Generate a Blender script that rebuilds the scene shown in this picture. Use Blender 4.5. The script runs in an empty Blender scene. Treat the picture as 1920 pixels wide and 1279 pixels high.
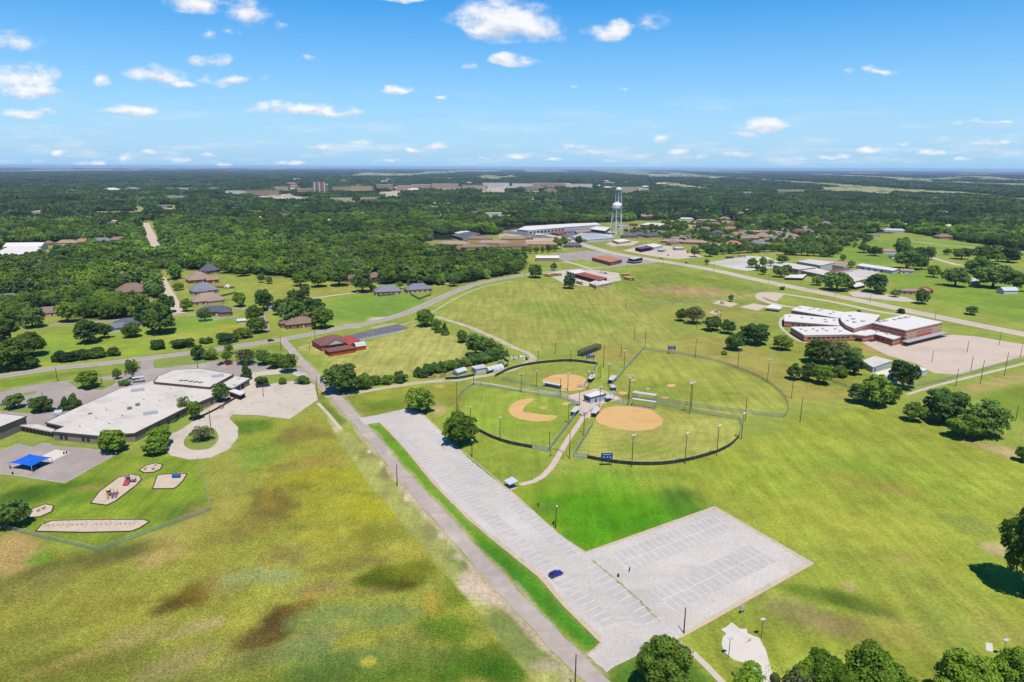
import bpy, bmesh, math, random
import numpy as np
from mathutils import Vector, Matrix
from mathutils.geometry import tessellate_polygon

# ------------------------------------------------------------------ camera, sky, sun, exposure
SC = bpy.context.scene
COL = SC.collection
CAM_H, FPX = 120.0, 1280.0                    # height above the ground; focal length for a 1920 px wide frame
PITCH, ROLL = math.atan((639.5 - 313.5) / FPX), math.radians(0.24)
FW = np.array([0, math.cos(PITCH), -math.sin(PITCH)])
_rt = np.array([1.0, 0, 0]); _up = np.cross(_rt, FW)
RT = _rt * math.cos(ROLL) + _up * math.sin(ROLL)
UP = _up * math.cos(ROLL) - _rt * math.sin(ROLL)
cd = bpy.data.cameras.new('camera'); cam = bpy.data.objects.new('camera', cd); COL.objects.link(cam)
cd.sensor_width = 36; cd.lens = 36 * FPX / 1920; cd.clip_start = 1; cd.clip_end = 200000
cam.matrix_world = Matrix(((RT[0], UP[0], -FW[0], 0), (RT[1], UP[1], -FW[1], 0), (RT[2], UP[2], -FW[2], CAM_H), (0, 0, 0, 1)))
SC.camera = cam

SUN_EL, SUN_AZ = math.radians(68), math.radians(166)       # azimuth clockwise from +Y; the sun stands high behind the camera
sl = bpy.data.lights.new('sun', 'SUN'); sl.energy = 5.0; sl.angle = math.radians(0.53); sl.color = (1.0, 0.945, 0.85)
so = bpy.data.objects.new('sun', sl); COL.objects.link(so); so.location = (0, -200, 400)
sdir = Vector((math.sin(SUN_AZ) * math.cos(SUN_EL), math.cos(SUN_AZ) * math.cos(SUN_EL), math.sin(SUN_EL)))
so.rotation_euler = (-sdir).to_track_quat('-Z', 'Y').to_euler()

vs = SC.view_settings
vs.view_transform = 'Standard'; vs.look = 'None'; vs.exposure = 0.44; vs.gamma = 1.0; vs.use_curve_mapping = False
SC.render.engine = 'CYCLES'
SC.cycles.use_denoising = True
SC.cycles.max_bounces = 4; SC.cycles.diffuse_bounces = 2; SC.cycles.glossy_bounces = 2; SC.cycles.transparent_max_bounces = 8
SC.cycles.volume_bounces = 0; SC.cycles.caustics_reflective = False; SC.cycles.caustics_refractive = False

def ray(x, y):
    return FW + RT * (x - 960) / FPX - UP * (y - 639.5) / FPX
def G(x, y, z=0.0):
    """ground point (or point at height z) that the surveyed photo position (x, y) stands on"""
    d = ray(x, y); t = (z - CAM_H) / d[2]
    return np.array([d[0] * t, d[1] * t, z])
def top_z(bx, by, ty):
    """height of a thing whose foot is at (bx, by) and whose top reaches photo row ty"""
    b = G(bx, by); d = ray(bx, ty)
    return CAM_H + d[2] * b[1] / d[1]
def mpp(x, y):
    """metres per photo pixel at that foot point"""
    b = G(x, y); return float((b - np.array([0, 0, CAM_H])) @ FW) / FPX

class NT:
    def __init__(s, tree): s.t = tree; s.n = tree.nodes; s.l = tree.links
    def new(s, kind, ins=None, **kw):
        n = s.n.new(kind)
        for k, v in kw.items(): setattr(n, k, v)
        if ins:
            for k, v in ins.items(): s.put(n.inputs[k], v)
        return n
    def put(s, sock, v):
        if isinstance(v, bpy.types.NodeSocket): s.l.new(v, sock)
        else:
            if hasattr(sock.default_value, '__len__') and not hasattr(v, '__len__'): v = (v,) * len(sock.default_value)
            if hasattr(v, '__len__') and len(v) == 3 and len(sock.default_value) == 4: v = (*v, 1)
            sock.default_value = v
    def m(s, op, a, b=0.0, c=0.0, clamp=False):
        n = s.n.new('ShaderNodeMath'); n.operation = op; n.use_clamp = clamp
        for i, v in enumerate((a, b, c)): s.put(n.inputs[i], v)
        return n.outputs[0]
    def mix(s, f, a, b, mode='MIX'):
        n = s.n.new('ShaderNodeMix'); n.data_type = 'RGBA'; n.blend_type = mode
        s.put(n.inputs[0], f); s.put(n.inputs[6], a); s.put(n.inputs[7], b)
        return n.outputs[2]
    def mr(s, v, a, b, c=0.0, d=1.0, smooth=False):
        n = s.n.new('ShaderNodeMapRange'); n.interpolation_type = 'SMOOTHSTEP' if smooth else 'LINEAR'
        s.put(n.inputs[0], v)
        for i, q in enumerate((a, b, c, d)): s.put(n.inputs[i + 1], q)
        return n.outputs[0]
    def noise(s, vec, scale, detail=4.0, rough=0.55, dim='3D'):
        n = s.n.new('ShaderNodeTexNoise'); n.noise_dimensions = dim
        if vec is not None: s.l.new(vec, n.inputs['Vector'])
        n.inputs['Scale'].default_value = scale; n.inputs['Detail'].default_value = detail; n.inputs['Roughness'].default_value = rough
        return n.outputs['Fac']

world = bpy.data.worlds.new('World'); SC.world = world; world.use_nodes = True
def build_world():
    t = NT(world.node_tree); t.n.clear()
    out = t.new('ShaderNodeOutputWorld')
    sky = t.new('ShaderNodeTexSky'); sky.sky_type = 'NISHITA'; sky.sun_disc = False
    sky.sun_elevation = SUN_EL; sky.sun_rotation = SUN_AZ; sky.altitude = 1500; sky.air_density = 1.0; sky.dust_density = 0.0; sky.ozone_density = 4.0
    hs = t.new('ShaderNodeHueSaturation', {'Saturation': SKY_SAT, 'Hue': SKY_HUE, 'Value': SKY_VAL, 'Color': sky.outputs[0]})
    tc = t.new('ShaderNodeTexCoord'); sx = t.new('ShaderNodeSeparateXYZ', {0: tc.outputs['Generated']})
    X, Y, Z = sx.outputs
    # moist air low over the land: the same on every side
    airf = t.m('POWER', t.mr(Z, 0.0, 0.34, 1, 0), 1.7)
    base = t.mix(t.m('MULTIPLY', airf, AIR_F), hs.outputs[0], AIR_C)
    ya = t.m('MAXIMUM', t.m('ABSOLUTE', Y), 0.05)
    u, v = t.m('DIVIDE', X, Y), t.m('DIVIDE', Z, ya)
    p = t.new('ShaderNodeCombineXYZ', {0: u, 1: t.m('MULTIPLY', v, 1.7), 2: 0.37})
    n1 = t.noise(p.outputs[0], 21, 8, 0.62)
    po = t.new('ShaderNodeVectorMath', {0: p.outputs[0], 1: (0.003, 0.020, 0)}, operation='ADD')
    n1o = t.noise(po.outputs[0], 21, 5, 0.6)
    front = t.m('GREATER_THAN', Y, 0.05)
    # a puff's outline is bent by slow noise so that no two are alike
    n2 = t.new('ShaderNodeTexNoise', {'Vector': p.outputs[0], 'Scale': 15.0, 'Detail': 2.0})
    wv = t.new('ShaderNodeVectorMath', {0: n2.outputs['Color'], 1: (0.5, 0.5, 0.5)}, operation='SUBTRACT').outputs[0]
    uv = t.new('ShaderNodeCombineXYZ', {0: u, 1: v, 2: 0.0}).outputs[0]
    uv = t.new('ShaderNodeVectorMath', {0: wv, 1: (0.075, 0.024, 0.0), 2: uv}, operation='MULTIPLY_ADD').outputs[0]
    # the same fair-weather clouds go on over the rest of the sky
    zc = t.m('MAXIMUM', Z, 0.02)
    pl = t.new('ShaderNodeCombineXYZ', {0: t.m('DIVIDE', X, zc), 1: t.m('DIVIDE', Y, zc), 2: 3.1})
    rest = t.m('MULTIPLY', t.mr(t.noise(pl.outputs[0], 0.55, 4, 0.55), 0.60, 0.74, 0, 0.9), t.m('GREATER_THAN', Z, 0.01))
    bg0 = t.new('ShaderNodeBackground'); t.put(bg0.inputs[0], t.mix(rest, base, CLOUD_HI)); bg0.inputs[1].default_value = 0.10
    # thin streaks low over the horizon
    ps = t.new('ShaderNodeCombineXYZ', {0: u, 1: t.m('MULTIPLY', v, 7.0), 2: 9.2})
    band = t.m('MULTIPLY', t.mr(v, 0.0, 0.006, 0, 1), t.mr(v, 0.11, 0.02, 0, 1))
    streak = t.m('MULTIPLY', t.mr(t.noise(ps.outputs[0], 9, 5, 0.6), 0.50, 0.72, 0, 0.55), band)
    k = 1.0 / (FPX * 0.94); info = []
    for cx, cy, rx, ry, a in CLOUDS:
        d = ray(cx, cy); info.append((d[0] / d[1], d[2] / d[1], rx * k * 1.3, ry * k * 1.3, a))
    def cell(u0, u1):                                       # the puffs standing in one sector of the view
        dens = low = None
        for uk, vk, ax, ay, a in info:
            if uk + ax + .04 < u0 or uk - ax - .04 > u1: continue
            q = t.new('ShaderNodeVectorMath', {0: uv, 1: (1 / ax, 1 / ay, 0), 2: (-uk / ax, -vk / ay, 0)}, operation='MULTIPLY_ADD').outputs[0]
            ln = t.new('ShaderNodeVectorMath', {0: q}, operation='LENGTH').outputs['Value']
            e2 = t.new('ShaderNodeVectorMath', {0: q, 1: (0, 1, 0)}, operation='DOT_PRODUCT').outputs['Value']
            ln = t.m('SUBTRACT', ln, t.m('MULTIPLY', t.m('MINIMUM', e2, 0.0), 0.5))
            m = t.m('MULTIPLY_ADD', ln, -a, a, clamp=True)
            dens = m if dens is None else t.m('MAXIMUM', dens, m)
            low = t.m('MULTIPLY_ADD', m, e2, 0.0 if low is None else low)
        edge = t.m('MULTIPLY', t.m('SUBTRACT', n1, 0.5), t.mr(dens, 0, 0.3, 0.4, 2.6))
        body = t.mr(t.m('ADD', t.m('MULTIPLY', dens, 1.3), edge), 0.05, 0.95, 0, 1, True)
        body = t.m('MULTIPLY', body, t.mr(dens, 0.0, 0.2, 0, 1, True))
        lit = t.m('ADD', t.m('MULTIPLY', t.m('SUBTRACT', n1, n1o), 2.0), t.mr(low, -0.18, 0.12, -0.34, 0.24))
        cc = t.mix(t.mr(lit, -0.38, 0.30), CLOUD_LO, CLOUD_HI)
        b_ = t.new('ShaderNodeBackground'); t.put(b_.inputs[0], t.mix(t.m('MULTIPLY', t.m('MAXIMUM', body, streak), 0.95), base, cc)); b_.inputs[1].default_value = 0.10
        return b_.outputs[0]
    def split(u0, u1, n):
        if n == 0: return cell(u0, u1)
        um = (u0 + u1) / 2; mx = t.new('ShaderNodeMixShader'); t.put(mx.inputs[0], t.m('GREATER_THAN', u, um))
        t.l.new(split(u0, um, n - 1), mx.inputs[1]); t.l.new(split(um, u1, n - 1), mx.inputs[2]); return mx.outputs[0]
    uw = 1.0; inview = t.m('MULTIPLY', t.m('MULTIPLY', front, t.m('LESS_THAN', v, 0.30)), t.m('LESS_THAN', t.m('ABSOLUTE', u), uw))
    mx = t.new('ShaderNodeMixShader'); t.put(mx.inputs[0], inview); t.l.new(bg0.outputs[0], mx.inputs[1]); t.l.new(split(-uw, uw, 3), mx.inputs[2])
    t.l.new(mx.outputs[0], out.inputs[0])
    world.cycles.sampling_method = 'MANUAL'; world.cycles.sample_map_resolution = 512
AIR_F, AIR_C = 1.0, (2.65, 4.6, 6.6, 1)
CLOUD_LO, CLOUD_HI = (4.4, 5.0, 6.1, 1), (7.2, 7.25, 7.4, 1)
HAZE_D = 3.6e-5
SKY_SAT, SKY_HUE, SKY_VAL = 1.5, 0.5, 1.2
CLOUDS = [(945, 50, 88, 36, 1), (1010, 62, 45, 24, .9), (880, 55, 36, 14, .75), (1148, 64, 42, 18, .95), (1225, 44, 34, 22, .55), (375, 8, 62, 24, 1), (468, 30, 44, 24, .95),
    (38, 150, 62, 28, 1), (62, 175, 62, 15, 1), (40, 82, 56, 16, .65), (190, 146, 17, 11, .9), (300, 146, 46, 22, .85), (338, 158, 26, 10, .7), (400, 117, 33, 12, .8), (440, 150, 54, 10, .8),
    (595, 108, 24, 9, .8), (565, 207, 88, 14, 1), (640, 209, 40, 8, .8), (240, 210, 60, 11, 1), (62, 212, 56, 10, .9), (742, 170, 28, 9, .9), (825, 185, 12, 6, .7), (1430, 240, 50, 14, 1), (1400, 250, 40, 8, .7),
    (968, 118, 36, 11, .9), (885, 130, 16, 7, .6), (1610, 136, 22, 6, .6), (1650, 133, 24, 8, .7), (1800, 235, 24, 6, .6), (1850, 232, 36, 6, .7), (1886, 230, 16, 6, .7), (735, -2, 46, 9, .8), (556, 180, 18, 6, .55),
    (112, 291, 18, 8, 0.63), (170, 303, 21, 7, 0.55), (243, 300, 27, 9, 0.63), (285, 291, 18, 7, 0.63), (388, 293, 24, 7, 0.63), (428, 306, 18, 6, 0.55), (605, 280, 40, 8, 0.63), (680, 269, 29, 8, 0.55), (762, 279, 16, 7, 0.60),
    (818, 272, 35, 9, 0.63), (845, 300, 29, 7, 0.55), (980, 290, 29, 7, 0.60), (1075, 277, 27, 9, 0.68), (1240, 261, 21, 7, 0.60), (1122, 285, 21, 7, 0.60), (1275, 284, 29, 8, 0.63), (1205, 294, 21, 7, 0.55),
    (1385, 290, 27, 7, 0.55), (1560, 293, 35, 7, 0.60), (1625, 280, 29, 8, 0.60), (1745, 285, 40, 8, 0.60), (1690, 270, 24, 7, 0.48), (1870, 272, 54, 8, 0.52), (330, 303, 24, 6, 0.54), (480, 298, 22, 6, 0.50), (540, 306, 26, 5, 0.50), (720, 300, 24, 6, 0.54), (905, 300, 26, 6, 0.54), (1040, 302, 22, 5, 0.50), (1150, 303, 26, 5, 0.54), (1330, 300, 24, 6, 0.50), (1450, 303, 26, 5, 0.50), (1500, 296, 20, 5, 0.47), (1680, 300, 30, 5, 0.50), (1830, 298, 26, 6, 0.50), (60, 304, 22, 5, 0.50), (1165, 164, 14, 5, .45), (1080, 165, 12, 4, .45), (440, 62, 18, 10, .5), (395, 68, 14, 12, .5), (540, 50, 14, 12, .45)]
build_world()

# ------------------------------------------------------------------ materials
def lin(c):
    return [((v / 255) / 12.92 if v / 255 <= 0.04045 else ((v / 255 + 0.055) / 1.055) ** 2.4) for v in c]
KLIT = 2.05
def alb(c, k=1.0):
    """base colour of a surface that shows as sRGB c in full sun"""
    return tuple(min(0.8, max(0.004, v / KLIT * k)) for v in lin(c))
MATS = {}
def mat(name, c, rough=0.85, var=0.12, scale=0.6, metal=0.0, spec=0.2, rand=0.0, wear=None, wscale=0.15):
    """procedural surface: base colour, broken by two noises, optional wear colour, optional per-object variation"""
    if name in MATS: return MATS[name]
    m = bpy.data.materials.new(name); m.use_nodes = True; t = NT(m.node_tree)
    b = t.n['Principled BSDF']; base = alb(c)
    tc = t.new('ShaderNodeTexCoord'); geo = t.new('ShaderNodeNewGeometry'); vec = geo.outputs['Position']
    f = t.m('ADD', t.m('MULTIPLY', t.noise(vec, scale, 5), 0.6), t.m('MULTIPLY', t.noise(vec, scale * 0.13, 3), 0.4))
    k = t.mr(f, 0.3, 0.7, 1 - var, 1 + var)
    if rand:
        oi = t.new('ShaderNodeObjectInfo'); k = t.m('MULTIPLY', k, t.mr(oi.outputs['Random'], 0, 1, 1 - rand, 1 + rand))
    cc = t.new('ShaderNodeVectorMath', {0: base, 1: k}, operation='MULTIPLY').outputs[0]
    if wear:
        wf = t.mr(t.noise(vec, wscale, 7, 0.65), 0.52, 0.68, 0, 0.85); cc = t.mix(wf, cc, (*alb(wear), 1))
    t.put(b.inputs['Base Color'], cc); b.inputs['Roughness'].default_value = rough; b.inputs['Metallic'].default_value = metal
    b.inputs['Specular IOR Level'].default_value = spec
    MATS[name] = m; return m

def mesh_mat(name, c, cover):
    """woven wire: a fixed share of the area is wire, the rest is open"""
    m = bpy.data.materials.new(name); m.use_nodes = True; t = NT(m.node_tree); b = t.n['Principled BSDF']
    b.inputs['Base Color'].default_value = (*alb(c), 1); b.inputs['Roughness'].default_value = 0.6; b.inputs['Specular IOR Level'].default_value = 0.2
    tr = t.new('ShaderNodeBsdfTransparent'); mx = t.new('ShaderNodeMixShader'); t.put(mx.inputs[0], cover)
    t.l.new(tr.outputs[0], mx.inputs[1]); t.l.new(b.outputs[0], mx.inputs[2]); t.l.new(mx.outputs[0], t.n['Material Output'].inputs[0])
    MATS[name] = m; return m

def leaf_mat(name, c1, c2, hv=0.66):
    m = bpy.data.materials.new(name); m.use_nodes = True; t = NT(m.node_tree); b = t.n['Principled BSDF']
    at = t.new('ShaderNodeAttribute', attribute_name='tint'); oi = t.new('ShaderNodeObjectInfo')
    f = t.m('ADD', t.m('MULTIPLY', at.outputs['Fac'], 1 - hv), t.m('MULTIPLY', oi.outputs['Random'], hv))
    cc = t.mix(f, (*c1, 1), (*c2, 1))
    geo = t.new('ShaderNodeNewGeometry')
    k = t.m('MULTIPLY', t.mr(t.noise(geo.outputs['Position'], 0.0035, 2), 0.35, 0.65, 0.62, 1.25), t.mr(t.noise(geo.outputs['Position'], 0.03, 2), 0.3, 0.7, 0.62, 1.36))  # broad noise paints cloud-shadow tone into the leaves; finer noise is random leaf variety
    cc = t.new('ShaderNodeVectorMath', {0: cc, 1: k}, operation='MULTIPLY').outputs[0]
    t.put(b.inputs['Base Color'], cc); b.inputs['Roughness'].default_value = 0.6; b.inputs['Specular IOR Level'].default_value = 0.14
    tl = t.new('ShaderNodeBsdfTranslucent'); t.put(tl.inputs[0], cc)
    mx = t.new('ShaderNodeMixShader'); mx.inputs[0].default_value = 0.36
    t.l.new(b.outputs[0], mx.inputs[1]); t.l.new(tl.outputs[0], mx.inputs[2]); t.l.new(mx.outputs[0], t.n['Material Output'].inputs[0])
    MATS[name] = m; return m

M = MATS
leaf_mat('leaf', (0.034, 0.088, 0.010), (0.215, 0.32, 0.036)); leaf_mat('leaf_dark', (0.028, 0.076, 0.015), (0.17, 0.27, 0.05)); leaf_mat('leaf_far', (0.018, 0.05, 0.014), (0.10, 0.165, 0.042))
leaf_mat('leaf_bright', (0.050, 0.128, 0.008), (0.25, 0.38, 0.030)); leaf_mat('leaf_olive', (0.07, 0.085, 0.03), (0.20, 0.22, 0.08)); leaf_mat('leaf_red', (0.10, 0.02, 0.03), (0.22, 0.04, 0.07))
mat('bark', (96, 80, 66), var=0.3, scale=2)
def lot_mat():
    """old parking lot: bleached wheel tracks, dark oily patches, a net of fine cracks"""
    m = bpy.data.materials.new('asphalt_grey'); m.use_nodes = True; t = NT(m.node_tree); b = t.n['Principled BSDF']; pos = t.new('ShaderNodeNewGeometry').outputs['Position']
    cc = t.mix(t.mr(t.noise(pos, 0.022, 4, 0.6), 0.36, 0.64), (*alb((208, 200, 192)), 1), (*alb((232, 223, 212)), 1))
    cc = t.mix(t.mr(t.noise(pos, 0.10, 5, 0.7), 0.54, 0.74, 0, 0.5), cc, (*alb((190, 182, 178)), 1))
    mp = t.new('ShaderNodeMapping', {'Vector': pos, 'Rotation': (0, 0, math.radians(-61.5)), 'Scale': (0.012, 0.16, 1)})
    cc = t.mix(t.mr(t.noise(mp.outputs[0], 1.0, 3, 0.6), 0.50, 0.70, 0, 0.3), cc, (*alb((234, 227, 220)), 1))
    wob = t.new('ShaderNodeTexNoise', {'Vector': pos, 'Scale': 0.25, 'Detail': 3.0}); pv = t.new('ShaderNodeVectorMath', {0: wob.outputs['Color'], 1: (3, 3, 0), 2: pos}, operation='MULTIPLY_ADD').outputs[0]
    vo = t.new('ShaderNodeTexVoronoi', {'Vector': pv, 'Scale': 0.13}, feature='DISTANCE_TO_EDGE')
    cc = t.mix(t.mr(vo.outputs['Distance'], 0.0, 0.018, 0.16, 0.0), cc, (*alb((160, 152, 148)), 1))
    sp = t.noise(pos, 0.42, 2, 0.6); cc = t.mix(t.mr(sp, 0.70, 0.76, 0, 0.35), cc, (*alb((130, 124, 126)), 1))
    k = t.mr(t.noise(pos, 1.1, 3, 0.75), 0.3, 0.7, 0.88, 1.12); cc = t.new('ShaderNodeVectorMath', {0: cc, 1: k}, operation='MULTIPLY').outputs[0]
    t.put(b.inputs['Base Color'], cc); b.inputs['Roughness'].default_value = 0.9; b.inputs['Specular IOR Level'].default_value = 0.15; MATS['asphalt_grey'] = m
lot_mat()
mat('asphalt_brown', (196, 181, 170), var=0.16, scale=0.35, wear=(222, 206, 190), wscale=0.06)
mat('asphalt_dark', (124, 120, 128), var=0.18, scale=0.2, wear=(150, 148, 152), wscale=0.05)
mat('highway', (184, 174, 166), var=0.08, scale=0.2, wear=(200, 190, 180), wscale=0.03)
mat('concrete_road', (222, 204, 186), var=0.08, scale=0.15, wear=(188, 176, 166), wscale=0.03)
mat('school_asphalt', (182, 168, 160), var=0.14, scale=0.2, wear=(206, 192, 180), wscale=0.04)
mat('concrete', (222, 208, 190), var=0.12, scale=0.3, wear=(192, 182, 170), wscale=0.08)
mat('concrete_pink', (226, 205, 186), var=0.08, scale=0.2, wear=(206, 186, 170), wscale=0.05)
mat('concrete_white', (236, 226, 214), var=0.06, scale=0.3)
mat('gravel', (212, 197, 172), var=0.16, scale=0.9, wear=(178, 162, 130), wscale=0.12)
mat('dirt', (236, 190, 124), var=0.09, scale=0.5, wear=(220, 172, 106), wscale=0.1)
mat('dirt_brown', (165, 125, 95), var=0.2, scale=0.6)
mat('mulch', (226, 205, 182), var=0.1, scale=0.9, wear=(205, 184, 164), wscale=0.3)
mat('paint_white', (246, 242, 236), var=0.04, wear=(216, 209, 203), wscale=0.5)
mat('paint_yellow', (205, 165, 60), var=0.1)
mat('kerb', (222, 198, 170), var=0.15, scale=0.7)
mat('lawn', (142, 160, 66), var=0.16, scale=0.5, wear=(166, 172, 82), wscale=0.1)
mat('roof_pale', (232, 223, 212), var=0.09, scale=0.25, wear=(204, 194, 186), wscale=0.06)
mat('roof_white', (246, 240, 234), var=0.03, scale=0.2)
mat('roof_metal', (222, 222, 224), var=0.05, rough=0.5, spec=0.4)
mat('roof_brown', (152, 126, 112), var=0.16, scale=0.8, rand=0.14)
mat('roof_tan', (178, 152, 134), var=0.14, scale=0.8, rand=0.12)
mat('roof_grey', (138, 140, 150), var=0.14, scale=0.8, rand=0.12)
mat('roof_slate', (104, 106, 122), var=0.15, scale=0.8, rand=0.1)
mat('roof_red', (196, 84, 70), var=0.08, scale=0.5)
mat('roof_rust', (168, 92, 76), var=0.18, scale=0.5)
mat('roof_maroon', (140, 96, 90), var=0.12, scale=0.8)
mat('tile_orange', (204, 138, 104), var=0.15, scale=0.6)
mat('brick_red', (210, 118, 92), var=0.12, scale=1.2)
mat('brick_orange', (206, 98, 50), var=0.1, scale=1.2)
mat('brick_tan', (196, 170, 146), var=0.1, scale=1.2, rand=0.1)
mat('brick_house', (176, 130, 108), var=0.14, scale=1.2, rand=0.18)
mat('stone_wall', (170, 156, 142), var=0.14, scale=1.0)
mat('siding_white', (236, 234, 232), var=0.04, rand=0.05)
mat('siding_blue', (214, 222, 240), var=0.04)
mat('siding_cream', (222, 200, 158), var=0.08)
mat('stucco_yellow', (222, 184, 112), var=0.1)
mat('trim', (232, 226, 216), var=0.05)
mat('trim_brown', (104, 86, 76), var=0.1)
mat('glass', (54, 56, 66), rough=0.12, var=0.1, spec=0.5)
mat('dark', (46, 42, 44), var=0.2)
mat('black', (26, 26, 30), var=0.1)
mat('wood_pole', (92, 74, 58), var=0.2, scale=2)
mat('metal_pole', (120, 122, 122), var=0.1, rough=0.5)
mat('galvanised', (196, 196, 200), var=0.08, rough=0.45, spec=0.4)
mat('lamp_white', (246, 244, 240), var=0.02)
mat('bright_metal', (228, 226, 226), var=0.05, rough=0.4, spec=0.4)
mat('windscreen', (66, 70, 60), var=0.12, scale=0.8)
mat('windscreen_green', (30, 76, 50), var=0.14, scale=0.8)
mesh_mat('chain_link', (186, 196, 184), 0.24); mesh_mat('chain_pale', (206, 212, 212), 0.40); mesh_mat('net', (96, 92, 84), 0.55)
mat('blue_board', (42, 92, 170), var=0.05); mat('blue_canopy', (30, 112, 232), var=0.04, rough=0.6)
mat('yellow_bus', (238, 186, 60), rough=0.35, var=0.04, spec=0.5); mat('bus_top', (248, 226, 170), var=0.04)
mat('car_blue', (24, 52, 178), rough=0.22, var=0.04, spec=0.6); mat('car_red', (176, 40, 46), rough=0.25, var=0.04, spec=0.6)
mat('car_navy', (56, 58, 92), rough=0.25, var=0.04, spec=0.6); mat('car_white', (238, 238, 240), rough=0.3, var=0.03, spec=0.6)
mat('car_grey', (120, 122, 128), rough=0.3, var=0.04, spec=0.6); mat('car_black', (40, 40, 44), rough=0.25, var=0.04, spec=0.6)
mat('rubber', (34, 34, 36), var=0.1)
mat('play_red', (204, 84, 92), var=0.05, rough=0.5); mat('play_purple', (176, 110, 150), var=0.05, rough=0.5); mat('play_blue', (30, 106, 190), var=0.05, rough=0.5)
mat('play_yellow', (236, 204, 120), var=0.05, rough=0.5); mat('play_orange', (222, 150, 110), var=0.05, rough=0.5); mat('pole_yellow', (230, 190, 30), var=0.05)
mat('purple', (120, 84, 150), var=0.06); mat('teal', (84, 160, 178), var=0.06)
mat('skin', (196, 150, 124), var=0.04); mat('cloth_dark', (38, 38, 44), var=0.1); mat('hair', (44, 34, 28), var=0.1)
mat('wood_fence', (150, 118, 92), var=0.15, rand=0.08); mat('timber', (88, 76, 62), var=0.2)
mat('water_white', (255, 255, 255), var=0.03, rough=0.45, spec=0.35)
mat('weeds', (176, 168, 120), var=0.3, scale=1.2)
mat('lot_edge', (222, 200, 172), var=0.2, scale=0.9, wear=(188, 180, 150), wscale=0.4)
mat('asphalt_stall', (212, 204, 197), var=0.16, scale=0.35, wear=(208, 202, 199), wscale=0.08)

# ------------------------------------------------------------------ mesh helpers
class MB:
    def __init__(s): s.v = []; s.f = []
    def add(s, vs, fs):
        o = len(s.v); s.v += [tuple(map(float, p)) for p in vs]; s.f += [tuple(i + o for i in f) for f in fs]; return s
    def box(s, c, d, rz=0.0, taper=1.0):
        x, y, z = d[0] / 2, d[1] / 2, d[2] / 2; ca, sa = math.cos(rz), math.sin(rz); vs = []
        for dz, k in ((-z, 1), (z, taper)):
            for a, b in ((-x, -y), (x, -y), (x, y), (-x, y)):
                a *= k; b *= k; vs.append((c[0] + a * ca - b * sa, c[1] + a * sa + b * ca, c[2] + dz))
        return s.add(vs, [(3, 2, 1, 0), (4, 5, 6, 7), (0, 1, 5, 4), (1, 2, 6, 5), (2, 3, 7, 6), (3, 0, 4, 7)])
    def tube(s, a, b, r0, r1=None, n=8):
        a, b = Vector(a), Vector(b); r1 = r0 if r1 is None else r1
        q = (b - a).to_track_quat('Z', 'Y'); vs = []
        for p, r in ((a, r0), (b, r1)):
            for i in range(n):
                t = 2 * math.pi * i / n; vs.append(p + q @ Vector((r * math.cos(t), r * math.sin(t), 0)))
        return s.add(vs, [(i, (i + 1) % n, n + (i + 1) % n, n + i) for i in range(n)] + [tuple(range(n - 1, -1, -1)), tuple(range(n, 2 * n))])
    def prism(s, poly, z0, z1, top=True, bottom=True, sides=True):
        n = len(poly); a = sum(poly[i][0] * poly[(i + 1) % n][1] - poly[(i + 1) % n][0] * poly[i][1] for i in range(n))
        if a < 0: poly = poly[::-1]
        o = len(s.v); s.v += [(float(p[0]), float(p[1]), float(z0)) for p in poly] + [(float(p[0]), float(p[1]), float(z1)) for p in poly]
        if sides: s.f += [(o + i, o + (i + 1) % n, o + n + (i + 1) % n, o + n + i) for i in range(n)]
        tri = tessellate_polygon([[Vector((float(p[0]), float(p[1]), 0)) for p in poly]])
        for t in tri:
            ax, bx, cx = (poly[i] for i in t)
            if (bx[0] - ax[0]) * (cx[1] - ax[1]) - (bx[1] - ax[1]) * (cx[0] - ax[0]) < 0: t = t[::-1]
            if top: s.f.append(tuple(o + n + i for i in t))
            if bottom: s.f.append(tuple(o + i for i in t[::-1]))
        return s
    def lathe(s, prof, n=16, c=(0, 0, 0)):
        o = len(s.v)
        for r, z in prof:
            for i in range(n): t = 2 * math.pi * i / n; s.v.append((c[0] + r * math.cos(t), c[1] + r * math.sin(t), c[2] + z))
        for k in range(len(prof) - 1):
            for i in range(n): s.f.append((o + k * n + i, o + k * n + (i + 1) % n, o + (k + 1) * n + (i + 1) % n, o + (k + 1) * n + i))
        s.f.append(tuple(o + i for i in range(n - 1, -1, -1))); s.f.append(tuple(o + (len(prof) - 1) * n + i for i in range(n)))
        return s
    def mesh(s, name):
        me = bpy.data.meshes.new(name); me.from_pydata(s.v, [], s.f); me.update(); return me
    def build(s, name, material, parent=None, smooth=False):
        return obj(name, s.mesh(name), material, parent, smooth)
def obj(name, me, material=None, parent=None, smooth=False):
    if material is not None and not len(me.materials): me.materials.append(M[material] if isinstance(material, str) else material)
    if smooth: me.polygons.foreach_set('use_smooth', [True] * len(me.polygons))
    o = bpy.data.objects.new(name, me); COL.objects.link(o)
    if parent: o.parent = parent
    return o
def tag(o, label, cat=None, group=None, kind=None):
    o['label'] = label
    if cat: o['category'] = cat
    if group: o['group'] = group
    if kind: o['kind'] = kind
    return o
def empty(name, loc=(0, 0, 0), rz=0.0):
    o = bpy.data.objects.new(name, None); COL.objects.link(o); o.empty_display_size = 0.5
    o.location = [float(c) for c in loc]; o.rotation_euler = (0, 0, rz); return o
def copy_tree(o, parent=None):
    c = o.copy(); COL.objects.link(c); c.parent = parent
    for ch in o.children: copy_tree(ch, c)
    return c
ORD = ['first', 'second', 'third', 'fourth', 'fifth', 'sixth', 'seventh', 'eighth', 'ninth', 'tenth', 'eleventh', 'twelfth', 'thirteenth', 'fourteenth', 'fifteenth', 'sixteenth']
BEAR = math.radians(28.5)          # the town's streets run this far anticlockwise of the view axis

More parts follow.
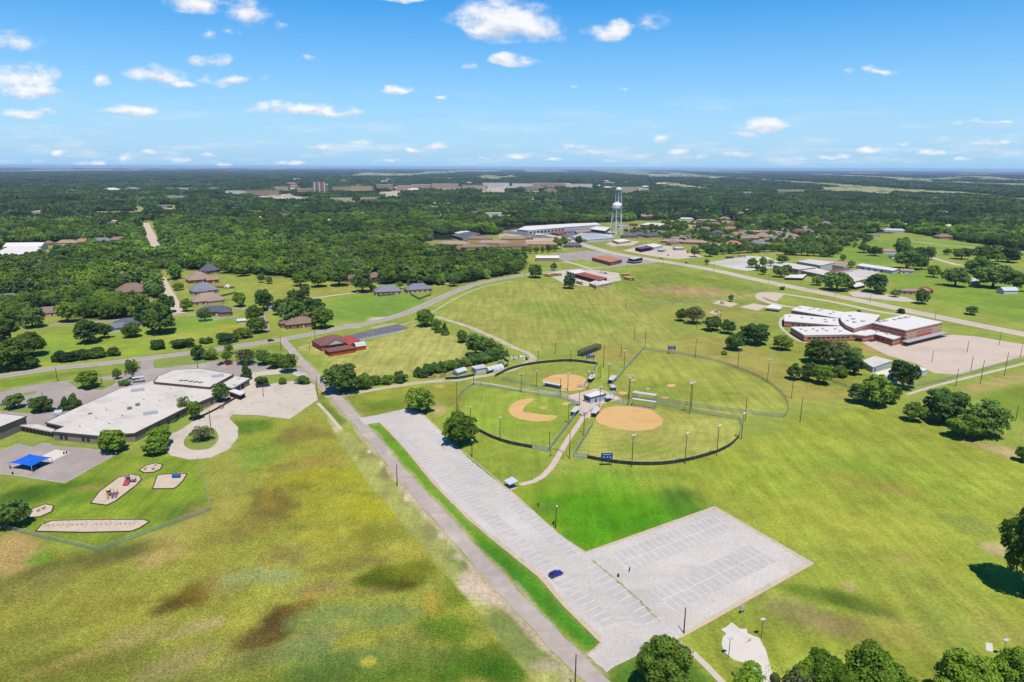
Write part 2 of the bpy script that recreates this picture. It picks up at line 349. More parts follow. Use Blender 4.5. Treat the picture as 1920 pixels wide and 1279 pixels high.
def W2(pts): return [tuple(G(*p)[:2]) for p in pts]
def smooth_line(pts, step=5.0):
    """Catmull-Rom through world points"""
    P = [np.array(p, float) for p in pts]; P = [2 * P[0] - P[1]] + P + [2 * P[-1] - P[-2]]; out = []
    for i in range(1, len(P) - 2):
        n = max(1, int(np.linalg.norm(P[i + 1] - P[i]) / step))
        for k in range(n):
            t = k / n
            out.append(0.5 * (2 * P[i] + (P[i + 1] - P[i - 1]) * t + (2 * P[i - 1] - 5 * P[i] + 4 * P[i + 1] - P[i + 2]) * t * t + (3 * P[i] - P[i - 1] - 3 * P[i + 1] + P[i + 2]) * t ** 3))
    out.append(P[-2]); return out
def strip_mesh(line, w, z, jit=0.0, off=0.0, rnd=random.Random(3)):
    mb = MB(); vs = []
    for i, p in enumerate(line):
        d = line[min(i + 1, len(line) - 1)] - line[max(i - 1, 0)]; d = d / (np.linalg.norm(d) + 1e-9); nrm = np.array([-d[1], d[0]])
        for s in (1, -1):
            q = p + nrm * (off + s * (w / 2 + rnd.uniform(-jit, jit))); vs.append((q[0], q[1], z))
    mb.add(vs, [(2 * i, 2 * i + 1, 2 * i + 3, 2 * i + 2) for i in range(len(line) - 1)]); return mb
def road(name, pts, w, material, z, label, jit=0.0, lines=(), step=5.0):
    ln = smooth_line(W2(pts), step); o = strip_mesh(ln, w, z, jit).build(name, material)
    tag(o, label, kind='structure')
    for off, lw, m in lines: strip_mesh(ln, lw, z + 0.02, 0, off).build('painted_line', m, o)
    return o
def sheet(name, pts, material, z, label, kerb=None, parent=None, smooth=False, zk=0.12, rag=0.0):
    poly = W2(pts)
    if rag:                                                  # crumbling edge
        rr = random.Random(7); P = [np.array(p) for p in poly]; out = []
        for a, b in zip(P, P[1:] + P[:1]):
            n = max(1, int(np.linalg.norm(b - a) / 1.6)); d = (b - a) / (np.linalg.norm(b - a) + 1e-9); nr = np.array([-d[1], d[0]])
            out += [tuple(a + (b - a) * k / n + nr * (rr.uniform(-rag, rag) if k else 0)) for k in range(n)]
        poly = out
    if smooth: poly = [tuple(p) for p in smooth_line(poly + poly[:1], 2.5)][:-1]
    o = MB().prism(poly, z, z, bottom=False, sides=False).build(name, material, parent)
    if label: tag(o, label, kind='structure')
    if kerb:
        c = [np.array(p) for p in poly]; c.append(c[0]); strip3(c, 0.35, zk).build('kerb', kerb, o)
    return o
def strip3(line, w, h):
    mb = MB()
    for a, b in zip(line[:-1], line[1:]):
        L = np.linalg.norm(b - a)
        if L < 0.05: continue
        mb.box(((a[0] + b[0]) / 2, (a[1] + b[1]) / 2, h / 2), (L, w, h), math.atan2(b[1] - a[1], b[0] - a[0]))
    return mb

# ------------------------------------------------------------------ the ground: one polar sheet out to the horizon, grass colour per point
rng = np.random.default_rng(11)
def vnoise(x, y, seed=0):
    xi, yi = np.floor(x).astype(np.int64), np.floor(y).astype(np.int64); fx, fy = x - xi, y - yi
    fx, fy = fx * fx * (3 - 2 * fx), fy * fy * (3 - 2 * fy)
    def h(a, b):
        n = (a * 374761393 + b * 668265263 + seed * 974711) & 0xffffffff; n = ((n ^ (n >> 13)) * 1274126177) & 0xffffffff
        return ((n ^ (n >> 16)) & 0xffff) / 65535.0
    return (h(xi, yi) * (1 - fx) + h(xi + 1, yi) * fx) * (1 - fy) + (h(xi, yi + 1) * (1 - fx) + h(xi + 1, yi + 1) * fx) * fy
def fbm(x, y, seed=0, o=4):
    return sum(vnoise(x * 2 ** k, y * 2 ** k, seed + k) / 2 ** k for k in range(o)) / sum(1 / 2 ** k for k in range(o))
def sdist(px, py, poly):
    """signed distance (negative inside) of points to a polygon"""
    P = np.array(poly); d = np.full(px.shape, 1e18); ins = np.zeros(px.shape, bool); n = len(P)
    for i in range(n):
        ax, ay = P[i]; bx, by = P[(i + 1) % n]; ex, ey = bx - ax, by - ay
        t = np.clip(((px - ax) * ex + (py - ay) * ey) / (ex * ex + ey * ey + 1e-12), 0, 1)
        d = np.minimum(d, (px - ax - t * ex) ** 2 + (py - ay - t * ey) ** 2)
        c = ((ay > py) != (by > py)); ins ^= c & (px < (bx - ax) * (py - ay) / (by - ay + 1e-12) + ax)
    d = np.sqrt(d); return np.where(ins, -d, d)

dep = np.concatenate([np.arange(52, 24, -0.22), np.arange(24, 3.4, -0.13), np.arange(3.4, 0.15, -0.055)])
rad = CAM_H / np.tan(np.radians(dep)); rad = np.concatenate([[0.01, 40], rad, [45000]])
az = np.concatenate([np.arange(-48, 48.01, 0.15), np.arange(56, 305, 8.0)]); NA = len(az); NR = len(rad)
AZ = np.radians(az); gx = (rad[:, None] * np.sin(AZ)[None]).ravel(); gy = (rad[:, None] * np.cos(AZ)[None]).ravel()
gcol = np.zeros((NR * NA, 3)); gmask = np.zeros((NR * NA, 4)); gr = np.repeat(rad, NA)
n1 = fbm(gx / 60, gy / 60, 5); n2 = fbm(gx / 14, gy / 14, 9); n3 = fbm(gx / 300, gy / 300, 21); n4 = fbm(gx / 4.5, gy / 4.5, 33, 3)
def C(c): return np.array(alb(c)) * (1.055, 1.035, 0.98)
def setc(w, c, noise=0.0):
    cc = C(c)[None] * (1 + noise * (n2 - 0.5))[:, None] if noise else C(c)[None]
    gcol[:] = gcol * (1 - w[:, None]) + cc * w[:, None]
def poly(pts, c, soft=2.0, a=1.0, noise=0.0, rag=0.0, mask=None, world=None):
    P = world or W2(pts); xs = [p[0] for p in P]; ys = [p[1] for p in P]; mrg = soft * 2 + rag + 5
    near = (gx > min(xs) - mrg) & (gx < max(xs) + mrg) & (gy > min(ys) - mrg) & (gy < max(ys) + mrg)
    w = np.zeros(gx.shape); d = sdist(gx[near], gy[near], P) + rag * (n2[near] - 0.5) * 2
    q = np.clip(0.5 - d / (2 * soft), 0, 1); w[near] = a * q * q * (3 - 2 * q)
    if c is not None: setc(w, c, noise)
    if mask is not None: gmask[:, mask[0]] = np.maximum(gmask[:, mask[0]] * (1 - w) if mask[1] == 0 else gmask[:, mask[0]], w * mask[1])
    return w
def blob(x, y, rx, ry, c, a=1.0, soft=0.6, rag=0.6, noise=0.0, rot=0.0, clip=1.0):
    m = mpp(x, y); A = rx * m; B = np.linalg.norm(G(x, y - ry) - G(x, y + ry)) / 2; c0 = G(x, y); th = math.atan2(c0[0], c0[1]) + rot
    dx, dy = gx - c0[0], gy - c0[1]; u = dx * math.cos(th) - dy * math.sin(th); v = dx * math.sin(th) + dy * math.cos(th)
    q = np.sqrt((u / A) ** 2 + (v / B) ** 2) + rag * (n2 - 0.5) + rag * 0.6 * (n1 - 0.5) + rag * 0.7 * (n4 - 0.5)
    w = np.clip((1 + soft / 2 - q) / soft, 0, 1); setc(a * w * w * (3 - 2 * w) * clip, c, noise)
def far_field(x, y):
    r = np.hypot(x, y)
    return (fbm(x / (420 + r * .03), y / (900 + r * .16), 77, 3) > np.where(r > 5200, 0.575, np.where(r > 3200, .64, .71))) & (r > 2300)
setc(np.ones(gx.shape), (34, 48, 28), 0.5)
ff = far_field(gx, gy).astype(float); setc(ff * (n1 > 0.45), (168, 170, 120), 0.4); setc(ff * (n1 <= 0.45), (112, 134, 76), 0.4)
TOWN = W2([(380, 376), (420, 352), (520, 346), (700, 345), (1000, 343), (1130, 345), (1230, 360), (1200, 368), (1000, 366), (860, 366), (640, 384), (500, 378)])
def glade(x, y):
    r = np.hypot(x, y); return (fbm(x / 90, y / 170, 57, 3) > .70) & (r > 640) & (r < 2600) & (sdist(x, y, OPENP) > 25)
tw = np.clip(.5 - sdist(gx, gy, TOWN) / 160, 0, 1) * (vnoise(gx / 110, gy / 300, 91) > .56); setc(tw, (196, 186, 168), .8)
OPEN = [(-300, 1500), (-300, 690), (0, 672), (0, 620), (90, 592), (240, 602), (330, 612), (330, 522), (420, 513), (520, 518), (600, 528), (760, 532), (860, 533), (930, 518), (985, 505), (985, 490), (950, 484), (900, 478), (810, 474), (776, 464),
        (800, 452), (860, 448), (945, 438), (1040, 420), (1140, 417), (1250, 412), (1380, 416), (1450, 430), (1620, 438), (1700, 436), (1800, 452), (1920, 470), (2300, 520), (2300, 1500)]
OPENP = W2(OPEN); setc(glade(gx, gy).astype(float) * .9, (146, 160, 78), .5)
poly(OPEN, (152, 166, 74), 6, noise=0.3, rag=8)
# town ground on the right and round the shops
poly([(940, 432), (1040, 424), (1250, 416), (1380, 420), (1450, 436), (1640, 445), (1640, 470), (1500, 480), (1440, 480), (1240, 470), (1080, 470), (960, 470)], (150, 158, 84), 6, noise=0.6, rag=10)
poly([(930, 441), (1000, 429), (1130, 424), (1160, 440), (1090, 452), (1060, 462), (960, 458)], (206, 190, 164), 5, a=.9, noise=.6, rag=8); poly([(1190, 420), (1300, 415), (1330, 424), (1200, 436)], (186, 172, 126), 5, a=.7, noise=.5, rag=8); poly([(1250, 436), (1380, 426), (1500, 428), (1560, 444), (1480, 466), (1330, 468)], (150, 150, 96), 6, a=.8, noise=1.0, rag=14)
poly([(1690, 445), (1920, 470), (2100, 490), (2100, 520), (1920, 492), (1700, 470)], (140, 164, 70), 4, noise=0.25)
poly([(1560, 452), (1680, 452), (1740, 480), (1640, 500), (1560, 475)], (132, 160, 64), 4, noise=0.3)
poly([(1650, 505), (1780, 500), (1920, 520), (2100, 550), (2100, 640), (1900, 600), (1690, 545)], (134, 162, 62), 4, noise=0.3)
blob(1720, 545, 60, 8, (150, 158, 66), .6, 1.0)
# the long mown field between the two highways
poly([(820, 592), (870, 560), (960, 530), (1100, 528), (1230, 500), (1440, 546), (1400, 560), (1200, 575), (1290, 630), (1210, 655), (1100, 640), (1000, 660), (900, 625)], (164, 168, 84), 4, noise=0.25, mask=(0, 1))
poly([(1140, 520), (1240, 502), (1440, 545), (1330, 560), (1180, 572)], (132, 150, 58), 4, a=.85, noise=0.3)
blob(1290, 547, 80, 11, (190, 160, 116), .8, .9, 1.1, .5); blob(1170, 560, 40, 8, (172, 160, 92), .5, 1, .8); blob(1120, 550, 50, 6, (160, 160, 78), .5, 1)
blob(1010, 575, 60, 12, (136, 158, 62), .6, 1.2); blob(1100, 600, 70, 12, (134, 158, 58), .6, 1.2); blob(930, 590, 50, 10, (168, 172, 86), .5, 1.2)
# slope right of the diamonds
poly([(1205, 655), (1300, 628), (1400, 640), (1500, 690), (1560, 720), (1640, 750), (1560, 752), (1480, 760), (1440, 712), (1380, 690), (1300, 668)], (170, 160, 84), 4, a=.8, noise=0.4, rag=5)
poly([(1440, 640), (1560, 640), (1650, 680), (1620, 740), (1500, 720)], (150, 156, 66), 5, a=.8, noise=.4)
blob(1150, 665, 45, 14, (178, 160, 90), .7, 1); blob(1330, 590, 90, 14, (164, 154, 80), .6, 1.2); blob(1380, 575, 90, 10, (150, 150, 76), .6, 1.2)
# big lawn on the right
poly([(1100, 880), (1400, 830), (1480, 790), (1640, 760), (1920, 860), (2200, 960), (2200, 1500), (1180, 1500), (1290, 1190), (1526, 1057), (1340, 950), (1100, 1036), (960, 920)], (158, 170, 66), 6, noise=0.25, mask=(2, .8))
for b in [(1700, 900, 120, 30, (146, 168, 60), .7), (1560, 870, 90, 20, (150, 172, 62), .7), (1660, 1000, 130, 40, (166, 170, 70), .6), (1820, 1050, 70, 30, (150, 164, 62), .6), (1500, 960, 60, 40, (164, 172, 66), .6), (1750, 1120, 120, 40, (168, 176, 78), .6),
          (1690, 1180, 60, 25, (184, 174, 92), .6), (1800, 1180, 90, 40, (156, 172, 76), .6), (1870, 1175, 50, 25, (172, 166, 84), .6), (1600, 900, 60, 12, (176, 164, 78), .5), (1690, 920, 40, 10, (178, 162, 78), .6), (1820, 985, 60, 14, (134, 152, 72), .7),
          (1530, 1115, 70, 14, (96, 122, 40), .8), (1600, 1128, 50, 14, (92, 118, 42), .75), (1640, 1145, 40, 8, (110, 130, 56), .6), (1500, 1150, 70, 26, (138, 136, 84), .9), (1560, 1170, 60, 22, (150, 134, 86), .8), (1400, 1170, 60, 20, (132, 148, 56), .6), (1700, 1050, 26, 6, (176, 150, 96), .6), (1590, 1100, 14, 8, (190, 165, 120), .8),  # the dark arc among these patches paints in the shading of a mound
          (1868, 1030, 22, 9, (196, 172, 140), .8), (1855, 838, 40, 6, (200, 172, 130), .7), (1890, 852, 20, 5, (204, 178, 140), .8), (1330, 870, 60, 14, (148, 168, 58), .6), (1430, 900, 70, 25, (150, 170, 60), .6), (1660, 1070, 130, 30, (160, 172, 74), .5)]: blob(*b, 1.1, .7)
# lush patch above the right lot
for b in [(1120, 965, 140, 60, (112, 164, 20), .9), (1200, 960, 105, 34, (94, 158, 8), .9), (1075, 955, 60, 30, (86, 148, 14), .85), (1110, 1010, 50, 22, (88, 154, 8), .9), (1275, 935, 36, 20, (78, 124, 36), .9), (1180, 985, 60, 16, (80, 150, 4), .8), (1240, 890, 70, 14, (146, 166, 58), .6),
          (1290, 965, 50, 10, (84, 140, 30), .9), (1040, 905, 60, 14, (136, 166, 52), .7), (1130, 900, 60, 16, (122, 166, 46), .8), (1180, 885, 120, 8, (132, 158, 58), .6), (1025, 955, 30, 12, (104, 136, 52), .7)]: blob(*b, 1.5, .35)
# diamonds
for pl, c, mk in [([(865, 760), (890, 728), (960, 728), (1060, 742), (1085, 768), (1028, 845), (960, 834), (890, 806)], (150, 170, 66), (0, .7)), ([(930, 706), (985, 688), (1070, 682), (1118, 690), (1095, 740), (980, 735)], (152, 166, 74), (0, .6)),
              ([(1145, 735), (1208, 660), (1300, 672), (1390, 698), (1450, 730), (1476, 762), (1380, 785), (1225, 750)], (164, 170, 78), (0, .9)), ([(1110, 795), (1160, 755), (1385, 790), (1380, 825), (1320, 856), (1240, 870), (1103, 858), (1080, 855)], (176, 178, 90), (1, 1))]:
    poly(pl, c, 1.5, noise=0.2); poly(pl, None, 1.5, mask=mk)
blob(1290, 735, 90, 14, (134, 154, 56), .6, 1.2); blob(1200, 840, 80, 10, (140, 160, 56), .5, 1.2); blob(930, 790, 40, 14, (150, 176, 60), .6, 1.2); blob(1000, 700, 50, 8, (162, 164, 80), .5, 1)
# grass left of the diamonds and the church field
poly([(650, 745), (700, 730), (800, 722), (860, 720), (880, 760), (760, 768), (690, 785)], (150, 158, 62), 3, noise=0.35)
blob(720, 758, 40, 10, (108, 140, 44), .8, 1); blob(800, 735, 60, 10, (160, 160, 64), .6, 1)
poly([(555, 655), (600, 640), (700, 640), (780, 605), (880, 640), (860, 680), (760, 705), (640, 705)], (178, 178, 98), 3, noise=0.25, mask=(2, 1))
blob(640, 695, 50, 14, (188, 182, 100), .5, 1); blob(590, 680, 30, 18, (140, 164, 60), .7, 1)
poly([(795, 775), (850, 832), (963, 925), (1030, 870), (1010, 845), (890, 815), (865, 770)], (148, 166, 62), 2, noise=0.25, mask=(0, .6))
# fields left of the curve
poly([(590, 580), (650, 555), (780, 552), (800, 565), (740, 590), (640, 612), (600, 605)], (130, 164, 66), 3, noise=0.25)
poly([(420, 515), (560, 522), (690, 535), (760, 540), (660, 556), (560, 560), (470, 550), (430, 535)], (160, 166, 76), 4, noise=0.35)
blob(460, 525, 50, 6, (150, 164, 66), .7, 1); blob(650, 606, 24, 4, (182, 162, 104), .6, 1); blob(705, 598, 16, 3, (232, 214, 180), .9, 1); blob(660, 612, 14, 3, (232, 210, 176), .9, 1); blob(600, 570, 40, 8, (134, 160, 64), .5, 1)
poly([(330, 592), (360, 590), (400, 600), (470, 592), (490, 605), (420, 618), (340, 625), (310, 615)], (134, 164, 62), 2, noise=0.25)
poly([(60, 640), (130, 612), (260, 618), (400, 618), (490, 600), (500, 625), (380, 650), (200, 672), (80, 690)], (150, 172, 66), 3, noise=0.25)
blob(440, 614, 46, 5, (190, 170, 70), .7, 1.2, .8); blob(330, 632, 80, 8, (172, 172, 80), .6, 1); blob(100, 660, 30, 12, (128, 170, 56), .6, 1)
poly([(0, 712), (260, 685), (262, 678), (200, 690), (0, 730)], (124, 150, 52), 2)
poly([(290, 688), (300, 675), (420, 660), (520, 648), (540, 660), (420, 668), (340, 685)], (128, 150, 56), 2)
# school lawns
poly([(0, 905), (122, 905), (220, 852), (300, 855), (370, 862), (395, 955), (185, 1035), (0, 990)], (132, 156, 50), 3, noise=0.3, mask=(0, .9))
for b in [(100, 920, 60, 14, (84, 122, 34), .8), (150, 935, 40, 10, (100, 140, 42), .7), (30, 930, 40, 14, (66, 100, 34), .8), (340, 960, 50, 20, (92, 118, 44), .8), (300, 900, 50, 8, (168, 172, 76), .6), (180, 970, 100, 10, (136, 160, 44), .6), (165, 915, 26, 6, (168, 150, 84), .6), (230, 880, 40, 12, (150, 164, 64), .6), (160, 1010, 80, 8, (150, 164, 66), .6)]: blob(*b, 1.2, .7)
# tall meadow in the left foreground
MEADOW = [(545, 788), (585, 765), (604, 768), (640, 832), (690, 905), (800, 1032), (900, 1152), (1015, 1295), (1060, 1400), (-300, 1500), (-300, 1000), (0, 1000), (183, 1046), (300, 1010), (402, 962), (384, 868), (430, 846), (446, 815), (436, 786), (484, 782)]
poly(MEADOW, (154, 156, 64), 2.5, noise=0.5, mask=(3, 1))
for b in [(500, 830, 50, 24, (136, 152, 56), .8), (470, 800, 40, 12, (86, 126, 36), .8), (480, 865, 40, 26, (128, 158, 58), .7), (430, 900, 26, 60, (164, 162, 80), .6), (560, 815, 44, 14, (128, 112, 58), .7), (530, 880, 40, 12, (146, 134, 66), .6), (600, 865, 50, 14, (172, 150, 72), .6), (590, 900, 80, 22, (172, 170, 50), .75), (680, 900, 40, 30, (164, 168, 50), .7),
          (610, 950, 70, 24, (174, 172, 58), .7), (700, 960, 60, 24, (176, 174, 46), .8), (620, 1005, 60, 16, (186, 182, 66), .75), (760, 1030, 50, 18, (186, 180, 76), .75), (700, 1000, 60, 14, (140, 140, 44), .7), (505, 945, 40, 30, (120, 106, 54), .8), (470, 985, 50, 20, (136, 122, 62), .7), (545, 915, 40, 10, (126, 120, 50), .6),
          (400, 960, 60, 16, (176, 162, 84), .6), (330, 1000, 60, 18, (184, 166, 92), .6), (300, 1040, 50, 20, (192, 166, 106), .7), (140, 1060, 130, 18, (106, 108, 52), .85), (230, 1045, 70, 10, (116, 112, 58), .7), (20, 1035, 44, 34, (196, 164, 110), .85), (75, 1045, 24, 10, (120, 160, 50), .8), (60, 1100, 90, 20, (142, 140, 70), .7), (140, 1110, 70, 16, (150, 150, 66), .6), (200, 1150, 110, 24, (152, 146, 60), .6),
          (340, 1125, 50, 20, (106, 88, 32), .95), (310, 1140, 30, 12, (96, 82, 42), .75), (370, 1105, 26, 14, (126, 106, 30), .8), (430, 1090, 50, 20, (160, 148, 84), .6), (420, 1010, 70, 16, (140, 132, 66), .6), (540, 1040, 50, 22, (138, 124, 74), .7), (470, 1080, 40, 14, (152, 166, 100), .7), (530, 1080, 36, 20, (156, 166, 110), .7),
          (520, 1160, 38, 26, (86, 68, 36), .95), (490, 1195, 42, 22, (92, 74, 40), .85), (560, 1140, 30, 14, (112, 92, 40), .7), (600, 1100, 60, 14, (152, 132, 84), .7), (640, 1060, 70, 14, (134, 126, 66), .7), (720, 1085, 62, 20, (84, 100, 22), .95), (740, 1100, 50, 10, (76, 76, 26), .8), (680, 1110, 50, 8, (140, 130, 70), .6), (770, 1070, 40, 16, (112, 122, 30), .8),
          (640, 1150, 90, 22, (126, 146, 82), .75), (720, 1160, 70, 20, (120, 144, 78), .7), (560, 1220, 70, 20, (124, 146, 92), .8), (650, 1240, 100, 24, (96, 128, 66), .8), (440, 1250, 80, 20, (136, 128, 84), .7), (330, 1240, 70, 24, (150, 138, 94), .7), (360, 1180, 60, 12, (176, 160, 112), .6), (840, 1180, 60, 30, (90, 124, 30), .85), (880, 1240, 70, 30, (72, 116, 26), .85), (800, 1230, 60, 26, (104, 124, 52), .7), (950, 1260, 40, 20, (64, 108, 24), .8), (860, 1110, 26, 30, (102, 128, 30), .7), (760, 1200, 50, 20, (130, 140, 70), .6),
          (200, 1230, 110, 30, (140, 134, 66), .7), (90, 1190, 90, 20, (136, 142, 64), .7), (60, 1250, 90, 18, (114, 122, 46), .7), (250, 1190, 60, 14, (172, 160, 96), .6), (120, 1240, 50, 8, (166, 152, 80), .6), (700, 1255, 60, 16, (110, 138, 56), .7), (420, 1270, 160, 30, (116, 130, 52), .6), (160, 1275, 160, 26, (112, 126, 48), .6), (560, 1275, 120, 26, (88, 118, 40), .6), (760, 1275, 90, 26, (80, 120, 34), .7), (610, 1190, 60, 10, (140, 140, 90), .6), (690, 1240, 14, 10, (196, 190, 70), .7), (600, 1270, 60, 14, (90, 116, 50), .7)]: blob(*b, .95, .95)
for x, y, rx, ry in [(505, 918, 8, 16), (515, 905, 5, 8), (500, 875, 8, 5), (496, 1033, 16, 6), (503, 1062, 6, 5), (806, 1130, 10, 16), (818, 1150, 6, 8), (585, 1050, 8, 4), (590, 1115, 18, 5), (700, 1245, 10, 5)]: blob(x, y, rx, ry, (190, 160, 56), .38, 1.5, 2.6)
# mown verge between meadow and lane, and the strip by the lot
wv_ = poly([(604, 768), (625, 790), (700, 845), (800, 965), (930, 1120), (1100, 1290), (1015, 1295), (900, 1152), (800, 1032), (690, 905), (640, 832)], (170, 174, 98), .7, noise=.25, mask=(0, .8)); gmask[:, 3] *= 1 - wv_
for b in [(870, 1045, 40, 22, (124, 142, 76), .8), (960, 1180, 60, 40, (120, 138, 74), .8), (1010, 1230, 40, 30, (120, 138, 76), .7), (700, 850, 26, 14, (146, 140, 84), .7), (730, 880, 16, 14, (124, 120, 80), .7), (810, 990, 20, 16, (152, 144, 96), .7), (905, 1092, 40, 30, (216, 196, 174), .95), (935, 1120, 26, 18, (206, 184, 164), .8), (868, 1042, 20, 8, (206, 190, 168), .7), (832, 1004, 10, 6, (226, 206, 190), .9), (797, 962, 8, 5, (226, 206, 180), .9), (766, 933, 7, 6, (232, 206, 180), .8), (716, 871, 6, 4, (232, 210, 186), .9), (692, 847, 5, 3, (230, 210, 186), .9), (870, 1035, 9, 5, (222, 204, 190), .8), (1035, 1250, 40, 14, (196, 178, 158), .7), (620, 800, 16, 10, (206, 184, 146), .7), (1060, 1270, 20, 12, (190, 170, 150), .7)]: blob(*b, .9, 1.3, clip=wv_)
poly([(686, 800), (712, 795), (762, 848), (812, 910), (880, 982), (960, 1045), (1010, 1086), (1060, 1146), (1122, 1206), (1100, 1216), (1020, 1150), (960, 1090), (830, 950), (740, 850)], (112, 158, 44), 1.2, noise=.25, mask=(0, .5))
poly([(900, 1010), (960, 1050), (1060, 1146), (1122, 1206), (1100, 1216), (1000, 1130), (900, 1030)], (62, 132, 34), 5, a=.9); blob(800, 925, 20, 14, (140, 166, 60), .6, 1)
poly([(600, 760), (606, 752), (650, 790), (636, 800)], (112, 136, 48), 2); poly([(653, 745), (690, 795), (680, 786), (640, 745)], (96, 140, 42), 2)
poly([(1150, 1250), (1230, 1212), (1300, 1240), (1360, 1290), (1360, 1400), (1160, 1400), (1140, 1270)], (92, 128, 44), 3); poly([(1290, 1192), (1400, 1130), (1480, 1170), (1420, 1280), (1350, 1262)], (146, 158, 62), 4, noise=.3)
for b in [(785, 775, 34, 12, (190, 160, 110), .6), (822, 767, 14, 10, (200, 176, 130), .7), (825, 725, 10, 4, (214, 190, 110), .8), (583, 738, 10, 18, (140, 108, 80), .7), (600, 745, 14, 8, (110, 120, 50), .6), (1640, 655, 30, 8, (196, 150, 104), .7)]: blob(*b, .9, .9)
poly([(1800, 726), (1920, 696), (2100, 655), (2100, 690), (1920, 716), (1815, 740)], (182, 164, 104), 3, a=.85, rag=3); poly([(1830, 745), (1920, 722), (2100, 700), (2100, 900), (1920, 790)], (132, 152, 56), 4, noise=.3)

lane_pts = smooth_line(W2([(566, 678), (605, 718), (652, 768), (709, 835), (775, 913), (845, 990), (930, 1085), (1020, 1180), (1116, 1275)]), 6)
for sd, wd, cc_, al in ((1, 1.6, (206, 188, 164), .75), (-1, 1.0, (198, 184, 150), .6)):
    L_ = [p for p in lane_pts]; out_ = []
    for i, p in enumerate(L_):
        d = L_[min(i + 1, len(L_) - 1)] - L_[max(i - 1, 0)]; d = d / np.linalg.norm(d); nrm = np.array([-d[1], d[0]]); out_.append((p - nrm * sd * 2.5, p - nrm * sd * (2.9 + wd)))
    poly(None, cc_, .8, al, noise=.5, rag=2.2, world=[tuple(a) for a, b in out_] + [tuple(b) for a, b in out_][::-1])
verts = np.stack([gx, gy, np.zeros_like(gx)], 1)
ii = np.arange(NR - 1)[:, None]; jj = np.arange(NA)[None]; j2 = (jj + 1) % NA
faces = np.stack([ii * NA + jj, (ii + 1) * NA + jj, (ii + 1) * NA + j2, ii * NA + j2], -1).reshape(-1, 4)[:, ::-1]
me = bpy.data.meshes.new('ground'); me.vertices.add(len(verts)); me.vertices.foreach_set('co', verts.ravel())
me.loops.add(faces.size); me.loops.foreach_set('vertex_index', faces.ravel().astype(np.int32)); me.polygons.add(len(faces))
me.polygons.foreach_set('loop_start', np.arange(0, faces.size, 4, dtype=np.int32)); me.polygons.foreach_set('loop_total', np.full(len(faces), 4, dtype=np.int32)); me.update(calc_edges=True)
for nm, arr in (('grass', np.concatenate([gcol, np.ones((len(gcol), 1))], 1)), ('mown', gmask)):
    a = me.color_attributes.new(nm, 'FLOAT_COLOR', 'POINT'); a.data.foreach_set('color', arr.astype(np.float32).ravel())
def ground_material():
    m = bpy.data.materials.new('ground'); m.use_nodes = True; t = NT(m.node_tree); b = t.n['Principled BSDF']
    col = t.new('ShaderNodeAttribute', attribute_name='grass').outputs['Color']; mk = t.new('ShaderNodeAttribute', attribute_name='mown')
    sp = t.new('ShaderNodeSeparateColor', {0: mk.outputs['Color']}); R, Gm, B = sp.outputs; A = mk.outputs['Alpha']
    pos = t.new('ShaderNodeNewGeometry').outputs['Position']
    def streak(ang, across, along, sc=1.0):
        mp = t.new('ShaderNodeMapping', {'Vector': pos, 'Rotation': (0, 0, ang), 'Scale': (across, along, 1)}); return t.noise(mp.outputs[0], 1.0, 3, 0.6)
    s1 = streak(math.radians(62), 0.30, 0.022); s2 = streak(-BEAR - .5, 0.26, 0.03)
    hm = G(1112, 792); hv = t.new('ShaderNodeVectorMath', {0: pos, 1: (hm[0], hm[1], 0)}, operation='DISTANCE').outputs['Value']
    ring = t.m('SINE', t.m('MULTIPLY_ADD', t.noise(pos, 0.05, 2), 3.0, t.m('MULTIPLY', hv, 1.35)))
    fine = t.noise(pos, 0.9, 3, 0.75); mid = t.noise(pos, 0.12, 3, 0.65); big = t.noise(pos, 0.022, 2, 0.5); tuft = t.noise(pos, 1.9, 2, 0.8); wisp = streak(.9, .4, .22)
    k = t.mr(fine, 0.32, 0.68, 0.74, 1.26); k = t.m('MULTIPLY', k, t.mr(mid, 0.25, 0.75, 0.80, 1.20)); k = t.m('MULTIPLY', k, t.mr(big, 0.3, 0.7, 0.88, 1.12))
    for w, s, lo, hi, am in ((R, s1, 0.3, 0.7, 0.20), (B, s2, 0.3, 0.7, 0.2), (Gm, ring, -1, 1, 0.055), (A, tuft, 0.34, 0.66, 0.44), (A, wisp, 0.3, 0.7, 0.12)):
        k = t.m('MULTIPLY', k, t.m('ADD', 1.0, t.m('MULTIPLY', w, t.mr(s, lo, hi, -am, am))))
    cc = t.new('ShaderNodeVectorMath', {0: col, 1: k}, operation='MULTIPLY').outputs[0]
    dry = t.mr(t.noise(pos, 0.09, 4, 0.7), 0.5, 0.72, 0, 0.6); hue = t.new('ShaderNodeVectorMath', {0: cc, 1: (1.22, 1.02, 1.1)}, operation='MULTIPLY').outputs[0]
    cc = t.mix(dry, cc, hue)
    t.put(b.inputs['Base Color'], cc); b.inputs['Roughness'].default_value = 0.95; b.inputs['Specular IOR Level'].default_value = 0.05
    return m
ground = obj('ground', me, ground_material()); tag(ground, 'grass land reaching out to the wooded horizon', kind='structure')

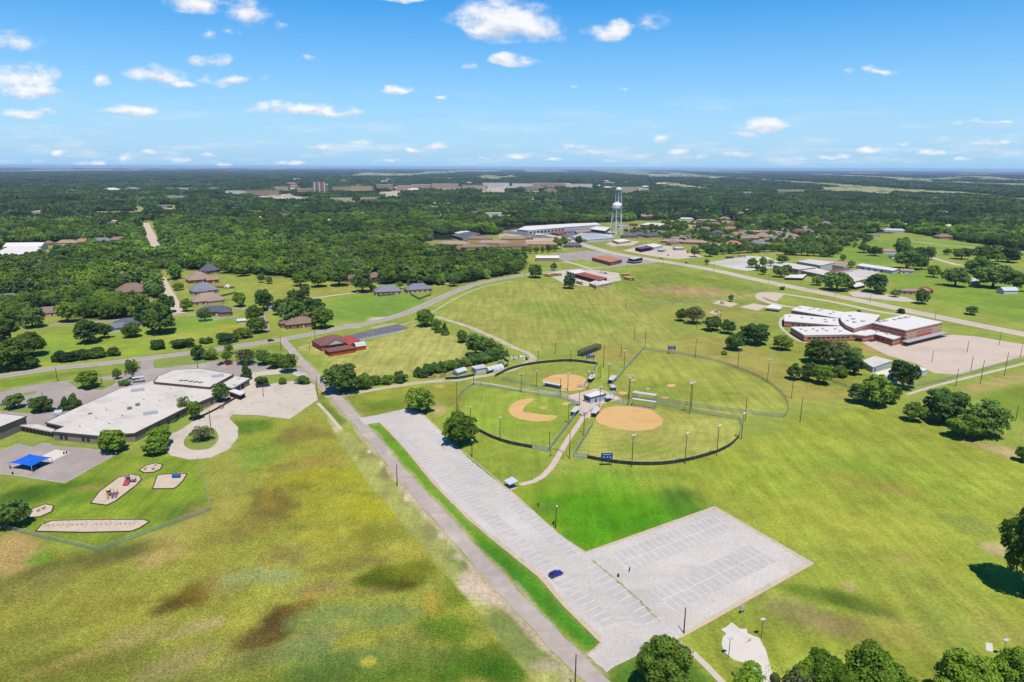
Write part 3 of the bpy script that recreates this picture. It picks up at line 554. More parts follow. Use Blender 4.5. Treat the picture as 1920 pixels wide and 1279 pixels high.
# ------------------------------------------------------------------ roads, lots and paths
road('farm_highway', [(-260, 740), (-120, 724), (0, 706), (100, 691), (200, 681), (300, 669), (400, 656), (480, 644), (560, 631), (630, 617), (705, 603), (770, 584), (830, 557), (880, 537), (930, 525), (1010, 512), (1085, 505), (1135, 501), (1185, 496), (1222, 492), (1247, 489)], 10.5, 'highway', 0.05,
     'curving grey two-lane highway past the school and the long mown field', lines=[(0, 0.5, 'paint_yellow'), (-4.2, .25, 'paint_white'), (4.2, .25, 'paint_white')])
road('main_highway', [(960, 432), (1020, 440), (1060, 448), (1097, 460), (1135, 471), (1172, 479), (1210, 485), (1247, 491), (1330, 505), (1440, 529), (1560, 553), (1680, 578), (1800, 603), (1920, 627), (2060, 655), (2250, 690)], 17, 'concrete_road', 0.075,
     'wide pale concrete highway running past both schools on the right', lines=[(0, 0.5, 'paint_yellow')])
road('lane', [(528, 634), (545, 655), (566, 678), (605, 718), (652, 768), (709, 835), (775, 913), (845, 990), (930, 1085), (1020, 1180), (1116, 1275), (1180, 1340), (1300, 1460)], 5.5, 'asphalt_brown', 0.095, 'worn brown-grey asphalt lane between meadow and parking lot', jit=0.35)
LOT = [(672, 784), (700, 780), (762, 766), (790, 774), (820, 801), (850, 832), (895, 876), (963, 925), (1000, 962), (1050, 1005), (1098, 1036), (1340, 950), (1526, 1057), (1400, 1127), (1275, 1197), (1225, 1212), (1150, 1252), (1137, 1262), (1100, 1228), (1114, 1219), (1127, 1206), (1060, 1140), (1010, 1082), (958, 1040), (880, 976), (812, 907), (762, 845), (735, 815), (712, 793), (694, 795), (684, 797)]
lot = sheet('parking_lot', LOT, 'asphalt_grey', 0.12, 'pale grey parking lot with faded white stall lines', rag=.3)
kl = [np.array(p) for p in W2([(712, 793), (735, 815), (762, 845), (812, 907), (880, 976), (958, 1040), (1010, 1082), (1060, 1140), (1127, 1206), (1114, 1219), (1100, 1228)])]
strip3(kl, 0.5, 0.2).build('kerb', 'kerb', lot); strip3([np.array(p) for p in W2([(762, 766), (790, 774), (850, 832), (963, 925), (1050, 1005), (1098, 1036), (1340, 950), (1526, 1057), (1275, 1197)])], 0.4, 0.16).build('kerb', 'kerb', lot)
for pts_, w_, off_ in (([(712, 794), (735, 816), (762, 846), (812, 908), (880, 977), (958, 1041), (1010, 1083), (1060, 1141), (1122, 1201)], 1.5, -.9), ([(798, 781), (820, 801), (850, 832), (895, 876), (963, 925), (1000, 962), (1050, 1005), (1096, 1034)], .9, .6), ([(1104, 1034), (1340, 951), (1522, 1057)], 1.0, .5), ([(1522, 1058), (1400, 1127), (1275, 1197)], 1.2, .7)):
    strip_mesh(smooth_line(W2(pts_), 1.5) if len(pts_) > 3 else [np.array(a) + (np.array(b) - np.array(a)) * k / 60 for a, b in zip(W2(pts_)[:-1], W2(pts_)[1:]) for k in range(60)], w_, 0.124, .35, -off_).build('gravel_edge', 'lot_edge', lot)
for p0, p1, w_ in [((742, 812), (1148, 1172), 5.6), ((800, 806), (1078, 1040), 5.6), ((1108, 1064), (1224, 1165), 5.8), ((1165, 1056), (1356, 980), 10.8), ((1242, 1126), (1432, 1037), 10.8)]:
    a, b = G(*p0)[:2], G(*p1)[:2]; strip_mesh([a + (b - a) * k / 70 for k in range(71)], w_, .128, .25).build('stall_band', 'asphalt_stall', lot)
line_me = MB().box((0, 0, 0), (5.2, 0.2, 0.012)).mesh('stall_line'); line_me.materials.append(M['paint_white'])
def stall(c, ang, L):
    o = obj('stall_line', line_me, None, lot); o.location = (c[0], c[1], 0.14); o.rotation_euler[2] = ang; o.scale[0] = L / 5.2
A0, A1 = G(553 / 4 + 960, 293 / 4 + 1000)[:2], G(995 / 4 + 960, 673 / 4 + 1000)[:2]
UL = (A1 - A0) / np.linalg.norm(A1 - A0); VL = np.array([-UL[1], UL[0]])            # along and across the lot
pitch = np.linalg.norm(A1 - A0) / 10
sa = (G(1098, 1091) - G(1133, 1076))[:2]; SD = sa / np.linalg.norm(sa); SA = math.atan2(SD[1], SD[0])
road('weed_seam', [(1112, 1052), (1150, 1084), (1200, 1128), (1238, 1166)], .7, 'weeds', .135, 'crack full of dry weeds between the two parts of the lot', jit=.3, step=1.2)
for p0, p1, L in [((742, 812), (1148, 1172), 5.2), ((800, 806), (1078, 1040), 5.2), ((1108, 1064), (1224, 1165), 5.4)]:
    a, b = G(*p0)[:2], G(*p1)[:2]; n = int(np.linalg.norm(b - a) / pitch)
    for i in range(n + 1):
        c = a + (b - a) * i / n; stall(c, SA, L)
for p0, p1, q0, q1, n in [((1165, 1056), (1356, 980), (1147, 1037), (1184, 1074), 18), ((1242, 1126), (1432, 1037), (1222, 1104), (1270, 1143), 17)]:
    a, b = G(*p0)[:2], G(*p1)[:2]; d = G(*q1)[:2] - G(*q0)[:2]; ang = math.atan2(d[1], d[0]); stall((a + b) / 2, math.atan2(b[1] - a[1], b[0] - a[0]), np.linalg.norm(b - a))
    for i in range(n + 1): stall(a + (b - a) * i / n, ang, 10.6)
road('gravel_lane', [(610, 742), (660, 738), (730, 726), (800, 716), (860, 712), (910, 704), (950, 695), (985, 683), (1000, 672), (985, 660), (960, 650), (920, 630), (870, 610), (815, 593)], 4.6, 'gravel', 0.03, 'rutted gravel lane winding from the garden to the field', jit=.7)
road('footpath', [(975, 909), (1000, 903), (1018, 893), (1034, 876), (1048, 853), (1064, 826), (1084, 797), (1100, 773)], 2.6, 'concrete_pink', 0.06, 'pale concrete footpath curving up to the ball fields')
road('ball_field_path', [(885, 716), (930, 722), (985, 732), (1040, 741), (1085, 752)], 2.4, 'concrete_pink', 0.06, 'pale concrete path between the two left diamonds')
road('highway_footpath', [(560, 652), (620, 637), (700, 622), (775, 603), (800, 592), (850, 562), (900, 540), (960, 527)], 1.6, 'concrete', 0.05, 'narrow pale footpath along the curve of the highway')
road('skate_path', [(1200, 1186), (1270, 1205), (1300, 1225), (1350, 1275), (1400, 1330)], 1.8, 'concrete', 0.05, 'narrow concrete walk leading off below the parking lot')
road('field_edge_walk', [(596, 756), (615, 776), (640, 806)], 1.8, 'concrete', 0.06, 'short concrete walk beside the lane at the lot corner')
sheet('plaza', [(1063, 742), (1090, 736), (1118, 728), (1150, 738), (1165, 748), (1130, 757), (1120, 772), (1106, 785), (1092, 780), (1082, 770), (1085, 758)], 'concrete_pink', 0.05, 'pinkish concrete plaza round the concession stand')
for nm, pts, lb in [('infield_dirt', [(1120, 772), (1143, 763), (1180, 762), (1213, 766), (1240, 783), (1241, 795), (1225, 804), (1195, 808), (1160, 805), (1132, 797), (1118, 789)], 'orange dirt infield of the lower right diamond'),
                    ('infield_dirt', [(1016, 712), (1040, 703), (1070, 702), (1094, 707), (1102, 716), (1098, 727), (1080, 733), (1050, 732), (1024, 726)], 'orange dirt infield of the upper diamond'),
                    ('infield_dirt', [(1004, 747.5), (990, 747.3), (977, 749.5), (965, 754), (957, 760.5), (953.5, 768), (956, 775), (963, 781), (974, 786), (990, 789), (1010, 790.3), (1028, 789.3), (1040, 787), (1046, 779.5), (1012, 777), (979.5, 771.5), (986, 760)], 'curved orange dirt arc of the lower left diamond')]:
    sheet(nm, pts, 'dirt', 0.04, lb, smooth='arc' not in lb, rag=.25 if 'arc' in lb else 0)
for i, (x, y, rx, ry, lb) in enumerate([(1168, 737, 8, 3, 'home plate dirt patch of the largest outfield'), (1259, 723, 9, 3, 'dirt patch of second base in the largest outfield'), (1247, 746, 8, 1.6, 'thin dirt patch near the twin bleachers'), (1215, 729, 4, 1.4, 'small bare pitching spot in the largest outfield'), (1187, 713, 7, 1.4, 'thin dirt patch under the left light poles'), (1061, 757, 7, 3, 'dirt circle at home of the lower left diamond'), (1018, 765, 6, 2.4, 'dirt pitching spot in the lower left diamond')]):
    sheet('dirt_patch', [(x + rx * math.cos(t), y + ry * math.sin(t)) for t in np.linspace(0, 2 * math.pi, 14)[:-1]], 'dirt' if i != 3 else 'gravel', 0.035, lb)
# school on the left: yards and drives
sheet('school_yard', [(-160, 770), (-160, 742), (0, 735), (60, 722), (125, 714), (220, 703), (258, 692), (266, 676), (287, 674), (290, 690), (340, 685), (365, 680), (420, 676), (470, 680), (520, 690), (572, 690), (576, 712), (540, 722), (470, 735), (400, 760), (300, 770), (110, 790), (90, 800), (-160, 800)], 'school_asphalt', 0.06, 'worn grey asphalt yard behind the left school')
sheet('front_drive', [(470, 700), (530, 690), (574, 702), (578, 714), (520, 726), (470, 740), (440, 772), (429, 785), (446, 802), (445, 822), (428, 843), (395, 858), (355, 862), (320, 854), (309, 838), (315, 818), (345, 794), (380, 772), (420, 750), (455, 726)], 'concrete', 0.09, 'pale concrete loop drive at the front of the school', kerb='concrete')
sheet('grass_island', [(358, 812), (384, 802), (400, 803), (409, 816), (407, 829), (390, 842), (362, 844), (346, 836), (346, 824)], 'lawn', 0.14, 'teardrop grass island inside the loop drive', kerb='concrete', smooth=True)
sheet('side_lot', [(432, 778), (462, 742), (520, 726), (575, 714), (590, 722), (596, 750), (543, 786), (480, 779)], 'concrete', 0.11, 'pale weathered concrete side lot by the lane')
sheet('play_court', [(-60, 860), (0, 845), (47, 829), (95, 833), (185, 844), (221, 850), (122, 906), (40, 893), (-60, 880)], 'school_asphalt', 0.07, 'grey asphalt play court beside the blue canopy', kerb='concrete')
sheet('court_marking', [(80, 855), (104, 843), (132, 849), (96, 866)], 'concrete_white', 0.1, 'pale painted rectangle on the play court')
for nm, pts, lb in [('grass_island', [(126, 716), (170, 708), (218, 714), (212, 722), (190, 731), (150, 729)], 'grass triangle with a round tree behind the school'), ('grass_island', [(0, 762), (60, 764), (112, 770), (60, 775), (0, 771)], 'thin grass strip with two trees in the school yard'), ('grass_island', [(40, 738), (70, 733), (66, 738), (45, 742)], 'small grass island in the school yard'),
                    ('grass_island', [(288, 690), (287, 680), (300, 674), (355, 668), (400, 664), (410, 672), (385, 681), (300, 690)], 'grass bank between highway and school yard'), ('grass_island', [(420, 668), (500, 655), (560, 668), (560, 676), (480, 682), (420, 676)], 'grass strip with small trees along the highway'),
                    ('grass_island', [(100, 832), (195, 840), (185, 843), (95, 835)], 'grass step below the school wall'), ('grass_island', [(36, 832), (96, 812), (98, 822), (62, 838)], 'grass court between the two school wings'), ('grass_island', [(315, 797), (345, 780), (372, 784), (335, 808), (312, 817)], 'small lawn before the school front'), ('grass_island', [(484, 705), (545, 700), (570, 712), (520, 718), (488, 724)], 'grass bed beside the school entrance')]:
    sheet(nm, pts, 'lawn', 0.13, lb)
# the red-brick school, bus yard, shops
sheet('school_lot', [(1640, 655), (1677, 648), (1762, 630), (1790, 628), (1830, 631), (1920, 646), (2060, 670), (2060, 640), (2060, 690), (1920, 667), (1800, 703), (1752, 700), (1718, 682), (1668, 668)], 'concrete_pink', 0.06, 'wide pinkish concrete lot beside the red-brick school')
sheet('service_yard', [(1612, 640), (1640, 632), (1672, 644), (1660, 656), (1640, 655)], 'concrete', 0.09, 'small concrete service yard behind the red-brick school')
road('drive_loop', [(1700, 592), (1640, 583), (1560, 566), (1480, 553), (1440, 549), (1424, 553), (1428, 562), (1460, 572), (1500, 578)], 7, 'concrete_pink', 0.06, 'looping concrete drive beside the wide highway')
road('school_walk', [(1478, 590), (1465, 598), (1464, 612), (1480, 628), (1500, 640), (1512, 643)], 2.2, 'concrete', 0.06, 'curved walk round the end of the red-brick school')
road('fence_walk', [(1700, 740), (1760, 722), (1860, 697), (1920, 682), (2050, 650)], 2.4, 'concrete', 0.05, 'pale walk along the school fence on the right')
sheet('bus_yard', [(1028, 512), (1060, 507), (1110, 506), (1160, 512), (1165, 526), (1140, 530), (1130, 540), (1105, 537), (1060, 533), (1035, 520)], 'concrete', 0.09, 'pale concrete yard of the bus barn')
sheet('school_lot', [(1325, 493), (1400, 480), (1440, 482), (1480, 500), (1400, 508), (1380, 505)], 'asphalt_grey', 0.09, 'pale grey lot in front of the tan school')
sheet('school_lot', [(1560, 512), (1620, 504), (1650, 510), (1600, 530)], 'asphalt_grey', 0.09, 'grey lot behind the tan school')
sheet('school_lot', [(1590, 548), (1620, 545), (1700, 558), (1720, 566), (1690, 566), (1600, 556)], 'concrete', 0.09, 'small pale lot in front of the tan school annex')
sheet('shop_lot', [(1030, 478), (1100, 470), (1170, 478), (1230, 488), (1220, 494), (1150, 500), (1090, 486), (1060, 490)], 'school_asphalt', 0.055, 'grey asphalt lot round the corner shops')
sheet('shop_lot', [(1168, 470), (1210, 458), (1260, 462), (1300, 474), (1320, 482), (1270, 486), (1220, 480)], 'concrete_pink', 0.055, 'pale lot of the filling station')
sheet('shop_lot', [(940, 436), (1000, 428), (1120, 428), (1150, 440), (1100, 448), (1000, 446)], 'asphalt_dark', 0.05, 'dark lot full of parked cars before the long shops')
sheet('shop_lot', [(1135, 457), (1160, 450), (1200, 453), (1185, 460), (1150, 462)], 'concrete_pink', 0.055, 'pale lot of the small drive-in')
sheet('church_lot', [(592, 641), (640, 632), (690, 620), (745, 608), (768, 615), (720, 630), (660, 640), (610, 648)], 'asphalt_dark', 0.08, 'dark asphalt lot beside the maroon-roofed church')
cl = bpy.data.objects['church_lot']; cm = MB().box((0, 0, 0), (5.4, .5, .012)).mesh('stall_line'); cm.materials.append(M['paint_white'])
for p0, p1, n in [((700, 615), (744, 606), 12), ((672, 638), (760, 620), 20)]:
    a, b = G(*p0), G(*p1); d = b - a; nn = math.atan2(d[1], d[0]) + math.radians(75)
    for i in range(n):
        o = obj('stall_line', cm, None, cl); c = a + d * i / n; o.location = (c[0], c[1], .1); o.rotation_euler[2] = nn
road('side_street', [(300, 520), (310, 540), (322, 562), (336, 588)], 10, 'concrete_pink', 0.05, 'pale concrete street between the tan-roofed houses')
road('cross_street', [(500, 620), (495, 600), (480, 585), (430, 578), (370, 590), (300, 592), (200, 602), (120, 607), (30, 617)], 5, 'school_asphalt', 0.06, 'narrow grey street in front of the houses on the left')
road('back_lane', [(585, 560), (640, 552), (700, 546), (760, 540), (850, 530)], 4, 'concrete', 0.05, 'pale lane past the two grey-roofed houses')
road('distant_street', [(272, 418), (278, 432), (288, 450), (294, 462)], 14, 'concrete_pink', 0.05, 'straight pale street cutting through the wood on the left')
road('distant_street', [(1600, 428), (1560, 422), (1540, 415)], 10, 'concrete_pink', 0.05, 'pale street among the far roofs on the right')
road('distant_street', [(1730, 478), (1760, 487), (1800, 498)], 9, 'concrete', 0.05, 'short pale road bend by the red-leaved tree')
road('distant_street', [(1700, 452), (1800, 462), (1920, 472), (2100, 486)], 5, 'concrete', 0.05, 'thin pale road crossing the far meadow on the right')
road('distant_street', [(1423, 325), (1428, 335), (1434, 345)], 60, 'concrete_road', 0.1, 'far straight road running to the horizon', step=100)
road('shop_drive', [(1058, 490), (1085, 497), (1110, 505)], 6, 'concrete', 0.07, 'short concrete drive to the bus barn')
sheet('skate_pad', [(1355, 1195), (1372, 1180), (1400, 1179), (1402, 1188), (1424, 1197), (1436, 1220), (1448, 1262), (1470, 1300), (1420, 1300), (1405, 1262), (1398, 1244), (1376, 1238), (1358, 1224), (1353, 1208)], 'concrete_white', 0.07, 'white rounded concrete pad below the right lot', smooth=True)
sheet('small_pad', [(1848, 1205), (1861, 1207), (1862, 1223), (1849, 1220)], 'concrete_white', 0.07, 'small square white concrete pad on the right lawn')
for nm, pts, lb in [('mulch_bed', [(170, 944), (187, 922), (222, 896), (247, 890), (262, 893), (265, 900), (256, 910), (217, 940), (200, 948)], 'long diagonal mulch bed under the two climbing frames'), ('mulch_bed', [(261, 882), (275, 873), (292, 869), (305, 872), (301, 880), (288, 886), (270, 887)], 'small oval mulch bed above the climbing frames'), ('mulch_bed', [(286, 917), (295, 892), (310, 890), (351, 889), (343, 902), (332, 913), (325, 917)], 'slanted mulch bed with the blue crawl tube'),
                    ('mulch_bed', [(67, 997), (78, 985), (98, 977), (180, 975), (270, 975), (280, 979), (262, 991), (245, 997), (160, 999)], 'long straight mulch bed under the swings'), ('mulch_bed', [(50, 966), (62, 954), (85, 946), (101, 949), (97, 960), (75, 970), (56, 971)], 'oval mulch bed beside the dark bushy tree')]:
    b = sheet(nm, pts, 'mulch', 0.16, lb, kerb='timber', zk=.3)

# ------------------------------------------------------------------ trees: crowns of leaf-sized faces on lobes, tapered trunks with limbs
def crown_mesh(name, seed, leaves, size, material, nl=9, kind='round', open_=0.0):
    r = np.random.default_rng(seed); lobes = []
    if kind == 'round':
        nn = nl * 3 + 4; sq = r.uniform(.9, 1.1)
        for k in range(nn):                                   # clumps spread over an uneven dome
            zz = 1 - 1.84 * (k + .5) / nn; t = k * 2.39996 + r.uniform(-.35, .35); w = math.sqrt(max(0, 1 - zz * zz)); e = r.uniform(.66, 1.2) * (1 + .16 * math.sin(2 * t + seed) * w); s = r.uniform(.16, .34)
            lobes.append((.64 * w * e * math.cos(t) * sq, .64 * w * e * math.sin(t) / sq, 1.06 + (.72 if zz > 0 else .62) * zz * e, s, s * r.uniform(.75, .95)))
        lobes.append((0, 0, 1.02, .5, .5))
    elif kind == 'bush':
        for k in range(nl * 2):
            t = r.uniform(0, 6.28); d = r.uniform(.1, .74); s = r.uniform(.2, .42); lobes.append((d * math.cos(t) * 1.1, d * math.sin(t) * .9, r.uniform(.3, 1.55) * (1 - .4 * d), s, s * r.uniform(.9, 1.4)))
    else:                                                     # conical
        for k in range(nl):
            z = .25 + 1.6 * k / nl; w = .85 * (1 - (z / 2.05)) + .1; t = r.uniform(0, 6.28); lobes.append((.25 * w * math.cos(t), .25 * w * math.sin(t), z, w * .85, .34))
    L = np.array(lobes); area = L[:, 3] * (L[:, 3] + L[:, 4]); pick = r.choice(len(L), leaves * 2, p=area / area.sum())
    n = r.normal(size=(leaves * 2, 3)); n /= np.linalg.norm(n, axis=1, keepdims=True); n[:, 2] = np.where(n[:, 2] < -.45, -n[:, 2], n[:, 2])
    k = r.uniform(.8, 1.14, leaves * 2) + .10 * np.sin(n[:, 0] * 7 + pick) * np.cos(n[:, 1] * 6 + n[:, 2] * 5)
    c = L[pick, :3] + n * np.stack([L[pick, 3], L[pick, 3], L[pick, 4]], 1) * k[:, None]
    inside = np.zeros(len(c), bool)
    for l in L: inside |= (((c[:, 0] - l[0]) / l[3]) ** 2 + ((c[:, 1] - l[1]) / l[3]) ** 2 + ((c[:, 2] - l[2]) / l[4]) ** 2) < .62
    c, n, pick = c[~inside][:leaves], n[~inside][:leaves], pick[~inside][:leaves]; N = len(c)
    q = n + r.normal(size=(N, 3)) * .5; q[:, 2] += .2; q /= np.linalg.norm(q, axis=1, keepdims=True)
    a = np.cross(q, r.normal(size=(N, 3))); a /= np.linalg.norm(a, axis=1, keepdims=True); b = np.cross(q, a)
    s = size * r.uniform(.6, 1.35, N)[:, None]
    V = np.stack([c - a * s - b * s * .75, c + a * s - b * s * .55, c + a * s * .7 + b * s * .85, c - a * s * .8 + b * s * .65], 1).reshape(-1, 3)
    F = np.arange(N * 4).reshape(N, 4)
    tint = np.clip(r.uniform(.0, .6, N) + r.uniform(-.2, .45, len(L))[pick], 0, 1)
    vs, fs, tt = V.tolist(), F.tolist(), tint.tolist()
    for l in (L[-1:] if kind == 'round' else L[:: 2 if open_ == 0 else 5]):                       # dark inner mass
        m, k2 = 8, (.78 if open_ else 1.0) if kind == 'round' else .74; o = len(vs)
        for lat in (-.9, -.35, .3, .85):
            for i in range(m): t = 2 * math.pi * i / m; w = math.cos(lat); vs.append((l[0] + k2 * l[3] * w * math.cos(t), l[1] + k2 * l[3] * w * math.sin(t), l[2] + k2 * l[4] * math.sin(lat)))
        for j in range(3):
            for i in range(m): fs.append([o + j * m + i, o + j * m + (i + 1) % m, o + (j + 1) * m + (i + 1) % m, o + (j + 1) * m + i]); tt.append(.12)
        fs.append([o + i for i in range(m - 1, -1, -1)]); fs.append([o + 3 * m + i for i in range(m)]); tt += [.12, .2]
    me = bpy.data.meshes.new(name); me.from_pydata(vs, [], fs); me.update()
    at = me.attributes.new('tint', 'FLOAT', 'FACE'); at.data.foreach_set('value', np.array(tt, np.float32)); me.materials.append(M[material]); return me
def trunk_mesh(name, seed, tall=.62):
    r = random.Random(seed); mb = MB(); mb.tube((0, 0, -.05), (.03, .02, tall), .085, .05, 8)
    for k in range(5):
        t = k * 1.3 + r.uniform(0, .6); d = r.uniform(.35, .55); mb.tube((.02, .01, tall * r.uniform(.45, .95)), (d * math.cos(t), d * math.sin(t), tall + r.uniform(.15, .55)), .04, .012, 6)
    return mb.mesh(name)
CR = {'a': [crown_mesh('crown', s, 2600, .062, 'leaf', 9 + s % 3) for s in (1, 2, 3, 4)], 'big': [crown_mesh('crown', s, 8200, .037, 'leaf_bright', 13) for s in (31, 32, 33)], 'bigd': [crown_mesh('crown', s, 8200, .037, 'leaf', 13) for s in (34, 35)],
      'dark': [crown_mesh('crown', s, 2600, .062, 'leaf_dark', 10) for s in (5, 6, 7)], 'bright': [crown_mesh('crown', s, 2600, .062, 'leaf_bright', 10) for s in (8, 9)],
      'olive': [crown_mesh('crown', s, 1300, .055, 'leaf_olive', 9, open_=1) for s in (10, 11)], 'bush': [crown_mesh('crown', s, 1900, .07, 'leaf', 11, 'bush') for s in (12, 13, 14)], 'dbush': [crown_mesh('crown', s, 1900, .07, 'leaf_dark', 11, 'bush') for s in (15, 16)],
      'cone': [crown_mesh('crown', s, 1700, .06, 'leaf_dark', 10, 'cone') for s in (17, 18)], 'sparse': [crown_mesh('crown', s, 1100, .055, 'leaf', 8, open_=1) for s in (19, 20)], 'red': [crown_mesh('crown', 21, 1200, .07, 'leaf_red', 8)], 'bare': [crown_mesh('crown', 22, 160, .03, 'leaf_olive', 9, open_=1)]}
TR = [trunk_mesh('trunk', s) for s in (1, 2, 3)]
trnd = random.Random(5); NTREE = [0]; TREE_AT = []
def plant(loc, r, h, kind, label, group=None, name='broadleaf_tree', cat='tree'):
    e = empty(name, loc, trnd.uniform(0, 6.28)); e.scale = (r, r, h / 2)
    NTREE[0] += 1
    if kind not in ('bush', 'dbush', 'cone'): obj('trunk', TR[NTREE[0] % 3], 'bark', e)
    else: obj('stem', TR[NTREE[0] % 3], 'bark', e).scale = (.5, .5, .5)
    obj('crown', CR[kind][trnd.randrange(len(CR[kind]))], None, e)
    TREE_AT.append((loc[0], loc[1], r)); return tag(e, label, cat, group)
def tree(x, yb, w, h, kind, label, group=None, name=None, cat=None):
    """x, yb: foot in the photo; w, h: size of the crown there in pixels"""
    g = G(x, yb); m = mpp(x, yb); R = w * m / 2 * 1.12; el = math.asin(CAM_H / np.linalg.norm(g - np.array([0, 0, CAM_H])))
    hh = 1.06 * max(1.2, (h * m - 2 * R * math.sin(el) * .42) / math.cos(el)); hh = max(hh, R * (1.25 if kind not in ('bush', 'dbush') else .95))
    bush = kind in ('bush', 'dbush')
    return plant((g[0], g[1], 0), R, hh, kind, label, group, name or ('bush' if bush else 'cedar_tree' if kind == 'cone' else 'broadleaf_tree'), cat or ('bush' if bush else 'tree'))
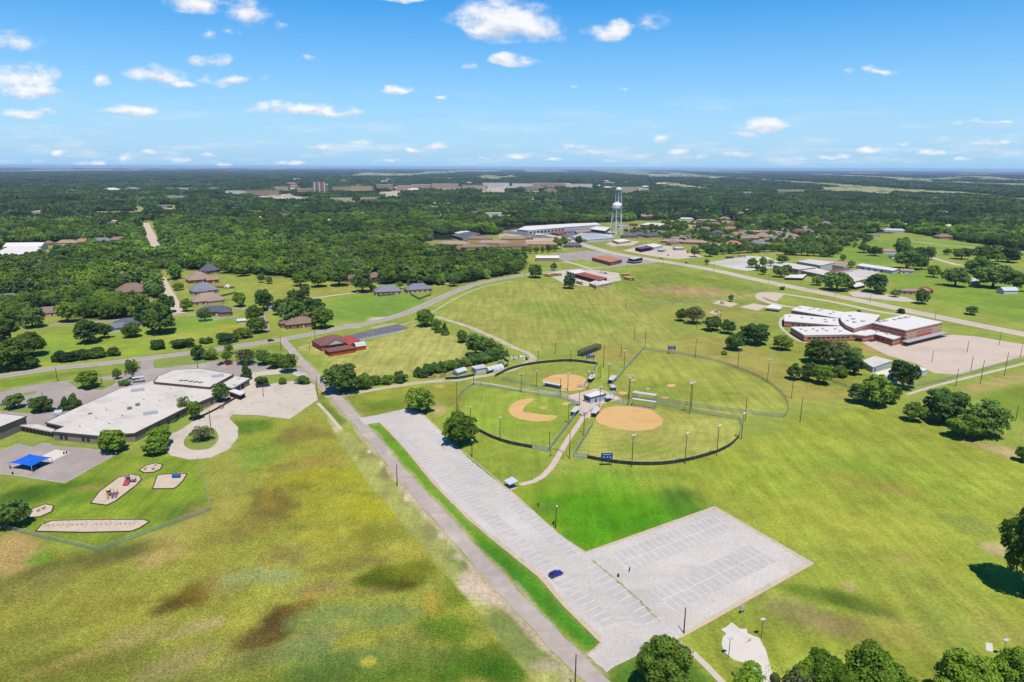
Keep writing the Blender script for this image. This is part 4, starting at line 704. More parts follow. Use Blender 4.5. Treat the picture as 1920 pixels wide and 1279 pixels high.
TREES = [
 (1243, 1306, 98, 118, 'bigd', 'large dark green tree at the bottom edge below the lot entrance'), (1922, 1112, 104, 168, 'bigd', 'tall tree cut by the right edge beside the wide lawn'), (1490, 1330, 70, 80, 'olive', 'thin greyish tree at the edge of the white skate pad'), (1545, 1322, 84, 105, 'big', 'bright green tree right of the white skate pad at the bottom edge'),
 (1632, 1330, 115, 130, 'big', 'biggest bright green tree along the bottom right edge'), (1590, 1345, 70, 80, 'bright', 'low green tree between the two tall bottom-edge trees'), (1800, 1336, 105, 125, 'big', 'broad green tree at the bottom edge left of the yellow-topped lamp'), (1893, 1330, 80, 118, 'big', 'green tree in the bottom right corner of the picture'), (1400, 1318, 80, 70, 'bright', 'leafy tree top just below the white skate pad'), (1450, 1300, 46, 60, 'bare', 'leafless grey tree on the skate pad rim'), (1915, 865, 26, 30, 'a', 'small tree on the right edge beyond the worn path'),
 (1680, 1345, 80, 90, 'big', 'green tree closing the bottom right row on its right'), (1512, 1318, 60, 86, 'big', 'narrow green tree in the bottom right row beside the skate pad'), (1850, 1345, 70, 90, 'bright', 'low green tree between the two bottom right corner trees'),
 (862, 832, 68, 66, 'bright', 'dense round tree beside the parking lot and the outfield fence'), (788, 772, 52, 50, 'a', 'spreading tree at the top end of the parking lot'),
 (640, 736, 66, 58, 'dark', 'large dark tree at the corner of lane and gravel lane'), (682, 729, 30, 30, 'a', 'medium tree just right of the dark corner tree'), (703, 722, 20, 22, 'bush', 'small round bush on the church field edge'), (726, 720, 22, 22, 'bush', 'second bush of the row on the church field edge'), (752, 716, 30, 26, 'dbush', 'dark round bush at the right end of the church field row'),
 (1642, 762, 56, 62, 'a', 'dark green tree in the clump left of the white sheds'), (1612, 756, 42, 40, 'dark', 'lower left tree of the clump by the white sheds'), (1668, 756, 34, 40, 'a', 'right tree of the clump before the white shed'), (1692, 729, 52, 56, 'dark', 'leafy tree standing in front of the long white shed'),
 (1768, 792, 78, 70, 'dark', 'wide oak on the slope below the school fence'), (1846, 818, 76, 74, 'dark', 'tallest tree of the right slope group'), (1812, 822, 64, 52, 'a', 'lower front tree of the right slope group'), (1712, 790, 36, 38, 'a', 'small tree left of the wide oak on the slope'),
 (1530, 680, 52, 46, 'a', 'left tree of the dense clump before the red-brick school'), (1566, 683, 54, 48, 'olive', 'middle tree of the dense clump before the red-brick school'), (1592, 690, 44, 42, 'dark', 'right tree of the dense clump before the red-brick school'), (1600, 702, 36, 36, 'dark', 'dark tree touching the left white shed'),
 (1488, 712, 28, 30, 'dark', 'first small tree from the left in the row on the dry slope'), (1516, 714, 32, 36, 'a', 'second small tree in the row on the dry slope'), (1542, 720, 36, 38, 'bright', 'third tree in the row on the dry slope'), (1572, 706, 32, 26, 'bush', 'low bush right of the row on the dry slope'),
 (1466, 656, 34, 30, 'a', 'tree by the curved walk of the red-brick school'), (1412, 645, 56, 38, 'dark', 'broad dark tree on the dry slope beyond the outfield'), (1377, 656, 36, 32, 'a', 'small tree left of the broad dark tree on the slope'), (1365, 626, 28, 26, 'dark', 'round dark tree in the row of three on the slope'), (1336, 620, 36, 28, 'dark', 'dark bushy tree left of the round one on the slope'), (1300, 607, 40, 36, 'olive', 'taller olive tree beside the play area on the slope'), (1277, 602, 22, 24, 'a', 'small tree left of the taller olive tree'), (1358, 665, 11, 9, 'bush', 'tiny bright bush below the slope trees'),
 (1370, 566, 11, 14, 'dark', 'small round-headed tree by the far playground'),
 (27, 766, 36, 30, 'dark', 'small tree at the left end of the school yard strip'), (77, 772, 40, 32, 'a', 'tree with a clear trunk on the school yard strip'), (124, 768, 26, 26, 'cone', 'left dark cedar beside the school roof'), (140, 765, 30, 30, 'cone', 'right dark cedar beside the school roof'), (167, 727, 42, 36, 'a', 'round tree on the grass triangle behind the school'), (220, 711, 15, 20, 'a', 'slim small tree behind the school by the drive'), (250, 712, 26, 40, 'sparse', 'tall loose tree by the school back entrance'), (236, 722, 20, 14, 'dbush', 'low dark bush by the school back entrance'),
 (346, 776, 24, 34, 'sparse', 'left of the twin trees at the school wall'), (366, 786, 30, 36, 'a', 'right of the twin trees at the school wall'), (415, 754, 30, 38, 'dark', 'dark tree by the small fenced play yard'), (213, 846, 52, 46, 'bright', 'round clipped bright green tree at the school corner'), (300, 838, 42, 40, 'bright', 'upper tree of the pair beside the loop drive'), (292, 852, 42, 36, 'a', 'lower tree of the pair beside the loop drive'), (380, 826, 40, 26, 'olive', 'thin greyish shrub tree on the teardrop island'), (26, 988, 60, 56, 'dark', 'dark bushy tree on the left edge by the playground'),
 (372, 674, 28, 28, 'a', 'first roadside tree from the school drive'), (395, 674, 26, 22, 'a', 'second roadside tree from the school drive'), (430, 664, 20, 20, 'sparse', 'small thin tree beside the highway'), (426, 680, 22, 24, 'sparse', 'yellowish thin tree by the two parked cars'), (462, 682, 42, 30, 'olive', 'wide greyish tree by the school parking rows'), (496, 684, 30, 30, 'dark', 'dark tree between parking rows and lane'), (518, 690, 34, 30, 'a', 'green tree left of the lane'), (540, 698, 32, 36, 'a', 'right tree of the group left of the lane'), (463, 712, 24, 36, 'cone', 'bright conical tree by the school entrance'), (488, 720, 26, 20, 'dbush', 'dark shrub at the school entrance'), (530, 720, 15, 15, 'bush', 'small round shrub in the entrance bed'), (566, 718, 30, 18, 'dbush', 'dark shrub at the lane side of the entrance bed'),
 (126, 676, 42, 26, 'dbush', 'dark hedge bush at the left end of the highway row'), (158, 673, 30, 24, 'dbush', 'second bush of the row along the highway'), (182, 670, 34, 24, 'bush', 'bright bush of the row along the highway'), (214, 667, 22, 20, 'bush', 'right end bush of the row along the highway'), (300, 654, 26, 22, 'dbush', 'small bush right of the mown strips'), (338, 652, 40, 24, 'dbush', 'wide bush right of the mown strips'), (386, 644, 22, 16, 'dbush', 'round bush alone on the highway bank'), (424, 641, 40, 22, 'dbush', 'long bush on the highway bank'), (456, 634, 30, 24, 'bush', 'bush joining the long bush on the highway bank'), (484, 624, 36, 30, 'a', 'tree at the highway end of the bank'), (478, 604, 30, 32, 'a', 'tree left of the brick house near the junction'),
 (25, 690, 80, 60, 'a', 'large rounded tree mass at the left edge above the highway'), (60, 668, 50, 48, 'a', 'round tree right of the large left edge tree'), (45, 690, 50, 26, 'bush', 'low bush under the left edge trees'), (10, 640, 50, 50, 'dark', 'dark tree behind the left edge trees'), (62, 614, 44, 40, 'dark', 'dark oak on the lawn by the tan cottage'), (128, 604, 40, 40, 'a', 'tree with a bare lower trunk by the tan cottage'),
 (166, 643, 48, 46, 'dark', 'dark conical tree left of the grey-roofed garage'), (196, 634, 28, 30, 'dark', 'small dark tree by the grey-roofed garage'), (247, 632, 34, 28, 'a', 'round tree before the house with the red chimney'), (300, 625, 64, 58, 'dark', 'great dark tree right of the red chimney house'), (276, 610, 40, 40, 'dark', 'dark tree behind the red chimney house'), (262, 592, 46, 44, 'a', 'tree at the corner below the maroon hip roof'), (314, 586, 34, 36, 'dark', 'tree leaning over the pale street'), (350, 584, 22, 24, 'a', 'street tree before the tan houses'), (384, 602, 24, 24, 'dark', 'round tree inside the white fence'), (450, 575, 26, 28, 'a', 'tree by the double garage drive'), (335, 544, 20, 16, 'bush', 'clipped round bush on the tan house lawn'),
 (555, 582, 36, 40, 'dark', 'left tree of the clump by the brick house'), (546, 608, 56, 50, 'dark', 'large dark tree above the brick house'), (588, 592, 42, 36, 'dark', 'dense tree right of the brick house clump'), (604, 616, 40, 42, 'a', 'round tree touching the brick house'), (495, 582, 36, 40, 'a', 'tree left of the hidden white house'), (525, 590, 30, 30, 'dark', 'dark tree at the hidden white house'), (572, 560, 20, 26, 'dark', 'small dark tree on the back lawn'),
 (564, 536, 30, 26, 'a', 'first tree from the left on the back lawn'), (597, 538, 34, 30, 'a', 'second tree from the left on the back lawn'), (636, 536, 40, 40, 'dark', 'dark tall tree on the back lawn'), (680, 548, 40, 38, 'dark', 'dark round tree by the parked white truck'), (700, 546, 14, 14, 'bush', 'small bush by the parked white truck'), (725, 532, 34, 30, 'a', 'tree behind the left grey-roofed house'), (750, 542, 16, 16, 'sparse', 'small tree between the two grey-roofed houses'), (780, 536, 40, 36, 'dark', 'dark tree behind the right grey-roofed house'), (804, 534, 30, 30, 'dark', 'tree right of the dark one behind the grey roof'), (826, 534, 22, 20, 'bright', 'light green tree near the highway curve'), (850, 537, 22, 26, 'dark', 'dark tree at the end of the back lane'), (490, 530, 14, 18, 'dark', 'small dark tree near the dome in the yard'), (505, 532, 14, 14, 'dark', 'small tree right of the dome yard'), (456, 518, 26, 26, 'a', 'tree at the wood edge above the dome'), (508, 516, 24, 20, 'dark', 'tree at the wood edge above the back lawn'),
 (797, 612, 36, 34, 'a', 'tall tree at the left end of the highway row of four'), (818, 618, 20, 20, 'a', 'second tree of the highway row of four'), (822, 624, 16, 18, 'cone', 'third tree of the highway row of four'), (834, 628, 18, 24, 'cone', 'dark pointed tree ending the highway row of four'), (867, 642, 24, 24, 'a', 'small tree on the church field corner'), (893, 668, 42, 46, 'dark', 'tall dark tree above the greenhouse hedge'), (915, 666, 38, 34, 'a', 'broad tree right of the tall dark one'), (935, 664, 20, 20, 'bright', 'bright small tree above the shed roofs'), (950, 668, 10, 14, 'cone', 'tiny dark tree by the scrap heap'),
 (1004, 521, 30, 26, 'dark', 'dark tree beside the highway left of the bus barn'), (1038, 507, 14, 14, 'dark', 'small round tree across the road from the bus barn'), (1067, 541, 26, 26, 'dark', 'dark tree in front of the bus barn'), (966, 512, 18, 18, 'dark', 'dark tree at the wood end on the highway'), (975, 505, 18, 16, 'a', 'small tree at the wood end on the highway'),
 (1045, 467, 20, 22, 'dark', 'dark tree by the tan apartments'), (1058, 462, 16, 20, 'a', 'tree right of the apartment tree'), (1085, 461, 15, 18, 'dark', 'round dark tree at the corner shop'), (1302, 482, 17, 20, 'dark', 'dark tree by the fire-station roof'), (1330, 481, 20, 18, 'dark', 'round dark tree right of the filling station'), (1322, 472, 18, 16, 'dark', 'small tree behind the round dark one'), (1325, 496, 11, 11, 'sparse', 'small tree at the entrance of the tan school lot'),
 (1410, 502, 20, 18, 'a', 'left tree at the foot of the tan school lot'), (1430, 502, 15, 20, 'a', 'slim tree at the foot of the tan school lot'), (1445, 499, 15, 13, 'sparse', 'small tree on the tan school lot'), (1420, 508, 12, 12, 'a', 'tiny tree below the tan school lot'), (1430, 515, 14, 16, 'a', 'small roadside tree below the tan school lot'), (1464, 520, 28, 20, 'dark', 'dark tree before the tan school front'), (1475, 512, 20, 16, 'dark', 'tree right of the dark one before the tan school'), (1467, 494, 22, 16, 'dark', 'dark rounded tree behind the tan school front'), (1508, 500, 20, 8, 'dbush', 'dark shrub in the tan school courtyard'),
 (1532, 535, 22, 18, 'a', 'small tree by the wide highway before the tan school'), (1568, 545, 50, 32, 'dark', 'long dark tree before the tan school wing'), (1590, 543, 24, 24, 'dark', 'right end tree of the tan school wing'), (1640, 548, 44, 36, 'dark', 'big dark tree at the end of the tan school'), (1650, 552, 22, 14, 'a', 'small tree under the big dark school tree'), (1678, 557, 18, 14, 'dark', 'small tree left of the tan annex'), (1728, 570, 28, 28, 'a', 'tree right of the tan annex on the green'), (1731, 558, 18, 14, 'dark', 'small tree behind the one right of the annex'), (1821, 590, 24, 14, 'dark', 'lone tree on the green beyond the highway'), (1688, 587, 16, 12, 'dbush', 'dark shrub beside the highway bank'), (1466, 544, 9, 9, 'dbush', 'tiny dark shrub at the drive loop'),
 (1700, 505, 52, 36, 'dark', 'broad dark tree beyond the long white shed'), (1727, 505, 24, 20, 'a', 'tree right of the broad dark one'), (1750, 520, 24, 22, 'a', 'round tree on the green beyond the shed'), (1595, 502, 16, 14, 'dark', 'small tree left of the long white shed'), (1580, 489, 13, 12, 'dark', 'small dark tree on the hill lawn'), (1718, 489, 34, 26, 'dark', 'dark tree left of the red-leaved tree'), (1740, 487, 24, 24, 'dark', 'dark tree behind the red-leaved tree'), (1729, 490, 13, 12, 'red', 'red-leaved small tree among dark trees'), (1690, 482, 30, 36, 'dark', 'tall dark tree by the far farmhouse'), (1640, 480, 24, 18, 'a', 'tree on the hill lawn by the play tower'), (1620, 474, 24, 14, 'dark', 'dark tree at the top of the hill lawn'),
 (1790, 537, 46, 36, 'dark', 'left tree of the big clump on the right green'), (1830, 528, 50, 48, 'dark', 'tall tree of the big clump on the right green'), (1860, 540, 60, 44, 'dark', 'wide tree at the right of the big clump'), (1900, 545, 50, 40, 'dark', 'dark tree by the small white shed at the edge'), (1850, 494, 50, 26, 'dark', 'dark tree of the row along the far meadow'), (1802, 486, 30, 18, 'a', 'left tree of the row along the far meadow'), (1890, 492, 40, 18, 'dark', 'right tree of the row along the far meadow'), (1776, 478, 14, 12, 'a', 'small tree left of the row along the far meadow')]
for T in TREES: tree(*T)
def hedge(p0, p1, n, w, h, kind, label, group):
    for i in range(n):
        t = i / max(1, n - 1); tree(p0[0] + (p1[0] - p0[0]) * t, p0[1] + (p1[1] - p0[1]) * t, w * trnd.uniform(.85, 1.2), h * trnd.uniform(.85, 1.15), kind if trnd.random() < .7 else 'bush', label, group)
hedge((792, 706), (935, 672), 11, 26, 26, 'dbush', 'dense green hedge bush behind the greenhouse and garden plots', 'hedge behind the garden plots')
hedge((240, 794), (262, 784), 5, 9, 7, 'bush', 'low clipped bush along the school front wall', 'clipped bushes along the school wall')
hedge((325, 792), (345, 780), 5, 8, 7, 'bush', 'low clipped bush beside the twin school trees', 'clipped bushes beside the twin trees')
hedge((860, 531), (960, 513), 9, 24, 24, 'dark', 'dark green tree at the wood edge along the highway curve', 'wood edge along the highway curve')
hedge((1340, 478), (1480, 470), 10, 18, 16, 'dark', 'dark tree in the row behind the tan school lot', 'tree row behind the tan school lot')
hedge((1480, 478), (1560, 482), 8, 20, 20, 'dark', 'dark tree in the row behind the tan school roof', 'tree row behind the tan school roof')
hedge((948, 480), (1040, 472), 9, 11, 14, 'a', 'small tree in front of the tan apartments', 'trees before the tan apartments')

# ------------------------------------------------------------------ buildings
CLEAR = []          # (x, y, radius, height): keeps the wood off buildings and their view side
def clear_for(x, y, r, h=4.0): CLEAR.append((x, y, r, h))
def edge_boxes(e, poly, z, spec, material='glass', name='window'):
    n = len(poly); a2 = sum(poly[i][0] * poly[(i + 1) % n][1] - poly[(i + 1) % n][0] * poly[i][1] for i in range(n)); sg = 1 if a2 > 0 else -1; cache = {}
    for i, cnt, w, h, zc, t0, t1 in spec:
        a, b = np.array(poly[i][:2]), np.array(poly[(i + 1) % n][:2]); d = b - a; L = np.linalg.norm(d); d /= L; nr = np.array([d[1], -d[0]]) * sg; ang = math.atan2(d[1], d[0])
        key = (w, h)
        if key not in cache: cache[key] = MB().box((0, 0, 0), (w, .16, h)).mesh(name)
        for k in range(cnt):
            t = t0 + (t1 - t0) * (k + .5) / cnt; p = a + d * L * t + nr * .03
            o = obj(name, cache[key], material, e); o.location = (p[0], p[1], zc); o.rotation_euler[2] = ang
def flat_building(name, pts, z, wall, roof, label, cat='building', windows=(), units=(), bands=(), doors=(), fascia='trim', parapet=.35, world=None):
    P = world or [tuple(G(x, y, z)[:2]) for x, y in pts]; c = np.mean(np.array(P), 0); e = empty(name, (0, 0, 0))
    MB().prism(P, 0, z - .25, top=False).build('wall', wall, e)
    k = [tuple(c + (np.array(p) - c) * (1 + .5 / max(4, np.linalg.norm(np.array(p) - c)))) for p in P]
    MB().prism(k, z - .55, z - .02).build('fascia', fascia, e); MB().prism([tuple(c + (np.array(p) - c) * (1 - .2 / max(4, np.linalg.norm(np.array(p) - c)))) for p in P], z - .3, z).build('roof', roof, e)
    for z0, z1, m in bands: MB().prism([tuple(c + (np.array(p) - c) * (1 + .12 / max(4, np.linalg.norm(np.array(p) - c)))) for p in P], z0, z1).build('band', m, e)
    edge_boxes(e, P, z, windows); edge_boxes(e, P, z, doors, 'dark', 'door')
    for ux, uy, w, d, h in units:
        q = G(ux, uy, z); MB().box((q[0], q[1], z + h / 2), (w, d, h), BEAR).build('roof_unit', 'roof_metal' if h > .5 else 'metal_pole', e)
    clear_for(c[0], c[1], max(np.linalg.norm(np.array(p) - c) for p in P) + 4, z)
    return tag(e, label, cat)
def hip_roof(w, d, z, h, over=.5, gable=False, t=.25):
    W, D = w / 2 + over, d / 2 + over; rl = W if gable else max(.3, W - D * .95)
    v = [(-W, -D, z), (W, -D, z), (W, D, z), (-W, D, z), (-rl, 0, z + h), (rl, 0, z + h), (-W, -D, z - t), (W, -D, z - t), (W, D, z - t), (-W, D, z - t)]
    return MB().add(v, [(0, 1, 5, 4), (2, 3, 4, 5), (1, 2, 5), (3, 0, 4), (6, 7, 1, 0), (7, 8, 2, 1), (8, 9, 3, 2), (9, 6, 0, 3), (9, 8, 7, 6)])
def house(x, y, w, d, rot, roof, wall, label, h=3.3, rh=None, gable=False, chimney=None, detail=True, wing=None, name='house', cat='house', open_front=True):
    g = G(x, y); e = empty(name, (g[0], g[1], 0), BEAR + math.radians(rot)); rh = rh * 1.2 if rh else d * .32
    MB().box((0, 0, h / 2), (w, d, h)).build('wall', wall, e); r = hip_roof(w, d, h + .25, rh, gable=gable).build('roof', roof, e)
    if gable:
        gb = MB()
        for s in (-1, 1): gb.add([(s * (w / 2 - .02), -d / 2, h), (s * (w / 2 - .02), d / 2, h), (s * (w / 2 - .02), 0, h + rh * .96)], [(0, 1, 2)])
        gb.build('gable_wall', wall, e)
    if wing:
        wx, wy, ww, wd = wing; MB().box((wx, wy, h / 2 - .03), (ww, wd, h - .06)).build('wing_wall', wall, e); wr = hip_roof(ww, wd, h + .2, wd * .28 if ww > wd else ww * .28, gable=False)
        if wd > ww: wr = MB(); q = hip_roof(wd, ww, h + .2, ww * .28); wr.add([(-b, a, c) for a, b, c in q.v], q.f)
        o = wr.build('wing_roof', roof, e); o.location = (wx, wy, 0)
    if detail:
        wm = MB().box((0, 0, 0), (1.5, .12, 1.3)).mesh('window')
        for k in range(max(2, int(w / 5))):
            for s in (-1, 1):
                o = obj('window', wm, 'glass', e); o.location = (-w / 2 + w * (k + .5) / max(2, int(w / 5)), s * (d / 2 + .03), 1.55)
        MB().box((w * .08, -d / 2 - .03, 1.05), (1.1, .14, 2.1)).build('door', 'trim', e)
    if chimney: MB().box((w * .28, -d * .1, (h + rh) / 2 + .8), (1.1, 1.1, h + rh + 1.0)).build('chimney', chimney, e)
    if open_front: clear_for(g[0], g[1], max(w, d) * .62 + 3, h + rh * .5)
    return tag(e, label, cat)

# --- school on the left
flat_building('school', [(99, 809), (182, 817), (252, 812), (345, 766), (412, 738), (404, 727), (392, 726), (287, 714), (224, 729), (112, 779), (86, 792), (120, 800)], 4.2, 'stone_wall', 'roof_pale', 'long low school with a wide pale flat roof on the left', 'school',
    windows=[(0, 2, 1.5, 2.0, 1.9, .12, .34), (0, 2, 1.5, 2.0, 1.9, .62, .84), (2, 4, 1.4, 2.0, 1.9, .15, .95), (3, 2, 1.4, 2.0, 1.9, .3, .9)], units=[(282, 776, 6, 3, 1.7), (258, 733, 6, 3, 1.7), (243, 766, 2, 4, .25), (258, 759, 2, 4, .25), (169, 776, 1.6, 1.6, .3)], fascia='trim_brown')
flat_building('school_hall', [(289, 716), (296, 706), (325, 694), (375, 691), (437, 702), (393, 726)], 5.6, 'stone_wall', 'roof_pale', 'raised pale roof block at the back of the left school', 'school', units=[(408, 706, 6, 3.4, 1.6), (340, 714, 2.2, 1.6, .3), (349, 714, 2.2, 1.6, .3), (358, 715.5, 2.2, 1.6, .3), (367, 716.5, 2.2, 1.6, .3), (376, 717.5, 2.2, 1.6, .3)], fascia='trim_brown')
flat_building('school_wing', [(414, 720), (440, 706), (467, 709.5), (436, 727)], 4.0, 'stone_wall', 'roof_pale', 'small square wing at the right end of the left school', 'school', doors=[(2, 2, 2.2, 2.8, 1.5, .3, .8)], fascia='trim', units=[(440, 722, 1.6, 1.6, .7), (448, 711, 1.8, 1.4, .6)])
flat_building('school_gym', [(-70, 770), (0, 775), (48, 781), (0, 800), (-70, 826)], 6.0, 'stone_wall', 'roof_pale', 'grey-walled gym building cut by the left edge', 'school', fascia='trim_brown')
sch = [o for o in bpy.data.objects if o.name == 'school'][0]
for k in range(7):                                             # welted seams across the big roof
    a, b = G(118 + 36 * k, 776 - 7.5 * k, 4.22), G(196 + 30 * k, 815 - 11 * k, 4.22); d = b - a; MB().box(((a[0] + b[0]) / 2, (a[1] + b[1]) / 2, 4.22), (np.linalg.norm(d) * .94, .22, .05), math.atan2(d[1], d[0])).build('roof_seam', 'concrete', sch)
for ux, uy in [(150, 800), (205, 795), (230, 780), (300, 752), (330, 745), (200, 770), (270, 750), (320, 730), (360, 745), (180, 785)]:
    q = G(ux, uy, 4.2); MB().tube((q[0], q[1], 4.15), (q[0], q[1], 4.75), .22, n=8).build('roof_vent', 'metal_pole', sch)
w = flat_building('covered_walk', [(37, 797), (72, 796), (101, 805), (98, 809)], 3.0, 'dark', 'roof_pale', 'covered walkway with dark sides joining the two school blocks', 'walkway', fascia='trim')
edge_boxes(w, [tuple(G(px, py, 3.0)[:2]) for px, py in [(37, 797), (72, 796), (101, 805), (98, 809)]], 3, [(3, 9, .25, 2.6, 1.3, 0, 1)], 'metal_pole', 'post')
flat_building('porch_roof', [(430, 733), (440, 730), (459, 735), (450, 740)], 3.2, 'dark', 'roof_white', 'white porch roof over the school side door', 'porch', fascia='roof_white')
for x, y, w_, d_, lb in [(111, 783, 3.2, 4.8, 'white panel standing behind the school roof'), (260, 717, 6, 3, 'pale blue-white canopy at the school back door')]:
    g = G(x, y); e = empty('entrance_canopy', (g[0], g[1], 0), BEAR); MB().box((0, 0, 3.1), (w_, d_, .2)).build('roof', 'siding_blue', e)
    for sx in (-1, 1):
        for sy in (-1, 1): MB().tube((sx * (w_ / 2 - .2), sy * (d_ / 2 - .2), 0), (sx * (w_ / 2 - .2), sy * (d_ / 2 - .2), 3), .08).build('post', 'metal_pole', e)
    tag(e, lb, 'canopy')
# --- red-brick school on the right
BND = lambda z: [(z * .36, z * .43, 'trim'), (z * .72, z * .80, 'trim')]
flat_building('classroom_wing', [(1483.8, 581), (1501.3, 573.2), (1585, 585.3), (1575.8, 597)], 5.0, 'brick_red', 'roof_white', 'back wing of the red-brick school with white flat roof', 'school', windows=[(0, 2, 2, 1.3, 2, .2, .8), (3, 8, 2.0, 1.2, 2.6, .05, .95)], bands=BND(5.0), units=[(1500, 578, 1.5, 1.5, .8), (1519, 581, 1.5, 1.5, .8), (1536, 583, 1.5, 1.5, .8), (1526, 579, 1.5, 1.5, .8), (1557, 589, 2, 2, .8), (1563, 586, 1.5, 1.5, .8), (1541, 581.5, 1.5, 1.5, .8)])
flat_building('classroom_wing', [(1471.2, 590), (1483.8, 588.9), (1577, 598), (1583, 611), (1471.2, 601.6)], 5.0, 'brick_red', 'roof_white', 'middle wing of the red-brick school with white flat roof', 'school', windows=[(3, 9, 2.2, 1.2, 2.6, .04, .9)], bands=BND(5.0), units=[(1481, 594, 1.5, 1.5, .8), (1504, 596, 1.5, 1.5, .8), (1522, 598, 1.5, 1.5, .8), (1547, 600, 1.5, 1.5, .8), (1549, 604, 2, 2, .8), (1564, 601, 1.5, 1.5, .8)])
flat_building('classroom_wing', [(1483.2, 612.9), (1583, 611.7), (1600, 621.8), (1637, 617.2), (1697, 629.2), (1674, 635.8), (1640, 626), (1622, 629), (1600, 626.6), (1509, 628.2)], 5.0, 'brick_red', 'roof_white', 'front wing of the red-brick school facing the trees', 'school', windows=[(8, 9, 2.6, 1.3, 2.7, .06, .95), (9, 2, 2, 1.4, 2, .1, .9), (5, 3, 2, 1.3, 2.4, .1, .9)], bands=BND(5.0), units=[(1502, 618, 1.6, 1.6, .8), (1511, 621, 1.6, 1.6, .8), (1525, 617.5, 1.6, 1.6, .8), (1532, 621, 1.6, 1.6, .8), (1543, 617.5, 1.6, 1.6, .8), (1550, 621, 1.8, 1.6, .8), (1566, 617.5, 1.6, 1.6, .8), (1576, 621.5, 2.4, 1.6, .8), (1621, 620.5, 2, 1.5, .8), (1645, 622.5, 3, 1.5, .8), (1665, 627, 3, 1.5, .8)], doors=[(7, 2, 2.2, 2.6, 1.3, .2, .8)])
flat_building('school_hall', [(1575.5, 592.4), (1582, 585.4), (1602, 584), (1650, 591), (1637, 604.8), (1601.5, 615.6), (1587, 609.5), (1578, 601)], 8.4, 'brick_red', 'roof_white', 'many-sided white roofed hall in the centre of the red-brick school', 'school', bands=[(6.6, 7.1, 'trim')], units=[(1594, 593, 2, 2, .8), (1600, 599, 3, 2, 1), (1602, 605, 2.6, 2, 1), (1618, 603, 3, 2, 1), (1589, 602, 1.6, 1.6, .8)])
GYM = [(1636.4, 605), (1669, 596.4), (1696.6, 589.3), (1766.7, 604), (1698.8, 619.3)]
gp = [tuple(G(x, y, 10.4)[:2]) for x, y in GYM]
e = flat_building('school_gym', GYM, 10.4, 'brick_red', 'roof_white', 'tall gym block of the red-brick school with white roof', 'school', units=[(1651, 604, 4, 2, .9), (1660, 602.5, 4, 2, .9), (1678, 600, 3, 2, .8), (1690, 597.5, 5, 2.4, .9), (1701, 595.5, 5, 2.4, .9)], bands=[(7.5, 7.9, 'trim'), (5.6, 6.0, 'trim')])
edge_boxes(e, gp, 10.4, [(3, 14, .9, .9, 9.2, .03, .97)], 'trim', 'tile'); edge_boxes(e, gp, 10.4, [(3, 1, 9, 3.6, 4.9, .18, .30), (3, 1, 9, 3.6, 4.9, .71, .83)][:0], 'trim', 'panel')
edge_boxes(e, gp, 10.4, [(3, 4, 2.2, 4.2, 5.4, .02, .28), (3, 4, 2.2, 4.2, 5.4, .70, .96)], 'siding_cream', 'panel')
q0, q1 = np.array(gp[4]), np.array(gp[3]); dq = q1 - q0; ang = math.atan2(dq[1], dq[0]); nq = np.array([dq[1], -dq[0]]) / np.linalg.norm(dq)
e = empty('covered_walk', (0, 0, 0)); c = (q0 + q1) / 2 + nq * 2.6 - dq * .03; MB().box((c[0], c[1], 3.1), (np.linalg.norm(dq) * 1.12, 4.6, .35), ang).build('roof', 'galvanised', e)
for k in range(14):
    p = c + dq * (k / 13 - .5) * 1.08 + nq * 2; MB().tube((p[0], p[1], 0), (p[0], p[1], 3), .12).build('post', 'metal_pole', e)
tag(e, 'long grey metal canopy along the gym side of the red-brick school', 'canopy')
def small_shed(name, pts, z, wall, roof, label, cat='shed', **k): return flat_building(name, pts, z, wall, roof, label, cat, **k)
small_shed('portable_classroom', [(1617, 677), (1640, 667.5), (1672, 676), (1637, 688)], 3.6, 'siding_blue', 'roof_pale', 'white shed with tan-white flat roof behind the clump of trees', fascia='siding_white', doors=[(2, 1, 1.2, 2.1, 1.1, .8, .95)])
small_shed('portable_classroom', [(1636, 700), (1702, 681), (1739, 692.5), (1672, 712)], 3.6, 'siding_white', 'roof_white', 'long white shed partly hidden by a leafy tree', fascia='siding_white', windows=[(2, 4, 1.2, 1.0, 1.7, .1, .7)])
# --- tan school across the highway
flat_building('tan_school', [(1450, 497), (1476, 492.5), (1530, 501), (1498, 505)], 6.6, 'brick_tan', 'roof_pale', 'tan brick school block with recessed bays facing the highway', 'school', windows=[(3, 6, .7, 4.5, 3, .05, .95)], fascia='trim')
flat_building('tan_school_wing', [(1503, 507), (1530, 502), (1570, 513), (1627, 521.5), (1602, 527.5)], 5.0, 'brick_tan', 'roof_pale', 'long low tan wing of the school behind dark trees', 'school', windows=[(4, 10, 1.6, 1.6, 2.2, .05, .95)], fascia='trim')
flat_building('tan_school_gym', [(1494, 490), (1518, 486), (1566, 491.5), (1539, 497.5)], 8.5, 'siding_white', 'roof_pale', 'white-walled gym rising behind the tan school', 'school', fascia='trim')
flat_building('tan_school_annex', [(1536, 487), (1545, 485), (1590, 493), (1582, 500), (1560, 496)], 6.0, 'siding_white', 'roof_tan', 'low annex with tan roof behind the white-walled gym', 'school')
small_shed('canopy_shed', [(1548, 508), (1590, 502), (1600, 505), (1560, 511.5)], 3.2, 'siding_white', 'roof_maroon', 'maroon-roofed open shed beside the tan school')
small_shed('storage_building', [(1606, 497.5), (1616, 494), (1685, 504), (1674, 507.5)], 4.0, 'siding_blue', 'roof_white', 'long white metal building right of the tan school', doors=[(3, 4, 2.4, 2.4, 1.3, .2, .9)])
